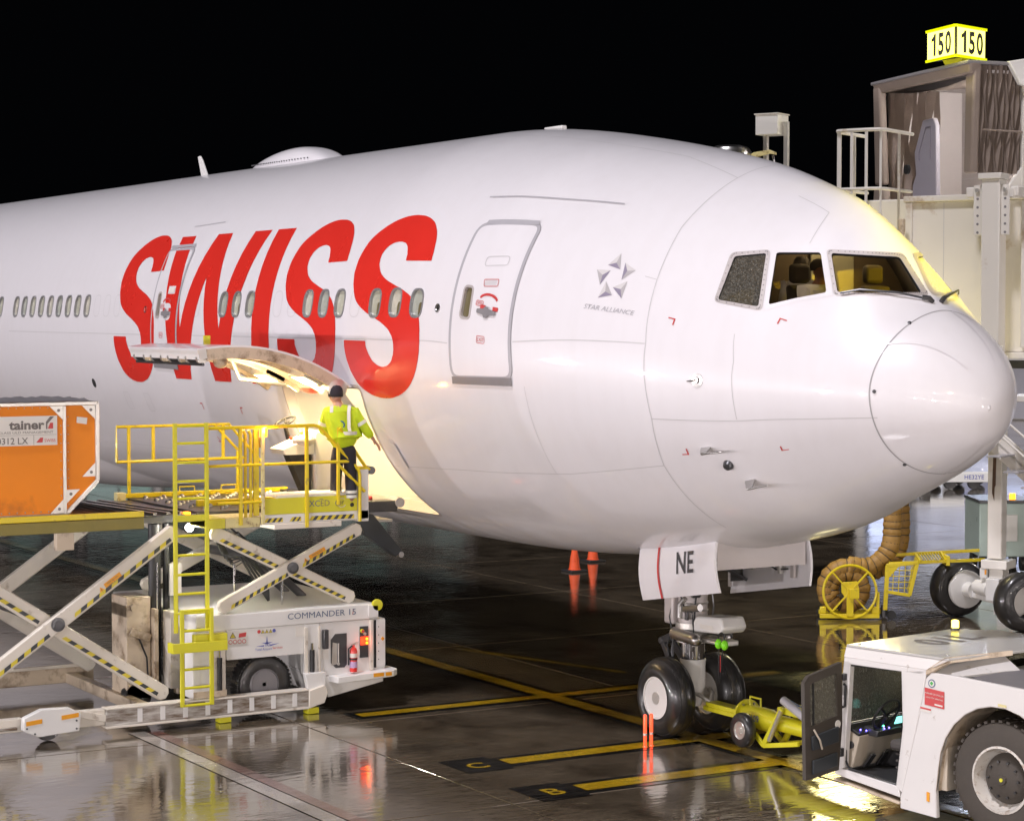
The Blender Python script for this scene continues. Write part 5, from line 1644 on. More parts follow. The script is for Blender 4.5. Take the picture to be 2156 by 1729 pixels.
# ---------------------------------------------------------------- air freight container on the main deck
uc = thing('freight_container', 'orange aluminium-framed freight container standing on the loader deck', 'container', (-11.0, -8.0, 3.0))
xa, xb = -10.22, -11.75
ya, yb, yc2 = -8.94, -6.93, -7.40
zb, zt_, zk = 3.01, 4.54, 3.47
out = [(ya, zb), (yc2, zb), (yb, zk), (yb, zt_), (ya, zt_)]
MB().prism([(xa - .015, y, z) for y, z in out], (xb - xa + .03, 0, 0)).build('shell', 'orange', uc, .006)
def edge(p, q, w_=.055, nm='frame_rail'):
    MB().bar(p, q, w_, w_).build(nm, 'alu', uc, .008)
for x in (xa, xb):
    for (y0, z0), (y1, z1) in zip(out, out[1:] + out[:1]):
        edge((x, y0, z0), (x, y1, z1))
for y, z in out:
    edge((xa, y, z), (xb, y, z), .05)
MB().box(xa - .01, xa + .016, -7.42, -7.375, zb + .03, zt_ - .03).build('centre_post', 'alu', uc, .005)
for y, z, sy, sz in ((-7.42, zt_ - .03, -1, -1), (yb - .03, zt_ - .03, -1, -1), (-7.375, zb + .35, 1, -1), (yb - .03, zk + .06, -1, 1), (-7.42, zb + .03, -1, 1)):
    g = MB().prism([(xa + .002, y, z), (xa + .002, y + sy * .19, z), (xa + .002, y, z + sz * .19)], (.008, 0, 0)).build('gusset', 'alu', uc, .002)
    MB().lathe([(.022, 0), (.022, .003)], (xa + .0105, y + sy * .06, z + sz * .06), (1, 0, 0), 12).build('gusset_hole', 'greyink', g)
rv = MB()
for y in np.arange(ya + .1, -7.45, .11):
    rv.ball((xa + .004, y, zb + .06), .011, n=6, m=4).ball((xa + .004, y, zt_ - .05), .009, n=6, m=4)
for z in np.arange(zb + .15, zt_ - .1, .12):
    rv.ball((xa + .004, -7.45, z), .009, n=6, m=4).ball((xa + .004, -7.345, z), .008, n=6, m=4)
rv.build('rivets', 'alu', uc, kind='stuff')
B(xa - .012, xa + .006, -8.9, -7.50, 3.98, 4.38).build('label_panel', 'label', uc, .002)
xs = xa + .009
text('tainer', (xs, -7.93, 4.205), (0, 1, 0), (0, 0, 1), .17, 'container_print', 'greyink', uc, .034, 0, 1.2)
quad([(xs, -7.66, 4.20), (xs, -7.66, 4.30), (xs, -7.60, 4.37), (xs, -7.545, 4.37), (xs, -7.64, 4.27), (xs, -7.64, 4.20)], 'container_print', 'greyink', uc)
quad([(xs + .001, -7.635, 4.205), (xs + .001, -7.56, 4.205), (xs + .001, -7.56, 4.285), (xs + .001, -7.60, 4.285)], 'container_print', 'redink', uc)
text('CLASS ULD MANAGEMENT', (xs, -7.94, 4.145), (0, 1, 0), (0, 0, 1), .044, 'container_print', 'greyink', uc, 0, 0, 1.45)
text('0312 LX', (xs, -8.13, 4.005), (0, 1, 0), (0, 0, 1), .125, 'container_print', 'greyink', uc, .006, 0, 1.0)
quad([(xs, -7.80, 4.02), (xs, -7.71, 4.02), (xs, -7.70, 4.085), (xs, -7.74, 4.085)], 'container_print', 'redink', uc)
text('SWISS', (xs, -7.605, 4.025), (0, 1, 0), (0, 0, 1), .06, 'container_print', 'redink', uc, .002)
B(xs - .002, xs, -8.9, -7.51, 4.122, 4.125).build('panel_line', 'greyink', uc)
B(xs - .002, xs, -7.834, -7.83, 3.985, 4.12).build('panel_line', 'greyink', uc)
o_ = MB().prism([(xa + .003, -7.22, 4.36), (xa + .003, -7.07, 4.34), (xa + .003, -7.08, 4.25), (xa + .003, -7.225, 4.275)], (.004, 0, 0)).build('paper_tag', 'label', uc)
cov = MB()
n_ = 20
for i in range(n_ + 1):
    for j in range(9):
        cov.v.append((xa + .03 - (xa - xb + .06) * j / 8 * 1.0, ya + (yb - ya - .05) * i / n_, zt_ + .03 + .035 * (.5 + .5 * math.sin(i * 1.7 + j * 2.3)) * (1 if 0 < j < 8 else .2)))
cov.f = [(i * 9 + j, i * 9 + j + 1, (i + 1) * 9 + j + 1, (i + 1) * 9 + j) for i in range(n_) for j in range(8)]
cov.build('rain_cover', 'midgrey', uc, sharp=0)

# ---------------------------------------------------------------- fire extinguisher strapped to the loader's tail box
fx = thing('fire_extinguisher', 'red fire extinguisher strapped to the white tail box of the loader', 'extinguisher', (XN + .08, -3.19, .55))
MB().lathe([(.055, .56), (.055, .86), (.045, .90), (.02, .92), (.02, .95)], (XN + .07, -3.19, 0), (0, 0, 1), 20).build('cylinder', 'red', fx)
MB().lathe([(.0565, .62), (.0565, .71)], (XN + .07, -3.19, 0), (0, 0, 1), 20).build('lower_label', pm('lilac_label', (.5, .34, .55), .5), fx)
MB().lathe([(.0565, .77), (.0565, .83)], (XN + .07, -3.19, 0), (0, 0, 1), 20).build('upper_label', 'label', fx)
MB().lathe([(.06, .735), (.06, .76)], (XN + .07, -3.19, 0), (0, 0, 1), 20).build('strap', 'black', fx)
MB().bar((XN + .07, -3.22, .95), (XN + .07, -3.11, .99), .02, .012).bar((XN + .07, -3.22, .96), (XN + .07, -3.12, .965), .02, .012).build('trigger', 'alu', fx)
MB().tube([(XN + .07, -3.21, .94), (XN + .07, -3.27, .90), (XN + .07, -3.27, .66)], .013, 8).build('nozzle_hose', 'black', fx)

# ---------------------------------------------------------------- people
def skin(name, J, E, mat, parent, sub=2, root=None):
    """continuous body surface grown over joints J {name: (xyz, rx, ry)} and bones E"""
    bm = bmesh.new()
    ly = bm.verts.layers.skin.verify()
    vs = {}
    for k, q in J.items():
        v_ = bm.verts.new(q[0])
        v_[ly].radius = (q[1], q[2] if len(q) > 2 else q[1])
        v_[ly].use_root = (k == root) if root else len(vs) == 0
        vs[k] = v_
    for a, b in E:
        bm.edges.new((vs[a], vs[b]))
    me = bpy.data.meshes.new(name)
    bm.to_mesh(me)
    bm.free()
    me.transform(WM[parent].inverted())
    me.materials.append(MT[mat] if isinstance(mat, str) else mat)
    o = bpy.data.objects.new(name, me)
    COL.objects.link(o)
    o.parent = parent
    WM[o] = WM[parent]
    k = o.modifiers.new('skin', 'SKIN')
    k.use_smooth_shade = True
    s_ = o.modifiers.new('sub', 'SUBSURF')
    s_.levels = s_.render_levels = sub
    return o
def chain(*k):
    return list(zip(k[:-1], k[1:]))
def figure(label, base, fwd, J, jacket, trousers, hat=None, legs=True, name='person'):
    """J in a local frame: x to the figure's right, y ahead, z up"""
    pr = thing(name, label, 'person', base)
    f_ = V(fwd).normalized()
    r_ = f_.cross(V((0, 0, 1)))
    W_ = lambda p: V(base) + r_ * p[0] + f_ * p[1] + V((0, 0, p[2]))
    Q = {k: W_(p) for k, p in J.items()}
    b = {'pelvis': (Q['pelvis'], .13, .10), 'chest': (Q['chest'], .15, .11), 'neck': (Q['neck'], .058), 'jaw': (Q['head'] + V((0, 0, -.07)) + f_ * .02, .066, .07), 'head': (Q['head'], .082, .092), 'crown': (Q['head'] + V((0, 0, .085)), .062, .07),
         'nose': (Q['head'] + f_ * .105 + V((0, 0, -.025)), .013), 'noseb': (Q['head'] + f_ * .07 + V((0, 0, .0)), .02)}
    e = chain('pelvis', 'chest', 'neck', 'jaw', 'head', 'crown') + [('head', 'noseb'), ('noseb', 'nose')]
    for s in 'LR':
        sg = -1 if s == 'L' else 1
        b[s + 'ear'] = (Q['head'] + r_ * sg * .09 + V((0, 0, -.01)), .018, .01)
        e.append(('head', s + 'ear'))
        b[s + 'sh'] = (Q[s + 'sh'], .055)
        b[s + 'el'] = (Q[s + 'el'], .042)
        b[s + 'wr'] = (Q[s + 'wr'], .030)
        hd = (Q[s + 'wr'] - Q[s + 'el']).normalized()
        sd = hd.cross(V((0, 0, 1))).normalized()
        pl = Q[s + 'wr'] + hd * .07
        b[s + 'palm'] = (pl, .034, .016)
        e += [('chest', s + 'sh'), (s + 'sh', s + 'el'), (s + 'el', s + 'wr'), (s + 'wr', s + 'palm')]
        for i, (off, ln) in enumerate(((-.030, .075), (-.010, .088), (.010, .082), (.029, .064))):
            p1 = pl + hd * .045 + sd * off
            b[f'{s}f{i}'] = (p1, .010)
            b[f'{s}g{i}'] = (p1 + hd * ln * .55 + V((0, 0, -.012)), .009)
            b[f'{s}h{i}'] = (p1 + hd * ln * .85 + V((0, 0, -.045)), .008)
            e += [(s + 'palm', f'{s}f{i}'), (f'{s}f{i}', f'{s}g{i}'), (f'{s}g{i}', f'{s}h{i}')]
        b[s + 't0'] = (Q[s + 'wr'] + hd * .045 - sd * .045 * sg, .012)
        b[s + 't1'] = (Q[s + 'wr'] + hd * .10 - sd * .062 * sg + V((0, 0, -.02)), .010)
        e += [(s + 'palm', s + 't0'), (s + 't0', s + 't1')]
        if legs:
            b[s + 'kn'] = (Q[s + 'kn'], .058)
            b[s + 'an'] = (Q[s + 'an'], .04)
            e += [('pelvis', s + 'kn'), (s + 'kn', s + 'an')]
    skin('body', b, e, 'skin', pr, 2, 'pelvis')
    # clothes
    up = V((0, 0, 1))
    j = {'hem': (Q['pelvis'] + up * -.10, .205, .155), 'waist': (Q['pelvis'] + up * .10, .205, .155), 'rib': ((Q['pelvis'] * .35 + Q['chest'] * .65), .225, .165), 'chest': (Q['chest'] + up * .03, .20, .15), 'collar': (Q['neck'] + up * -.035, .095, .095)}
    je = chain('hem', 'waist', 'rib', 'chest', 'collar')
    for s in 'LR':
        cf = Q[s + 'wr'] + (Q[s + 'el'] - Q[s + 'wr']).normalized() * .02
        j[s + 'a'] = (Q[s + 'sh'] + up * -.01, .092)
        j[s + 'm'] = (Q[s + 'sh'] * .5 + Q[s + 'el'] * .5, .082)
        j[s + 'b'] = (Q[s + 'el'], .076)
        j[s + 'c'] = (cf, .062)
        je += [('chest', s + 'a'), (s + 'a', s + 'm'), (s + 'm', s + 'b'), (s + 'b', s + 'c')]
    jk = skin('jacket', j, je, jacket, pr, 2, 'rib')
    if legs:
        t = {'top': (Q['pelvis'] + up * .04, .17, .135), 'fork': (Q['pelvis'] + up * -.08, .16, .13)}
        te = [('top', 'fork')]
        for s in 'LR':
            t[s + 'hip'] = (Q[s + 'kn'] * .3 + Q['pelvis'] * .7 + r_ * (-.055 if s == 'L' else .055) + up * -.06, .115)
            t[s + 'kn'] = (Q[s + 'kn'], .092)
            t[s + 'an'] = (Q[s + 'an'] + up * .03, .085)
            te += [('fork', s + 'hip'), (s + 'hip', s + 'kn'), (s + 'kn', s + 'an')]
        tr_ = skin('trousers', t, te, trousers, pr, 2, 'fork')
        for s in 'LR':
            skin('boot', {'h': (Q[s + 'an'] + up * -.03 - f_ * .04, .05), 'm': (Q[s + 'an'] + up * -.045 + f_ * .05, .048, .04), 't': (Q[s + 'an'] + up * -.055 + f_ * .16, .042, .032)}, chain('h', 'm', 't'), 'black', pr, 2)
            for k in (.06, .17):
                p = Q[s + 'an'] + (Q[s + 'kn'] - Q[s + 'an']) * k * 1.4 + up * .05
                MB().lathe([(.088, -.022), (.091, -.02), (.091, .02), (.088, .022)], p, up, 18).build('reflective_band', 'band', tr_)
    if hat:
        c = Q['head']
        if hat == 'seat':
            hm = MB().lathe([(.098, .0), (.104, .04), (.095, .09), (.065, .13), (.02, .145)], c - f_ * .03, up, 20)
        else:
            hm = MB().lathe([(.107, -.03), (.112, .0), (.112, .04), (.10, .09), (.07, .13), (.02, .148)], c, up, 20)
        hm.build('hair' if hat == 'seat' else 'hat', hat, pr, sharp=0)
    return pr, Q, r_, f_, jk
wj = {'pelvis': (.02, 0, .94), 'chest': (-.02, .04, 1.36), 'neck': (-.06, .07, 1.52), 'head': (-.10, .11, 1.66), 'Lsh': (-.22, .05, 1.42), 'Lel': (-.30, .16, 1.15), 'Lwr': (-.24, .38, 1.08), 'Rsh': (.18, .04, 1.41), 'Rel': (.335, .06, 1.16), 'Rwr': (.44, .12, 1.02),
      'Lkn': (-.09, .03, .52), 'Lan': (-.10, 0, .10), 'Rkn': (.12, .03, .52), 'Ran': (.13, 0, .10)}
wk, Q, wr_, wf_, jk = figure('ground worker in lime hi-vis jacket and dark trousers, back turned, on the loader platform', (-9.98, -3.29, 2.93), (-.861, .509, 0), wj, 'hiviz', 'trouser', 'trouser')
# reflective bands of the jacket: hoop at the waist, braces on the back, arm hoops, round emblem
def hoop(c, rx, ry, h, par, mat='band', n_=28, t0=0, t1=2 * PI):
    vs = []
    for i in range(n_ + 1):
        t = t0 + (t1 - t0) * i / n_
        p = c + wr_ * rx * math.cos(t) + wf_ * ry * math.sin(t)
        vs += [tuple(p - V((0, 0, h / 2))), tuple(p + V((0, 0, h / 2)))]
    mb = MB().add(vs, [(2 * i, 2 * i + 2, 2 * i + 3, 2 * i + 1) for i in range(n_)])
    return mb.build('reflective_band', mat, par, sharp=0)
hoop(Q['pelvis'] + V((0, 0, .17)), .205, .160, .05, jk)
for s in (-1, 1):
    pts = [Q['pelvis'] + wr_ * .105 * s - wf_ * .150 + V((0, 0, .20)), Q['pelvis'] * .4 + Q['chest'] * .6 + wr_ * .115 * s - wf_ * .158, Q['chest'] + wr_ * .125 * s - wf_ * .128 + V((0, 0, .06)), Q['chest'] + wr_ * .13 * s - wf_ * .03 + V((0, 0, .155))]
    mb = MB()
    for p in pts:
        mb.v += [tuple(p - wr_ * .024), tuple(p + wr_ * .024)]
    mb.f = [(2 * i, 2 * i + 1, 2 * i + 3, 2 * i + 2) for i in range(3)]
    mb.build('reflective_band', 'band', jk, sharp=0)
for s in 'LR':
    a, b = Q[s + 'sh'] * .45 + Q[s + 'el'] * .55, Q[s + 'el']
    MB().tube([a, a + (b - a).normalized() * .05], .0835, 16).build('reflective_band', 'band', jk)
ce = Q['pelvis'] * .3 + Q['chest'] * .7 - wf_ * .168
MB().tube([ce + (wr_ * math.cos(t) + V((0, 0, 1)) * math.sin(t)) * .052 for t in np.linspace(0, 2 * PI, 21)], .011, 6).build('jacket_emblem', pm('emblem_blue', (.03, .16, .30), .6), jk)
pj = {'pelvis': (0, 0, .18), 'chest': (0, .02, .58), 'neck': (0, .03, .74), 'head': (0, .05, .87), 'Lsh': (-.19, .02, .64), 'Lel': (-.24, .08, .36), 'Lwr': (-.20, .30, .28), 'Rsh': (.19, .02, .64), 'Rel': (.24, .08, .36), 'Rwr': (.20, .30, .28), 'Lkn': (-.1, .42, .2), 'Lan': (-.1, .45, -.18), 'Rkn': (.1, .42, .2), 'Ran': (.1, .45, -.18)}
figure('pilot in white shirt sitting at the controls, seen through the side cockpit window', (-2.40, -.58, 5.42), (1, 0, 0), pj, 'shirt', 'trouser', 'seat')
figure('pilot with bare head turned to the side, behind the cockpit seats', (-3.20, -.20, 5.48), (.80, -.45, 0), pj, 'shirt', 'trouser', 'seat')

# ---------------------------------------------------------------- tow bar
tb = thing('tow_bar', 'yellow tow bar with small wheels coupled to the nose gear', 'tow bar', (-4.3, 0, 0))
MB().box(-5.42, -4.53, -.10, -.04, .40, .46).box(-5.42, -4.53, .04, .10, .40, .46).box(-5.36, -4.53, -.10, .10, .46, .52).build('tow_head', 'yel2', tb, .008)
MB().lathe([(.21, 0), (.21, .035), (.15, .036), (.15, .06)], (-4.57, 0, .46), (1, 0, 0), 24).build('head_flange', 'yel2', tb, .004)
for t in np.linspace(0, 2 * PI, 7)[:-1]:
    MB().lathe([(.018, 0), (.018, .02)], (-4.532, .17 * math.cos(t), .46 + .17 * math.sin(t)), (1, 0, 0), 6).build('shear_bolt', 'steel', tb)
MB().lathe([(.15, -4.53), (.15, -4.05), (.105, -3.85), (.105, -1.6)], (0, 0, .46), (1, 0, 0), 22).build('main_tube', 'yel2', tb)
text('TB-109', (-4.28, -.153, .44), (1, 0, 0), (0, 0, 1), .12, 'bar_number', 'blueink', tb, .006)
MB().tube([(-4.46, -.02, .60), (-4.46, -.02, .72), (-4.23, -.02, .72), (-4.23, -.02, .60)], .014, 8).build('lift_handle', 'yel2', tb)
for y in (-.30, .30):
    wl = MB().lathe([(.12, -.06), (.20, -.065), (.225, -.04), (.23, 0), (.225, .04), (.20, .065), (.12, .06)], (-4.24, y, .335), (0, 1, 0), 30, False).build('bar_wheel', 'tyre', tb, sharp=50)
    MB().lathe([(.125, .05), (.115, .066), (.10, .03), (.05, .03), (.045, .07), (.01, .072)], (-4.24, y, .335), (0, -1 if y < 0 else 1, 0), 22).build('wheel_rim', 'alu', wl, sharp=40)
MB().tube([(-4.24, -.30, .335), (-4.24, .30, .335)], .025, 8).build('wheel_axle', 'dsteel', tb)
for y in (-.16, .16):
    MB().bar((-3.98, y, .16), (-3.60, y, .70), .045, .075).bar((-4.24, y, .33), (-3.98, y, .16), .04, .06).bar((-3.98, y, .16), (-3.25, y, .30), .04, .06).build('wheel_linkage', 'yel2', tb, .006)
MB().tube([(-3.85, -.17, .25), (-3.60, -.17, .68)], .03, 8).build('jack_ram', 'alu', tb)
MB().box(-3.75, -3.30, -.12, .12, .62, .70).box(-3.6, -2.9, -.1, -.05, .68, .73).build('pump_tray', 'yel2', tb, .008)
MB().tube([(-3.65, -.1, .80), (-3.15, -.1, .62)], .055, 12).build('hand_pump', 'grey', tb)
MB().tube([(-3.9, .15, .75), (-3.5, .12, .68)], .02, 8).build('pump_lever', 'navy', tb)

# ---------------------------------------------------------------- pushback tractor, in its own frame: x ahead, y to its left (camera side), z up
TA = math.atan2(-.198, -.980)
tr = thing('tow_tractor', 'white low pushback tractor with its cab door open, beacon lit', 'tow tractor', (.86, -.68, 0), TA)
def TB(name, mat, mb, bev=.012, par=None):
    return mb.build(name, mat, par or tr, bev, world=False)
WD = -2.28
roof = TB('cab_roof', 'troof', MB().prism([(2.08, -.005, 1.92), (.62, -.005, 1.92), (.40, -1.2, 1.925), (.55, WD + .1, 1.92), (1.6, WD, 1.92), (2.02, WD + .35, 1.92)], (0, 0, -.03)), .008)
TB('roof_fascia', 'twhite', MB().prism([(2.09, -.012, 1.89), (2.115, -.0, 1.765), (.92, -.0, 1.755), (.64, -.012, 1.89)], (0, -.05, 0)), .006)
TB('roof_fascia', 'twhite', MB().prism([(2.09, -.03, 1.89), (2.115, -.03, 1.765), (2.08, WD + .3, 1.765), (2.03, WD + .34, 1.89)], (-.05, 0, 0)), .006)
TB('roof_edge', 'cream', MB().prism([(.66, .012, 1.93), (.92, .012, 1.76), (.92, .012, 1.70), (.62, .012, 1.87), (.45, -.9, 1.88), (.45, -.9, 1.94)], (-.02, -.05, 0)), .006)
text('01L', (1.30, -1.18, 1.924), (0, -1, 0), (1, 0, 0), .62, 'roof_number', 'greyink', tr, .03, 0, 1.0, world=False)
bcn = TB('beacon', 'lampY', MB().lathe([(.045, 0), (.045, .08), (.035, .09)], (1.94, -1.90, 1.95), (0, 0, 1), 16), 0)
TB('beacon_base', 'dsteel', MB().lathe([(.055, -.03), (.055, 0)], (1.94, -1.90, 1.95), (0, 0, 1), 16), 0, bcn)
for p in ((1.98, -.12), (.78, -.2), (.72, -1.9)):
    TB('roof_bolt', 'steel', MB().lathe([(.02, 0), (.02, .012)], (p[0], p[1], 1.92), (0, 0, 1), 8), 0)
# cab shell: near-side door frame, pillars, screen
TB('front_pillar', 'twhite', MB().prism([(2.11, 0, 1.77), (2.02, 0, 1.70), (2.10, 0, .47), (2.20, 0, .40), (2.20, 0, .95)], (0, -.09, 0)))
TB('door_header', 'twhite', MB().prism([(2.10, 0, 1.765), (.92, 0, 1.755), (1.00, 0, 1.70), (2.03, 0, 1.69)], (0, -.08, 0)), .006)
TB('rear_pillar', 'twhite', MB().prism([(.92, 0, 1.755), (1.28, 0, 1.71), (1.255, 0, 1.06), (1.345, 0, .37), (1.25, 0, .30), (1.02, 0, 1.22)], (0, -.09, 0)))
TB('door_sill', 'twhite', MB().prism([(2.24, 0, .46), (1.30, 0, .37), (1.28, 0, .25), (2.24, 0, .37)], (0, -.10, 0)), .008)
TB('lower_step', 'cream', MB().prism([(2.24, .02, .33), (1.28, .02, .20), (1.28, .02, .17), (2.24, .02, .30)], (0, -.30, 0)), .008)
TB('door_seal', 'black', MB().tube([(2.035, -.03, 1.68), (1.285, -.03, 1.70), (1.262, -.03, 1.06), (1.35, -.03, .40), (2.05, -.03, .46), (2.10, -.03, .55), (2.095, -.03, 1.05), (2.06, -.03, 1.6), (2.035, -.03, 1.68)], .014, 6), 0)
TB('front_body', 'twhite', MB().prism([(2.20, -.09, .40), (2.40, -.09, .42), (2.38, -.09, .80), (2.26, -.09, .95), (2.16, -.09, .95)], (0, WD + .18, 0)))
TB('wind_screen', 'mist', MB().prism([(2.22, -.10, .96), (2.10, -.10, 1.76), (2.10, WD + .12, 1.76), (2.22, WD + .12, .96)], (-.01, 0, 0)), 0)
TB('far_wall', 'beige', MB().prism([(2.15, WD + .03, .40), (.6, WD + .03, .40), (.6, WD + .03, 1.05), (2.18, WD + .03, 1.05)], (0, .04, 0)), 0)
TB('far_window', 'mist', MB().prism([(2.15, WD + .05, 1.06), (.75, WD + .05, 1.06), (.70, WD + .05, 1.76), (2.08, WD + .05, 1.76)], (0, .01, 0)), 0)
for x0, x1 in ((2.16, 2.06), (.62, .72)):
    TB('far_pillar', 'twhite', MB().prism([(x0, WD + .02, 1.05), (x0 - .08, WD + .02, 1.05), (x1 - .08, WD + .02, 1.89), (x1, WD + .02, 1.89)], (0, .06, 0)), .008)
TB('rear_window', 'glass', MB().prism([(.80, -.1, 1.2), (.78, -.1, 1.75), (.72, WD + .1, 1.75), (.72, WD + .1, 1.2)], (-.01, 0, 0)), 0)
TB('cab_back', 'beige', MB().box(.70, .78, WD + .1, -.10, .40, 1.2), .008)
TB('cab_floor', 'dsteel', MB().box(.78, 2.2, WD + .1, -.09, .36, .41), 0)
ds = TB('dashboard', 'beige', MB().prism([(2.18, -.13, .92), (1.98, -.13, .84), (2.08, -.13, .45), (2.18, -.13, .45)], (0, -1.75, 0)), .015)
TB('dash_top', 'black', MB().prism([(2.20, -.12, .96), (1.965, -.12, .865), (1.99, -.12, .835), (2.20, -.12, .92)], (0, -1.77, 0)), .008, ds)
TB('dash_knob', 'dsteel', MB().lathe([(.045, 0), (.045, .02)], (2.10, -.13, .72), (0, 1, 0), 14), 0, ds)
TB('instrument_pod', 'dsteel', MB().prism([(2.05, -.30, .93), (1.85, -.30, .89), (1.85, -.30, .82), (2.05, -.30, .82)], (0, -.5, 0)), .012, ds)
for x, y, z, mt in ((2.02, -.20, .90, 'ledB'), (1.99, -.27, .885, 'ledB'), (1.92, -.46, .925, 'ledG'), (1.92, -.50, .925, 'ledG'), (1.90, -.48, .918, 'ledB'), (1.86, -.44, .905, 'ledB'), (1.86, -.53, .905, 'ledB')):
    TB('dash_lamp', mt, MB().ball((x, y, z), .009, n=6, m=4), 0, ds)
TB('dash_screen', 'screen', MB().prism([(1.88, -.66, .93), (1.88, -.80, .93), (1.84, -.80, 1.02), (1.84, -.66, 1.02)], (.01, 0, 0)), 0, ds)
st_ = [V((1.84, -.45, 1.08)) + V((math.sin(t) * -.10, math.cos(t) * .21, math.sin(t) * .18)) for t in np.linspace(0, 2 * PI, 25)]
swm = MB().tube(st_, .016, 8)
for t in (.6, 2.7, 4.7):
    swm.tube([(1.84, -.45, 1.06), V((1.84, -.45, 1.08)) + V((math.sin(t) * -.10, math.cos(t) * .21, math.sin(t) * .18))], .014, 6)
swm.tube([(1.84, -.45, 1.06), (1.99, -.45, .90)], .03, 8)
TB('steering_wheel', 'black', swm, 0)
sq = TB('driver_seat', 'seat', MB().box(1.15, 1.62, -.75, -.22, .72, .84), .04)
TB('seat_back', 'seat', MB().prism([(1.15, -.24, .8), (1.03, -.24, 1.40), (.93, -.24, 1.40), (1.05, -.24, .8)], (0, -.5, 0)), .04, sq)
TB('seat_base', 'black', MB().box(1.22, 1.5, -.66, -.32, .41, .72), .03, sq)
for z in (.50, .58, .66):
    TB('seat_bellows', 'seat', MB().box(1.19, 1.56, -.70, -.27, z, z + .03), .008, sq)
for y in (-.26, -.50):
    TB('pedal', 'black', MB().prism([(2.04, y, .46), (1.92, y, .62), (1.90, y, .60), (2.02, y, .44)], (0, -.09, 0)), .006)
TB('grab_handle', 'black', MB().tube([(2.10, .01, 1.45), (2.06, .03, 1.44), (2.07, .03, 1.20), (2.12, .01, 1.18)], .016, 8), 0)
TB('mirror', 'twhite', MB().box(2.16, 2.20, .02, .14, 1.32, 1.56), .01)
# fender side with wheel arch
N_ = 14
arch = [(.80 - .02, .10)] + [(-.05 + .80 * math.cos(t), .62 + .84 * math.sin(t)) for t in np.linspace(R(-10), R(190), N_)] + [(-.90, .10)]
side = [(1.28, .13), (1.28, .25), (1.02, 1.22), (.93, 1.66), (.86, 1.74), (.50, 1.735), (-1.3, 1.66), (-2.9, 1.45), (-2.9, .2), (-.92, .2)] + arch[::-1]
arch_in = [(.76, .10), (.78, .4)] + [(-.05 + .80 * math.cos(t), .62 + .84 * math.sin(t)) for t in np.linspace(R(2), R(178), N_)] + [(-.86, .4), (-.86, .12)]
side = [(1.28, .13), (1.28, .25), (1.02, 1.22), (.93, 1.66), (.86, 1.74), (.50, 1.735), (-1.3, 1.66), (-2.9, 1.45), (-2.9, .2)] + arch_in[::-1]
def fender(y0, y1):
    L2 = [V((x, z)) for x, z in side]
    mb = MB()
    loop = [(x, z) for x, z in side]
    co, tri = cdt([loop], np.zeros((0, 2)))
    n_ = len(co)
    vs = [(x, y0, z) for x, z in co] + [(x, y1, z) for x, z in co]
    fs = [tuple(t) for t in tri] + [tuple(int(i) + n_ for i in t[::-1]) for t in tri]
    k = len(loop)
    m = len(vs)
    vs += [(x, y0, z) for x, z in loop] + [(x, y1, z) for x, z in loop]
    fs += [(m + i, m + (i + 1) % k, m + k + (i + 1) % k, m + k + i) for i in range(k)]
    mb.add(vs, [tuple(int(i) for i in f) for f in fs])
    bm_me = bpy.data.meshes.new('side_fender')
    bm_me.from_pydata(mb.v, [], mb.f)
    bm = bmesh.new()
    bm.from_mesh(bm_me)
    bmesh.ops.remove_doubles(bm, verts=bm.verts, dist=1e-4)
    bmesh.ops.recalc_face_normals(bm, faces=bm.faces)
    bm.to_mesh(bm_me)
    bm.free()
    return finish(bm_me, 'side_fender', 'twhite', tr, .012, 35, world=False)
fn = fender(0.0, -.06)
fender(WD + .06, WD)
TB('arch_lining', 'cream', MB().add([(x, -.003, z) for x, z in arch_in[1:-1]] + [(x, -.62, z) for x, z in arch_in[1:-1]], [(i, i + 1, len(arch_in) - 2 + i + 1, len(arch_in) - 2 + i) for i in range(len(arch_in) - 3)]), 0)
TB('engine_deck', 'troof', MB().prism([(.60, -.06, 1.70), (-2.9, -.06, 1.44), (-2.9, WD + .06, 1.44), (.60, WD + .06, 1.70)], (0, 0, -.05)), .008)
TB('deck_hatch', 'midgrey', MB().prism([(.36, -.10, 1.715), (-1.0, -.10, 1.615), (-1.0, -1.0, 1.615), (.36, -1.0, 1.715)], (0, 0, .02)), .008)
TB('deck_wedge', 'twhite', MB().prism([(.90, -.05, 1.72), (.52, -.05, 1.735), (.30, -.9, 1.74), (.55, -.95, 1.87), (.85, -.1, 1.80)], (0, 0, -.03)), .004)
TB('grille', 'midgrey', MB().prism([(.30, -1.05, 1.72), (-.6, -1.05, 1.66), (-.6, -2.0, 1.66), (.30, -2.0, 1.72)], (0, 0, .03)), .004)
TB('hatch_lock', 'alu', MB().lathe([(.06, 0), (.06, .01)], (-.35, -.3, 1.69), (0, 0, 1), 14), 0)
TB('chassis', 'dsteel', MB().box(-2.9, 2.2, WD + .7, -.7, .25, .6), .02)
TB('rear_weight', 'twhite', MB().box(-3.1, -2.85, WD, 0, .3, 1.4), .03)
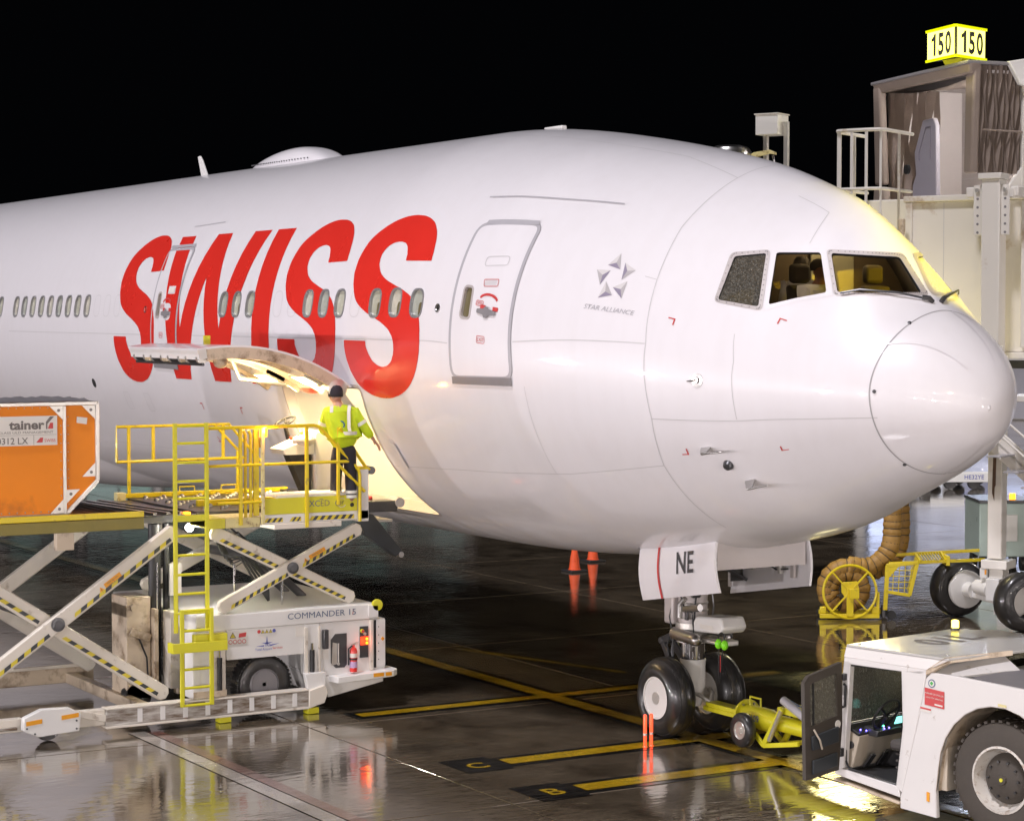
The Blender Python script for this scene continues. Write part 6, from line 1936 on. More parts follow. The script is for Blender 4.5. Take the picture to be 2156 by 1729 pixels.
for p in ((-.05, -.26), (-.05, WD + .26), (-2.1, -.26), (-2.1, WD + .26), (1.98, WD + .4)):
    if p[0] > 1:
        continue
    wl = TB('drive_wheel', 'tyre2', MB().lathe([(.36, -.20), (.55, -.215), (.615, -.19), (.645, -.12), (.65, 0), (.645, .12), (.615, .19), (.55, .215), (.36, .20)], (p[0], p[1], .65), (0, 1, 0), 48, False), 0)
    sg = 1 if p[1] > -1 else -1
    TB('wheel_rim', 'rim', MB().lathe([(.37, .17), (.375, .21), (.35, .215), (.33, .12), (.28, .05)], (p[0], p[1], .65), (0, sg, 0), 40, False), 0, wl)
    TB('hub', 'tyre2', MB().lathe([(.29, .05), (.27, .10), (.24, .13), (.20, .15), (.06, .17), (.05, .19), (.01, .192)], (p[0], p[1], .65), (0, sg, 0), 36), 0, wl)
    lug = MB()
    for i in range(40):
        t = 2 * PI * i / 40
        for sy in (-1, 1):
            c_, s_ = math.cos(t + .04 * sy), math.sin(t + .04 * sy)
            k0 = len(lug.v)
            lug.box(-.022, .022, .02, .18, .625, .6525)
            for k in range(k0, k0 + 8):
                a, b, c = lug.v[k]
                lug.v[k] = (p[0] + a * c_ + c * s_, p[1] + sy * b, .655 + c * c_ - a * s_)
    TB('tread_lugs', 'tyre2', lug, 0, wl)['kind'] = 'stuff'
    for i in range(10):
        t = 2 * PI * i / 10
        TB('wheel_nut', 'tyre', MB().lathe([(.016, .0), (.016, .03)], (p[0] + .20 * math.cos(t), p[1] + sg * .14, .65 + .20 * math.sin(t)), (0, sg, 0), 6), 0, wl)
    TB('hub_pin', 'yel2', MB().lathe([(.022, .19), (.022, .2)], (p[0], p[1], .65), (0, sg, 0), 10), 0, wl)
# stickers
TB('red_notice', 'redink', MB().prism([(.94, .004, 1.56), (.67, .004, 1.54), (.67, .004, 1.345), (.94, .004, 1.365)], (0, .003, 0)), 0)
for k, (tx, sz) in enumerate((('A380-800 OR SMALLER', .026), ('LONG TOW APPROVED', .022))):
    text(tx, (.805, .009, 1.487 - .045 * k), (-1, 0, -.07), (0, 0, 1), sz, 'notice_text', 'label', tr, 0, 0, 1.0, world=False)
TB('notice_bar', 'label', MB().prism([(.80, .008, 1.375), (.69, .008, 1.367), (.69, .008, 1.385), (.80, .008, 1.393)], (0, .001, 0)), 0)
rd = TB('round_sticker', 'navy', MB().lathe([(.048, 0), (.048, .003)], (.845, .002, 1.615), (0, 1, 0), 20), 0)
TB('sticker_centre', 'label', MB().lathe([(.036, 0), (.036, .004)], (.845, .002, 1.615), (0, 1, 0), 18), 0, rd)
TB('sticker_leaf', pm('leaf_green', (.06, .40, .08), .5), MB().prism([(.87, .007, 1.62), (.845, .007, 1.64), (.82, .007, 1.62), (.845, .007, 1.59)], (0, .001, 0)), 0, rd)
TB('small_sticker', 'label', MB().prism([(1.0, .004, 1.335), (.85, .004, 1.325), (.85, .004, 1.275), (1.0, .004, 1.285)], (0, .002, 0)), 0)
TB('small_sticker', 'redink', MB().prism([(1.0, .007, 1.335), (.85, .007, 1.325), (.85, .007, 1.305), (1.0, .007, 1.315)], (0, .001, 0)), 0)
TB('small_sticker', 'cyel', MB().prism([(-.05, .004, 1.505), (-.16, .004, 1.50), (-.16, .004, 1.47), (-.05, .004, 1.475)], (0, .002, 0)), 0)
TB('side_marker', 'orangeink', MB().prism([(.90, .003, .38), (.86, .003, .375), (.86, .003, .27), (.90, .003, .275)], (0, .008, 0)), 0)
# open cab door, hinged at the front pillar and swung ahead
cl_ = lamp('cab_fill', WM[tr] @ V((1.45, -1.1, 1.80)), 5, (1, .93, .75), .1)  # fill light added to brighten the cab inside
TB('cab_fill_panel', em('cab_fill_panel', (1, .93, .75), 3), MB().box(1.38, 1.52, -1.18, -1.02, 1.865, 1.885), .004)  # glowing panel added to go with the cab fill
H0 = V((2.13, .06, 0))
da = R(91)
D_ = V((math.cos(da), math.sin(da), 0))
def dl(u, z, o=0.):
    p = H0 + D_ * u + V((-D_.y, D_.x, 0)) * o
    return (p.x, p.y, z)
outl = [(.02, 1.72), (.62, 1.62), (.70, 1.55), (.66, .42), (.06, .46), (.0, 1.0)]
win = [(.11, 1.60), (.55, 1.535), (.60, 1.50), (.58, 1.03), (.09, 1.10)]
co, tri = cdt([outl, win], np.zeros((0, 2)))
mb = MB()
n_ = len(co)
mb.add([dl(u, z) for u, z in co] + [dl(u, z, .05) for u, z in co], [tuple(int(i) for i in t) for t in tri] + [tuple(int(i) + n_ for i in t) for t in tri])
for lp in (outl, win):
    k = len(lp)
    mb.add([dl(u, z) for u, z in lp] + [dl(u, z, .05) for u, z in lp], [(i, (i + 1) % k, k + (i + 1) % k, k + i) for i in range(k)])
cdr = TB('cab_door', 'tdoor', mb, .008)
TB('door_glass', 'mist', MB().prism([dl(u, z, .02) for u, z in win], tuple(V((-D_.y, D_.x, 0)) * .008)), 0, cdr)
TB('window_bar', 'black', MB().bar(dl(.52, 1.53, .03), dl(.51, 1.04, .03), .02, .02), 0, cdr)
TB('door_pocket', 'stripeK', MB().prism([dl(.10, .98, .052), dl(.58, .92, .052), dl(.57, .76, .052), (dl(.10, .80, .052))], tuple(V((-D_.y, D_.x, 0)) * .03)), .006, cdr)
TB('door_pocket', 'stripeK', MB().prism([dl(.12, .68, .052), dl(.56, .64, .052), dl(.56, .48, .052), (dl(.12, .52, .052))], tuple(V((-D_.y, D_.x, 0)) * .03)), .006, cdr)
TB('pull_strap', 'beige', MB().tube([dl(.56, 1.0, .08), dl(.50, .88, .12), dl(.42, .76, .09)], .012, 6), 0, cdr)
TB('door_notice', 'label', MB().lathe([(.05, 0), (.05, .004)], dl(.09, 1.0, .052), tuple(V((-D_.y, D_.x, 0))), 16), 0, cdr)
TB('hinge', 'dsteel', MB().box(2.10, 2.17, .0, .06, .60, .70), .008, cdr)
TB('hinge', 'dsteel', MB().box(2.06, 2.13, .0, .06, 1.50, 1.58), .008, cdr)

# ---------------------------------------------------------------- small things round the nose wheel
for i, x in enumerate((-5.40, -5.33)):
    k = i * .19
    wd = thing('marshalling_wand', ('glowing orange marshalling wand by the near nose wheel, left of the pair', 'glowing orange marshalling wand by the near nose wheel, right of the pair')[i], 'wand', (-5.34 - .02 * i, -1.10 + k * .6, 0), group='wands standing by the nose wheel')
    b_ = (-5.34 - .02 * i, -1.10 + k * .6, 0)
    MB().lathe([(.03, .0), (.03, .01), (.022, .02), (.022, .16)], b_, (0, 0, 1), 12).build('handle', 'wand', wd)
    MB().lathe([(.026, .16), (.026, .19)], b_, (0, 0, 1), 12).build('collar', 'label', wd)
    MB().lathe([(.024, .19), (.024, .42), (.018, .44)], b_, (0, 0, 1), 12).build('glow_tube', 'wand', wd)
hs_ = thing('headset', 'lime green ear-defender headset hung on the nose gear', 'headset', (-4.85, -.15, 1.36))
for k in (-1, 1):
    MB().ball((-4.86 + .07 * k, -.20, 1.37), .062, .75, .8, 1.1, 12, 8).build('ear_cup', pm('lime_cup', (.25, .85, .02), .35), hs_)
MB().tube([(-4.93, -.20, 1.42), (-4.92, -.20, 1.50), (-4.86, -.20, 1.53), (-4.80, -.20, 1.50), (-4.79, -.20, 1.42)], .01, 6).build('head_band', 'black', hs_)
MB().tube([(-4.92, -.2, 1.32), (-4.93, -.2, 1.0), (-4.90, -.2, .85), (-4.87, -.2, 1.0), (-4.83, -.2, 1.32)], .006, 5).build('cable', 'black', hs_)
B(-4.885, -4.875, -.206, -.2, 1.0, 1.22).build('warning_streamer', 'redink', hs_)
def cone(label, x, y):
    c = thing('traffic_cone', label, 'cone', (x, y, 0), group='cones beyond the aircraft')
    MB().lathe([(.15, .05), (.13, .06), (.045, .62), (.03, .64)], (x, y, 0), (0, 0, 1), 20).build('cone_body', 'cone', c)
    MB().box(x - .22, x + .22, y - .22, y + .22, 0, .05).build('cone_base', 'black', c, .015)
    MB().lathe([(.108, .25), (.082, .40)], (x, y, .002), (0, 0, 1), 20).build('reflective_collar', 'cone', c)
cone('orange traffic cone with black base under the belly, left of the pair', -22.8, 8.8)
cone('orange traffic cone under the belly, right of the pair', -24.3, 10.25)

# ---------------------------------------------------------------- passenger bridge, frame: x to the right along its wall, y away from the camera
br = thing('passenger_bridge', 'white passenger bridge with perforated lift column behind the nose', 'jet bridge', (-11.75, 11.23, 0), math.atan2(.44, .898))
def BB(name, mat, mb, bev=.01, par=None, sharp=35):
    return mb.build(name, mat, par or br, bev, sharp, world=False)
BB('tunnel', 'bridge', MB().box(-2.0, 5.5, .30, 3.2, 5.06, 7.90), .02)
BB('tunnel_roof', 'bridge', MB().box(-2.1, 5.5, .22, 3.3, 7.902, 8.02), .02)
BB('tunnel_end', 'bridge', MB().box(-7.5, -2.02, .85, 3.1, 5.0, 8.0), .02)
BB('wall_post', 'bridge', MB().box(-2.06, -1.93, .24, .36, 5.06, 7.90), .01)
BB('floor_beam', 'bridge', MB().box(-2.0, 5.5, .20, .40, 4.94, 5.058), .01)
for x in (-1.3, 1.0, 2.2):
    BB('wall_joint', 'seam', MB().box(x - .006, x + .006, .297, .301, 5.1, 7.88), 0)
BB('right_panel', 'bridge', MB().box(.27, 4.0, .18, .30, 5.15, 7.88), .01)
BB('lift_column', 'bridge', MB().box(-.33, .03, -.30, .06, 5.0, 8.26), .02)
BB('column_cap', 'bridge', MB().box(-.38, .06, -.34, .10, 8.262, 8.37), .01)
for x0, x1 in ((-.50, -.335), (.035, .195)):
    pl_ = BB('pin_plate', 'bridge', MB().box(x0, x1, -.24, -.20, 7.23, 8.15), .008)
    xm = (x0 + x1) / 2
    BB('lock_pin', 'alu', MB().lathe([(.042, 0), (.042, .04)], (xm, -.24, 8.06), (0, -1, 0), 16), .004, pl_)
    for i in range(5):
        BB('pin_hole', 'midgrey', MB().lathe([(.024, 0), (.024, .004)], (xm, -.24, 7.90 - .155 * i), (0, -1, 0), 14), 0, pl_)
    BB('plate_lug', 'bridge', MB().box(x0 - (.16 if x0 < 0 else -.17), x1 - (.17 if x0 < 0 else -.16), -.22, .2, 7.93, 8.12), .02, pl_)
BB('pin_block', 'bridge', MB().box(.20, .28, -.26, -.1, 7.92, 8.08), .01)
BB('column_leg', 'bridge', MB().box(-.19, .09, -.2, .08, 1.22, 5.0), .02)
BB('rust_run', pm('rust_run', (.12, .07, .045), .7, var=.3, scale=6), MB().prism([(-.10, -.203, 2.45), (-.08, -.203, 3.3), (-.02, -.203, 3.3), (-.03, -.203, 2.6), (-.05, -.203, 2.55), (-.055, -.203, 2.3)], (0, -.002, 0)), 0)
bg_ = BB('wheel_bogie', 'bridge', MB().box(-.27, .23, -.3, .2, 1.04, 1.2).box(-.14, .13, -.22, .1, .86, 1.04), .01)
BB('bogie_box', 'white', MB().box(-.30, -.16, -.28, -.1, .86, 1.04), .01, bg_)
BB('warning_plate', 'orangeink', MB().box(-.20, -.165, -.285, -.281, .93, 1.02), 0, bg_)
ax0, ax1 = V((-1.05, .52, .55)), V((.72, -.78, .55))
ad = (ax1 - ax0).normalized()
for c, sg in ((ax0, 1), (ax1, -1)):
    wl = BB('bridge_wheel', 'tyre', MB().lathe([(.30, -.19), (.46, -.20), (.52, -.16), (.55, -.05), (.55, .05), (.52, .16), (.46, .20), (.30, .19)], c, ad, 44, False), 0, None, 50)
    BB('wheel_rim', 'bridge', MB().lathe([(.31, .18), (.32, .205), (.27, .21), (.25, .10), (.03, .10)], c, ad * sg, 30), 0, wl)
BB('wheel_drive', 'white', MB().lathe([(.34, .22), (.36, .26), (.36, .34), (.30, .36), (.15, .38), (.15, .60)], ax0, ad, 26), 0)
BB('axle_beam', 'white', MB().bar(ax0 + ad * .3 + V((0, 0, -.05)), ax1 - ad * .25 + V((0, 0, -.12)), .12, .12), .015)
BB('gear_motor', 'white', MB().tube([(-.45, .0, .66), (-.10, -.25, .64)], .14, 16).tube([(-.30, -.05, .82), (-.12, -.2, .80)], .08, 12).box(-.16, .10, -.34, -.1, .45, .86), .012)
BB('bogie_bracket', 'white', MB().box(-.05, .02, -.2, .0, .18, .5), .01)
# service stair
for dz in (0, .42):
    BB('stair_stringer', 'bridge', MB().bar((-.75, -.45, 3.98 + dz * .55), (2.6, -.45, 1.22 + dz * .55), .05, .24), .01)
for i in range(9):
    x = -.5 + i * .33
    BB('stair_tread', 'grey', MB().box(x, x + .28, -1.2, -.48, 3.72 - i * .272, 3.75 - i * .272), .004)
for k in (0, .35):
    BB('stair_rail', 'bridge', MB().tube([(-.7, -1.2, 4.85 - k), (2.6, -1.2, 2.15 - k)], .022, 8), 0)
BB('stair_landing', 'bridge', MB().box(.4, 2.2, -1.3, .3, 4.20, 4.30), .01)
for x in (.45, 1.2, 2.0):
    BB('landing_post', 'bridge', MB().box(x - .03, x + .03, -1.28, -1.22, 4.3, 5.2), .006)
BB('cable_tray', 'dsteel', MB().box(-1.5, 4, .5, .8, 4.75, 4.9), .01)
BB('strip_lamp', em('tube_lamp', (.8, 1, .9), 3), MB().box(.2, 1.6, .9, 1.0, 4.86, 4.92), 0)
for i in range(4):
    BB('cable_loop', 'black', MB().tube([(.3 + i * .35, .6, 4.8), (.42 + i * .35, .6, 4.45), (.6 + i * .35, .6, 4.8)], .02, 6), 0)
lb_ = BB('under_lamp', em('under_lamp', (1, .85, .4), 5), MB().box(-2.6, -2.3, -.02, .18, 4.86, 4.92), .005)
lamp('under_glow', tuple(WM[br] @ V((-2.45, -.25, 4.75))), 190, (1, .86, .40), .55)
# caged ladder on the tunnel wall
cg = BB('ladder_cage', 'bridge', MB().tube([(-3.17, .85, 9.25), (-3.17, -.42, 9.25), (-3.10, -.58, 9.25), (-2.95, -.62, 9.25), (-2.40, -.62, 9.25), (-2.25, -.58, 9.25), (-2.18, -.42, 9.25), (-2.18, .85, 9.25)], .035, 8), 0)
BB('cage_hoop', 'bridge', MB().tube([(-3.12, .85, 8.14), (-3.12, -.42, 8.14), (-3.05, -.58, 8.14), (-2.92, -.62, 8.14), (-2.40, -.62, 8.14), (-2.27, -.58, 8.14), (-2.20, -.42, 8.14), (-2.20, .85, 8.14)], .032, 8), 0, cg)
for x, y, w_ in ((-3.08, -.55, .085), (-2.79, -.62, .055), (-2.49, -.62, .055), (-2.24, -.52, .045), (-2.18, .2, .05), (-3.15, .3, .05)):
    BB('cage_bar', 'bridge', MB().box(x - w_ / 2, x + w_ / 2, y - .012, y + .012, 7.35, 9.23), .004, cg)
BB('wall_lamp', 'cream', MB().lathe([(.05, 0), (.07, .10), (.07, .32), (.05, .34)], (-2.05, .05, 7.25), (0, 0, 1), 14), 0)
# roof gear of the bridge: hoist post and vent
hp_ = BB('hoist_box', 'white', MB().box(-5.66, -5.16, 1.0, 1.5, 9.40, 9.80), .01)
BB('box_lid', 'rim', MB().box(-5.68, -5.14, .98, 1.52, 9.802, 9.83), .004, hp_)
for x in (-5.54, -5.08):
    BB('hoist_post', 'alu', MB().box(x - .045, x + .045, 1.2, 1.29, 8.0, 9.40 if x < -5.3 else 9.66), .006, hp_)
BB('spreader_bar', 'cyel', MB().prism([(-5.90, 1.1, 8.98), (-5.75, 1.1, 9.06), (-5.40, 1.1, 9.10), (-5.25, 1.1, 9.04), (-5.25, 1.1, 8.99), (-5.40, 1.1, 9.02), (-5.88, 1.1, 8.92)], (0, .05, 0)), .006, hp_)
BB('hook', 'chrome', MB().tube([(-5.32, 1.12, 8.98), (-5.29, 1.12, 8.85), (-5.32, 1.12, 8.75)], .02, 6), 0, hp_)
BB('hook_block', 'cyel', MB().ball((-5.24, 1.12, 8.55), .14, 1.3, .8, .6), 0, hp_)
BB('roof_vent', 'steel', MB().lathe([(.42, 8.0), (.42, 8.98), (.45, 9.0), (.45, 9.08), (.40, 9.16), (.25, 9.21), (.02, 9.22)], (-6.25, 1.0, 0), (0, 0, 1), 36), 0)

# ---------------------------------------------------------------- upper-deck boarding cab, frame: x inward, y along the opening away from the camera
cb = thing('boarding_cab', 'upper boarding cab with brown folding canopy under the lit gate sign', 'jet bridge', (-14.57, 13.00, 0), math.atan2(.983, .184))
def CB(name, mat, mb, bev=.01, par=None, sharp=35):
    mb.v = [(x * 1.137, y * 1.137, 8.138 + (z - 7.85) * 1.137) for x, y, z in mb.v]     # drawn at floor height 7.85, built to size
    return mb.build(name, mat, par or cb, bev, sharp, world=False)
CB('cab_floor', 'bridge', MB().box(-.05, 6, -.15, 3.2, 7.74, 7.86), .01)
CB('floor_lip', 'cream', MB().box(-.12, -.05, -.1, 3.1, 7.80, 7.87), .008)
CB('cab_body', 'bridge', MB().box(.90, 6, -.22, -.12, 7.86, 10.05), .015)
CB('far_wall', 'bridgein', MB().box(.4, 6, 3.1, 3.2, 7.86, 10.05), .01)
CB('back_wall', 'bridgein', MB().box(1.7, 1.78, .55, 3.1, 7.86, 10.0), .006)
CB('inner_door', 'white', MB().box(1.66, 1.699, .1, .52, 7.86, 9.75), .006)
for z in (8.35, 8.95, 9.5):
    CB('panel_joint', 'seam', MB().box(1.694, 1.699, .6, 3.05, z - .008, z + .008), 0)
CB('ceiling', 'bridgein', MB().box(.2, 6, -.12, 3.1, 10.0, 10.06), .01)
CB('roof', 'midgrey', MB().prism([(-.25, -.25, 10.20), (-.25, 3.18, 10.14), (6, 3.2, 10.12), (6, -.25, 10.18)], (0, 0, -.06)), .02)
def soft(name, pts, ext):
    return CB(name, 'canopy', MB().prism(pts, ext), .05)
soft('canopy_pad', [(-.14, -.20, 8.24), (-.14, .06, 8.24), (-.10, .08, 10.12), (-.10, -.22, 10.12)], (.16, 0, 0))
soft('canopy_pad', [(-.16, 2.86, 8.20), (-.16, 3.16, 8.20), (-.22, 3.16, 10.05), (-.22, 2.90, 10.05)], (.16, 0, 0))
soft('canopy_pad', [(-.20, 2.8, 7.88), (-.20, 3.16, 7.88), (-.18, 3.16, 8.16), (-.18, 2.84, 8.16)], (.2, 0, 0))
soft('canopy_awning', [(-.22, -.26, 10.16), (-.24, 3.16, 10.10), (-.16, 3.12, 9.90), (-.16, -.2, 9.96)], (.25, 0, .06))
sg_ = []
for j in range(15):
    y = -.05 + 3.1 * j / 14
    sag = .12 * math.sin(PI * j / 14)
    sg_.append((y, 9.95 - sag))
mb = MB()
for x, dz in ((.02, 0), (.5, .06), (1.0, .1)):
    mb.v += [(x, y, z + dz) for y, z in sg_]
mb.f = [(k * 15 + j, k * 15 + j + 1, (k + 1) * 15 + j + 1, (k + 1) * 15 + j) for k in range(2) for j in range(14)]
CB('inner_valance', 'canopy', mb, 0, None, 0)
def bellows(y, x0, x1, z0, z1, name, n_=26, amp=.05):
    mb = MB()
    for k, t in enumerate(np.linspace(0, 1, 9)):
        for i in range(n_ + 1):
            x = x0 + (x1 - x0) * i / n_
            fan = (x - x0) * (t - .5) * .06
            mb.v.append((x + fan + .03 * math.sin(k * 1.3 + i * .9), y + (amp if i % 2 else -amp) * (1 + .5 * math.sin(i * 2.1 + k)), z0 + (z1 - z0) * t))
    m = n_ + 1
    mb.f = [(k * m + i, k * m + i + 1, (k + 1) * m + i + 1, (k + 1) * m + i) for k in range(8) for i in range(n_)]
    return CB(name, 'canopy', mb, 0, None, 25)
bellows(-.12, .03, .95, 8.24, 10.14, 'canopy_bellows')
bellows(3.02, .02, 1.1, 7.9, 10.05, 'canopy_bellows', 14, .09)
for z in (9.0,):
    CB('bellows_strap', 'canopy', MB().tube([(.1, -.2, z), (.9, -.2, z - .02)], .02, 6), 0)
bp = CB('door_bumper', 'mauve', MB().prism([(.10, 1.36, 7.88), (.10, 2.20, 7.88), (.10, 2.20, 8.15), (.10, 2.08, 8.35), (.10, 2.14, 8.75), (.10, 1.85, 9.33), (.10, 1.50, 9.35), (.10, 1.40, 9.2)], (.10, 0, 0)), .02)
CB('bumper_groove', pm('groove', (.22, .20, .25), .5), MB().tube([(.095, 1.55, 8.6), (.095, 1.55, 9.2), (.095, 1.72, 9.2), (.095, 1.95, 8.75), (.095, 1.95, 8.6)], .012, 6), 0, bp)
CB('bumper_roller', 'black', MB().lathe([(.09, 0), (.09, .05), (.05, .06)], (.02, 2.22, 8.45), (-1, 0, 0), 18), 0, bp)
CB('phone', 'navy', MB().box(.3, .38, .12, .2, 8.95, 9.15), .01)
CB('coiled_cord', 'midgrey', MB().tube([(.3, .16 + .03 * math.cos(t * 4), 8.9 - t * .06) for t in np.linspace(0, 9, 70)], .008, 5), 0)
CB('roof_hook', 'white', MB().prism([(.55, -.3, 10.20), (1.35, -.3, 10.34), (1.42, -.3, 9.70), (1.15, -.3, 9.72), (.80, -.3, 9.80)], (0, .12, 0)), .02)
CB('cab_side', 'bridge', MB().box(.92, 6, -.5, -.22, 7.9, 9.95), .02)
CB('corner_fillet', 'bridge', MB().prism([(.55, -.2, 7.9), (1.0, -.2, 7.9), (1.0, -.2, 8.5)], (0, .1, 0)), .01)
CB('lifting_eye', 'steel', MB().tube([(1.6, -.3, 10.0), (1.6, -.3, 10.12), (1.72, -.3, 10.12), (1.72, -.3, 10.0)], .02, 6), 0)
lamp('cab_light', (-14.96, 14.43, 10.47), 130, (1, .95, .92), .2)

# ---------------------------------------------------------------- gate sign, a lit three-sided prism
gs_ = thing('gate_sign', 'glowing yellow three-sided gate number sign above the boarding cab', 'gate sign', (-15.00, 13.07, 10.73))
A_ = V((-14.70, 12.67, 0))
B_ = A_ + V((-.976, .218, 0)) * 1.19
C_ = A_ + V((-.266, .964, 0)) * 1.12
zl, zh = 10.93, 11.53
MB().prism([(*p.xy, zl) for p in (A_, B_, C_)], (0, 0, zh - zl)).build('sign_box', 'dsteel', gs_, .006)
for P_, Q_ in ((B_, A_), (A_, C_)):
    t = (Q_ - P_).normalized()
    nr = V((t.y, -t.x, 0))
    p0, p1 = P_ + t * .05 + nr * .006, Q_ - t * .05 + nr * .006
    fc = quad([(*p0.xy, zl + .03), (*p1.xy, zl + .03), (*p1.xy, zh - .03), (*p0.xy, zh - .03)], 'lit_face', 'sign', gs_)
    m_ = (P_ + Q_) / 2 + nr * .012
    k_ = .60
    text('5', m_ + t * .02 + V((0, 0, zl + .09)), t, (0, 0, 1), k_, 'gate_number', 'ink', fc, .035, 0, .82)
    text('0', m_ + t * .31 + V((0, 0, zl + .09)), t, (0, 0, 1), k_, 'gate_number', 'ink', fc, .035, 0, .80)
    quad([m_ + t * a_ + V((0, 0, zl + .075 + b_)) for a_, b_ in ((-.29, 0), (-.19, 0), (-.19, .45), (-.26, .45), (-.29, .40), (-.38, .35), (-.38, .28), (-.29, .31))], 'gate_number', 'ink', fc)
    for z_ in (zl, zh):
        MB().bar((*(P_ + nr * .01).xy, z_), (*(Q_ + nr * .01).xy, z_), .04, .05).build('sign_trim', 'trimglow', gs_, .004)
c_ = (A_ + B_ + C_) / 3
MB().prism([(c_.x - .15, c_.y - .1, zl - .2), (c_.x + .15, c_.y - .1, zl - .2), (c_.x + .3, c_.y - .1, zl), (c_.x - .3, c_.y - .1, zl)], (0, .2, 0)).build('sign_foot', 'yel2', gs_, .01)
lamp('sign_glow', (-14.47, 12.35, 11.10), 14, (1, .92, .15), .2)

# ---------------------------------------------------------------- air hose reel cart, frame: x to the right, y away from the camera
rc = thing('hose_reel_cart', 'yellow hose reel cart with basket, coupled to the bridge column', 'hose cart', (-13.42, 9.0, 0), math.atan2(.861, .509))
def RB(name, mat, mb, bev=.006, par=None, sharp=35):
    return mb.build(name, mat, par or rc, bev, sharp, world=False)
RB('base_bar', 'yel', MB().box(-.56, .56, -.06, .02, .06, .14))
for x in (-.50, .47):
    RB('base_lug', 'yel', MB().box(x - .06, x + .06, -.05, .01, .14, .28), .02)
RB('side_frame', 'yel', MB().box(.50, .56, -.05, .01, .14, .55))
RB('base_frame', 'yel', MB().box(-.5, .7, .55, .62, .06, .14))
RB('rim', 'yel', MB().tube([(.50 * math.cos(t), -.06, .56 + .50 * math.sin(t)) for t in np.linspace(0, 2 * PI, 41)], .026, 8), 0)
for t in (R(48), R(132), R(228), R(312)):
    RB('spoke', 'yel', MB().bar((.06 * math.cos(t), -.06, .56 + .06 * math.sin(t)), (.49 * math.cos(t), -.06, .56 + .49 * math.sin(t)), .03, .06, (0, 1, 0)))
RB('centre_post', 'yel', MB().box(-.065, .065, -.10, -.065, .10, .62))
RB('hub_plate', 'yel', MB().prism([(-.17, -.08, .74), (.13, -.08, .76), (.17, -.08, .62), (.10, -.08, .46), (-.10, -.08, .46), (-.16, -.08, .55)], (0, .03, 0)))
RB('crank_box', 'yel', MB().box(-.02, .16, -.16, -.10, .44, .62))
roll = MB()
for k, rr in enumerate((.46, .33, .20)):
    roll.tube([(rr * math.cos(t), .28, .56 + rr * math.sin(t)) for t in np.linspace(0, 2 * PI, 33)], .135 if k else .15, 12, False)
hr = thing('air_hose', 'ribbed brown air hoses rising from the yellow reel to the bridge', 'air hose', (-12.9, 9.9, 0), math.atan2(.861, .509))
def hose(pts, r_, rings, par):
    # smooth the path
    P = [V(p) for p in pts]
    Q2 = []
    for i in range(len(P) - 1):
        p0, p1, p2, p3 = P[max(i - 1, 0)], P[i], P[i + 1], P[min(i + 2, len(P) - 1)]
        for k in range(10):
            t = k / 10
            Q2.append(.5 * ((2 * p1) + (-p0 + p2) * t + (2 * p0 - 5 * p1 + 4 * p2 - p3) * t * t + (-p0 + 3 * p1 - 3 * p2 + p3) * t ** 3))
    Q2.append(P[-1])
    # resample evenly
    out, acc = [Q2[0]], 0.
    stp = .028
    for a, b in zip(Q2[:-1], Q2[1:]):
        L = (b - a).length
        d0 = stp - acc
        while d0 <= L:
            out.append(a + (b - a) * (d0 / L))
            d0 += stp
        acc = (acc + L) % stp
    per = 5
    rad = [r_ * (1 - (.045 + .03 * math.sin(i * .37)) * math.cos(2 * PI * i / per)) for i in range(len(out))]
    ob = MB().tube(out, rad, 18).build('hose_run', 'hose', par, 0, 70, world=False)
    rg = MB()
    for i in range(0, len(out) - 1, per):
        t = (out[i + 1] - out[i]).normalized()
        a = t.cross(V((0, 1, 0)))
        if a.length < .1:
            a = t.cross(V((1, 0, 0)))
        a.normalize()
        b = a.cross(t)
        rg.tube([out[i] + (a * math.cos(u) + b * math.sin(u)) * r_ * .935 for u in np.linspace(0, 2 * PI, 15)], .012, 5, False)
    rg.build('hose_rings', 'hosering', ob, 0, 60, world=False, kind='stuff')
    return ob
WMr = WM[hr].inverted() @ WM[rc]
def H(pts):
    return [WMr @ V(p) for p in pts]
hose(H([(rr * math.cos(t), .28, .56 + rr * math.sin(t)) for rr, t in [(.30, x) for x in np.linspace(-2.0, 3.6, 14)]]), .14, 0, hr)
hose(H([(.40 * math.cos(t), .30, .58 + .40 * math.sin(t)) for t in np.linspace(-2.2, -5.0, 9)] + [(.05, .30, 1.02), (.35, .32, .98), (.60, .35, 1.08), (.82, .38, 1.36), (.87, .40, 1.8), (.87, .40, 2.6), (.90, .6, 4.0), (1.2, 1.6, 4.95)]), .175, 0, hr)
hose(H([(.55, .75, .85), (.80, .75, .95), (1.02, .75, 1.2), (1.10, .75, 1.7), (1.06, .75, 2.6), (1.1, .9, 4.0), (1.4, 1.8, 4.95)]), .165, 0, hr)
MB().tube([WMr @ V((.66, .1, .06 + .0)), WMr @ V((.66, .1, .3))], .05, 10).build('end_pipe', 'dsteel', hr, 0, world=False)
# basket on the cart
RB('basket_frame', 'yel', MB().bar((.70, .05, 1.04), (1.30, .05, 1.10), .05, .07).bar((.72, .05, 1.04), (.68, .05, .20), .05, .08).bar((1.28, .05, 1.08), (1.14, .05, .48), .05, .07).bar((.70, .05, .55), (1.15, .05, .48), .05, .06))
RB('basket_side', 'yel', MB().prism([(1.31, .05, 1.12), (1.31, .50, 1.16), (1.17, .50, .52), (1.16, .05, .46)], (.015, 0, 0)))
RB('basket_gusset', 'yel', MB().prism([(.70, .03, 1.02), (.95, .03, 1.04), (.74, .03, .80)], (0, .02, 0)))
for i in range(4):
    z = .62 + i * .11
    RB('basket_wire', 'yel', MB().tube([(.72, .05, z), (1.15 + i * .03, .05, z)], .008, 5), 0)
for i in range(4):
    x = .82 + i * .11
    RB('basket_wire', 'yel', MB().tube([(x, .05, .54), (x + .02, .05, 1.05)], .008, 5), 0)
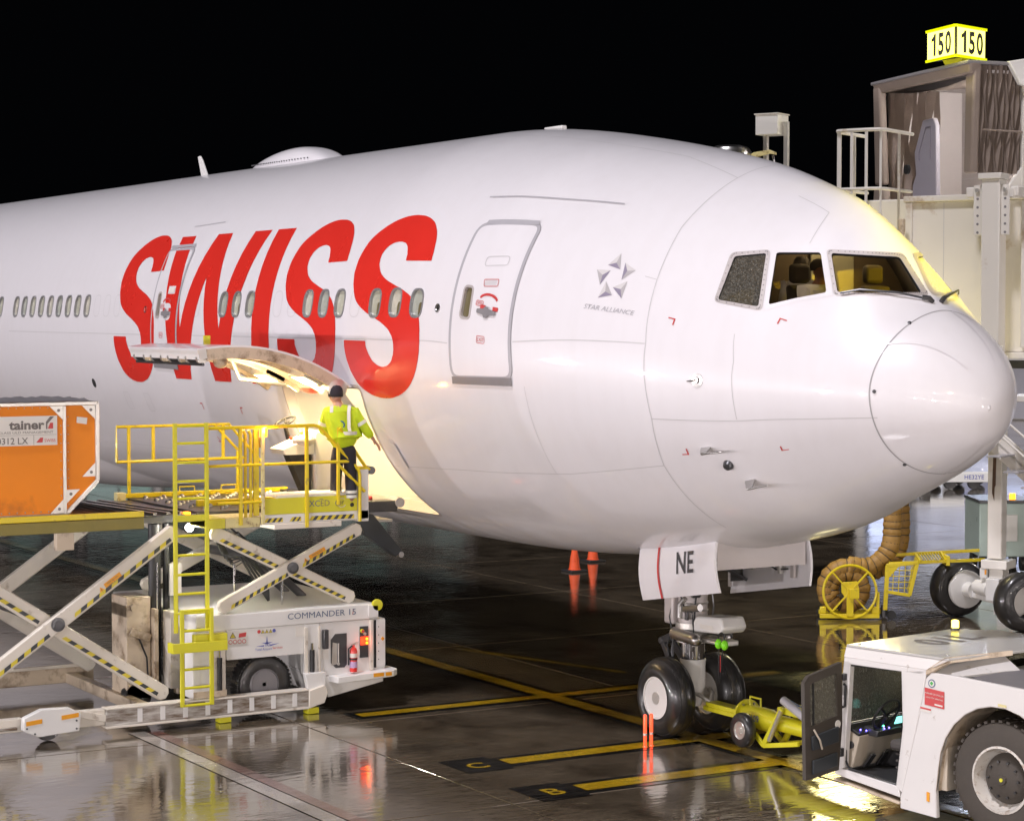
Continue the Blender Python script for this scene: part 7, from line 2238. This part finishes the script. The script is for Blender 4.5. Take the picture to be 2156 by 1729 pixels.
for k in (0, .50):
    RB('tow_rail', 'yel', MB().bar((.75, .05 + k, 1.08 + k * .2), (2.62, .35 + k, 1.12 + k * .25), .04, .06))
RB('rail_clamp', 'yel', MB().box(1.86, 1.93, .2, .75, 1.02, 1.20))
RB('grid_frame', 'yel', MB().bar((1.35, .12, 1.12), (1.35, .60, 1.20), .05, .05).bar((1.85, .2, 1.12), (1.85, .70, 1.22), .05, .05))
for i in range(8):
    RB('grid_bar', 'yel', MB().bar((1.40 + i * .055, .13, 1.14), (1.40 + i * .055, .62, 1.22), .015, .02), 0)
for x, y in ((.82, .15), (.75, .6), (-.45, .6)):
    RB('cart_wheel', 'black', MB().lathe([(.04, -.03), (.085, -.03), (.09, 0), (.085, .03), (.04, .03)], (x, y, .095), (0, 1, 0), 18), 0)

# ---------------------------------------------------------------- background beyond the bridge
gp = thing('power_unit', 'pale ground power cart with orange lamp behind the bridge wheels', 'power cart', (-17.9, 16.7, 0), math.atan2(.861, .509))
MB().box(-.25, .95, 0, 1.6, .35, 1.55).build('cart_body', 'teal', gp, .03, world=False)
MB().box(-.27, .97, -.02, 1.62, 1.552, 1.62).build('cart_top', 'dsteel', gp, .01, world=False)
MB().lathe([(.07, 1.62), (.07, 1.75)], (.55, .3, 0), (0, 0, 1), 12).build('orange_lamp', 'lampA', gp, world=False)
for x in (-.1, .8):
    for y in (.3, 1.3):
        MB().lathe([(.06, -.06), (.18, -.06), (.19, 0), (.18, .06), (.06, .06)], (x, y, .19), (1, 0, 0), 18).build('cart_wheel', 'tyre', gp, world=False)
MB().box(.15, .6, -.03, -.001, .7, 1.3).build('cart_door', 'white', gp, .01, world=False)
def dolly(label, x, y, rz, code, wrap_label, hgt):
    dl_ = thing('cargo_dolly', label, 'dolly', (x, y, 0), rz, group='cargo dollies behind the nose')
    MB().box(-1.6, 1.6, -1.2, 1.2, .45, .58).build('deck', 'alu', dl_, .01, world=False)
    MB().box(-1.0, 1.4, -1.26, -1.201, .26, .58).build('side_board', 'white', dl_, .01, world=False)
    if code:
        text(code, (.45, -1.266, .36), (1, 0, 0), (0, 0, 1), .2, 'dolly_code', 'blueink', dl_, .004, world=False)
    for xx in (-1.1, -.3, .5, 1.2):
        for yy in (-1.0, 1.0):
            MB().lathe([(.05, -.06), (.2, -.07), (.22, 0), (.2, .07), (.05, .06)], (xx, yy, .22), (0, 1, 0), 18).build('dolly_wheel', 'tyre', dl_, world=False)
    MB().tube([(-1.6, 0, .4), (-2.6, 0, .3)], .03, 8).build('draw_bar', 'dsteel', dl_, 0, world=False)
    wp = thing('wrapped_pallet', wrap_label, 'pallet', (x, y, .58), rz, group='wrapped pallets behind the nose')
    mb = MB()
    n_ = 14
    for k in range(9):
        for i in range(n_ * 4):
            s_, t = divmod(i, n_)
            t /= n_
            c = [(-1 + 2 * t, -1), (1, -1 + 2 * t), (1 - 2 * t, 1), (-1, 1 - 2 * t)][s_]
            w_ = .96 + .05 * math.sin(k * 1.9 + i * .7) * (k > 0)
            mb.v.append((c[0] * 1.45 * w_, c[1] * 1.1 * w_, .01 + hgt * k / 8 + .05 * math.sin(i * 1.1) * (k == 8)))
    m = n_ * 4
    mb.f = [(k * m + i, k * m + (i + 1) % m, (k + 1) * m + (i + 1) % m, (k + 1) * m + i) for k in range(8) for i in range(m)] + [tuple(range(8 * m, 9 * m))]
    mb.build('wrapped_load', 'wrap', wp, 0, 60, world=False)
    MB().box(-1.5, 1.5, -1.15, 1.15, 0, .012).build('pallet_base', 'alu', wp, 0, world=False)
dolly('cargo dolly with white code board under the nearer wrapped pallet', -36.9, 32.6, R(62), 'HE32YE', 'plastic-wrapped pallet on the dolly left of the bridge column', 1.7)
dolly('cargo dolly partly hidden by the bridge stair', -34.4, 36.9, R(62), '', 'tall blue-lit wrapped pallet right of the bridge column', 2.5)
# far terminal fronts, lit at night
def facade(name, label, p0, p1, h, depth, mat, bays):
    p0, p1 = V((*p0, 0)), V((*p1, 0))
    t = (p1 - p0).normalized()
    L = (p1 - p0).length
    rz = math.atan2(t.y, t.x)
    fb = thing(name, label, 'building', p0, rz)
    MB().box(0, L, 0, depth, 0, h).build('wall', 'bridge', fb, .05, world=False)
    MB().box(-.4, L + .4, -1.2, depth, h, h + .6).build('roof', 'midgrey', fb, .05, world=False)
    bw = L / bays
    for i in range(bays):
        f_ = MB().box(i * bw + .3, (i + 1) * bw - .3, -.06, .02, 3.6, h - .8).build('window', 'dsteel', fb, 0, world=False)
        for k in range(2):
            a = i * bw + .45 + k * (bw - .9) / 2
            MB().box(a, a + (bw - .9) / 2 - .15, -.09, -.061, 3.8, h - 1.0).build('pane', mat[(i * 2 + k) % len(mat)], f_, 0, world=False)
        MB().box(i * bw - .25, i * bw + .25, -.5, -.1, 0, h).build('column', 'bridge', fb, .03, world=False)
        MB().box(i * bw + 1.0, (i + 1) * bw - 1.0, -.08, .02, .1, 3.1).build('bay_door', 'grey', fb, 0, world=False)
    return fb
wb = [em('lit_pane_blue', (.62, .70, 1), 1.0), em('lit_pane_white', (.85, .88, 1), .9), em('lit_pane_dim', (.5, .55, .9), .25)]
wt = [em('lit_pane_teal', (.45, .75, .66), .16), em('lit_pane_dark', (.3, .5, .45), .04), em('lit_pane_pale', (.6, .85, .8), .12)]
facade('terminal_building', 'far terminal front with blue-white lit windows behind the bridge', (-77, 62), (-42, 92), 9, 12, wb, 9)
facade('hangar_building', 'far hangar front with dim green-lit windows behind the tail', (-160, 20), (-132, 68), 11, 14, wt, 9)
lamp('far_flood', (-32, 24, 9), 260, (1, .84, .34), .8)
lamp('far_flood', (-18, 33, 10), 1800, (1, .90, .80), .3)
lamp('stand_lamp', (-33, 31, 9), 900, (.72, .80, 1), .3)
# sodium lamp on its mast ahead of the aircraft's left side
sl = thing('lamp_mast', 'apron lamp mast with yellow sodium head right of the nose', 'lamp mast', (6.0, 7.5, 0))
MB().lathe([(.12, 0), (.08, 8.6)], (6.0, 7.5, 0), (0, 0, 1), 14).build('mast', 'grey', sl)
MB().box(5.5, 6.05, 7.3, 7.6, 8.5, 8.7).build('lamp_head', 'dsteel', sl, .02)
MB().box(5.52, 5.9, 7.33, 7.57, 8.48, 8.499).build('lamp_lens', em('sodium', (1, .8, .1), 12), sl)
lamp('sodium_light', (5.4, 7.3, 8.3), 6500, (1, .80, .02), .15, spot=R(14), target=(-1.7, .9, 6.45))
sm = thing('lamp_mast', 'added unseen mast with amber fill head ahead of the tow tractor', 'lamp mast', (15, -4.0, 0))  # mast added out of view to carry the warm fill
MB().lathe([(.12, 0), (.08, 9.0)], (15, -4.0, 0), (0, 0, 1), 14).build('mast', 'grey', sm)
MB().box(14.5, 15.05, -4.2, -3.9, 8.9, 9.1).build('lamp_head', 'dsteel', sm, .02)
MB().box(14.52, 14.9, -4.17, -3.93, 8.88, 8.899).build('lamp_lens', em('amber_fill_lens', (1, .72, .35), 12), sm)
lamp('amber_fill', (14.4, -4.1, 8.6), 480, (1, .66, .30), .2)  # warm fill added to tint the tractor and the nose
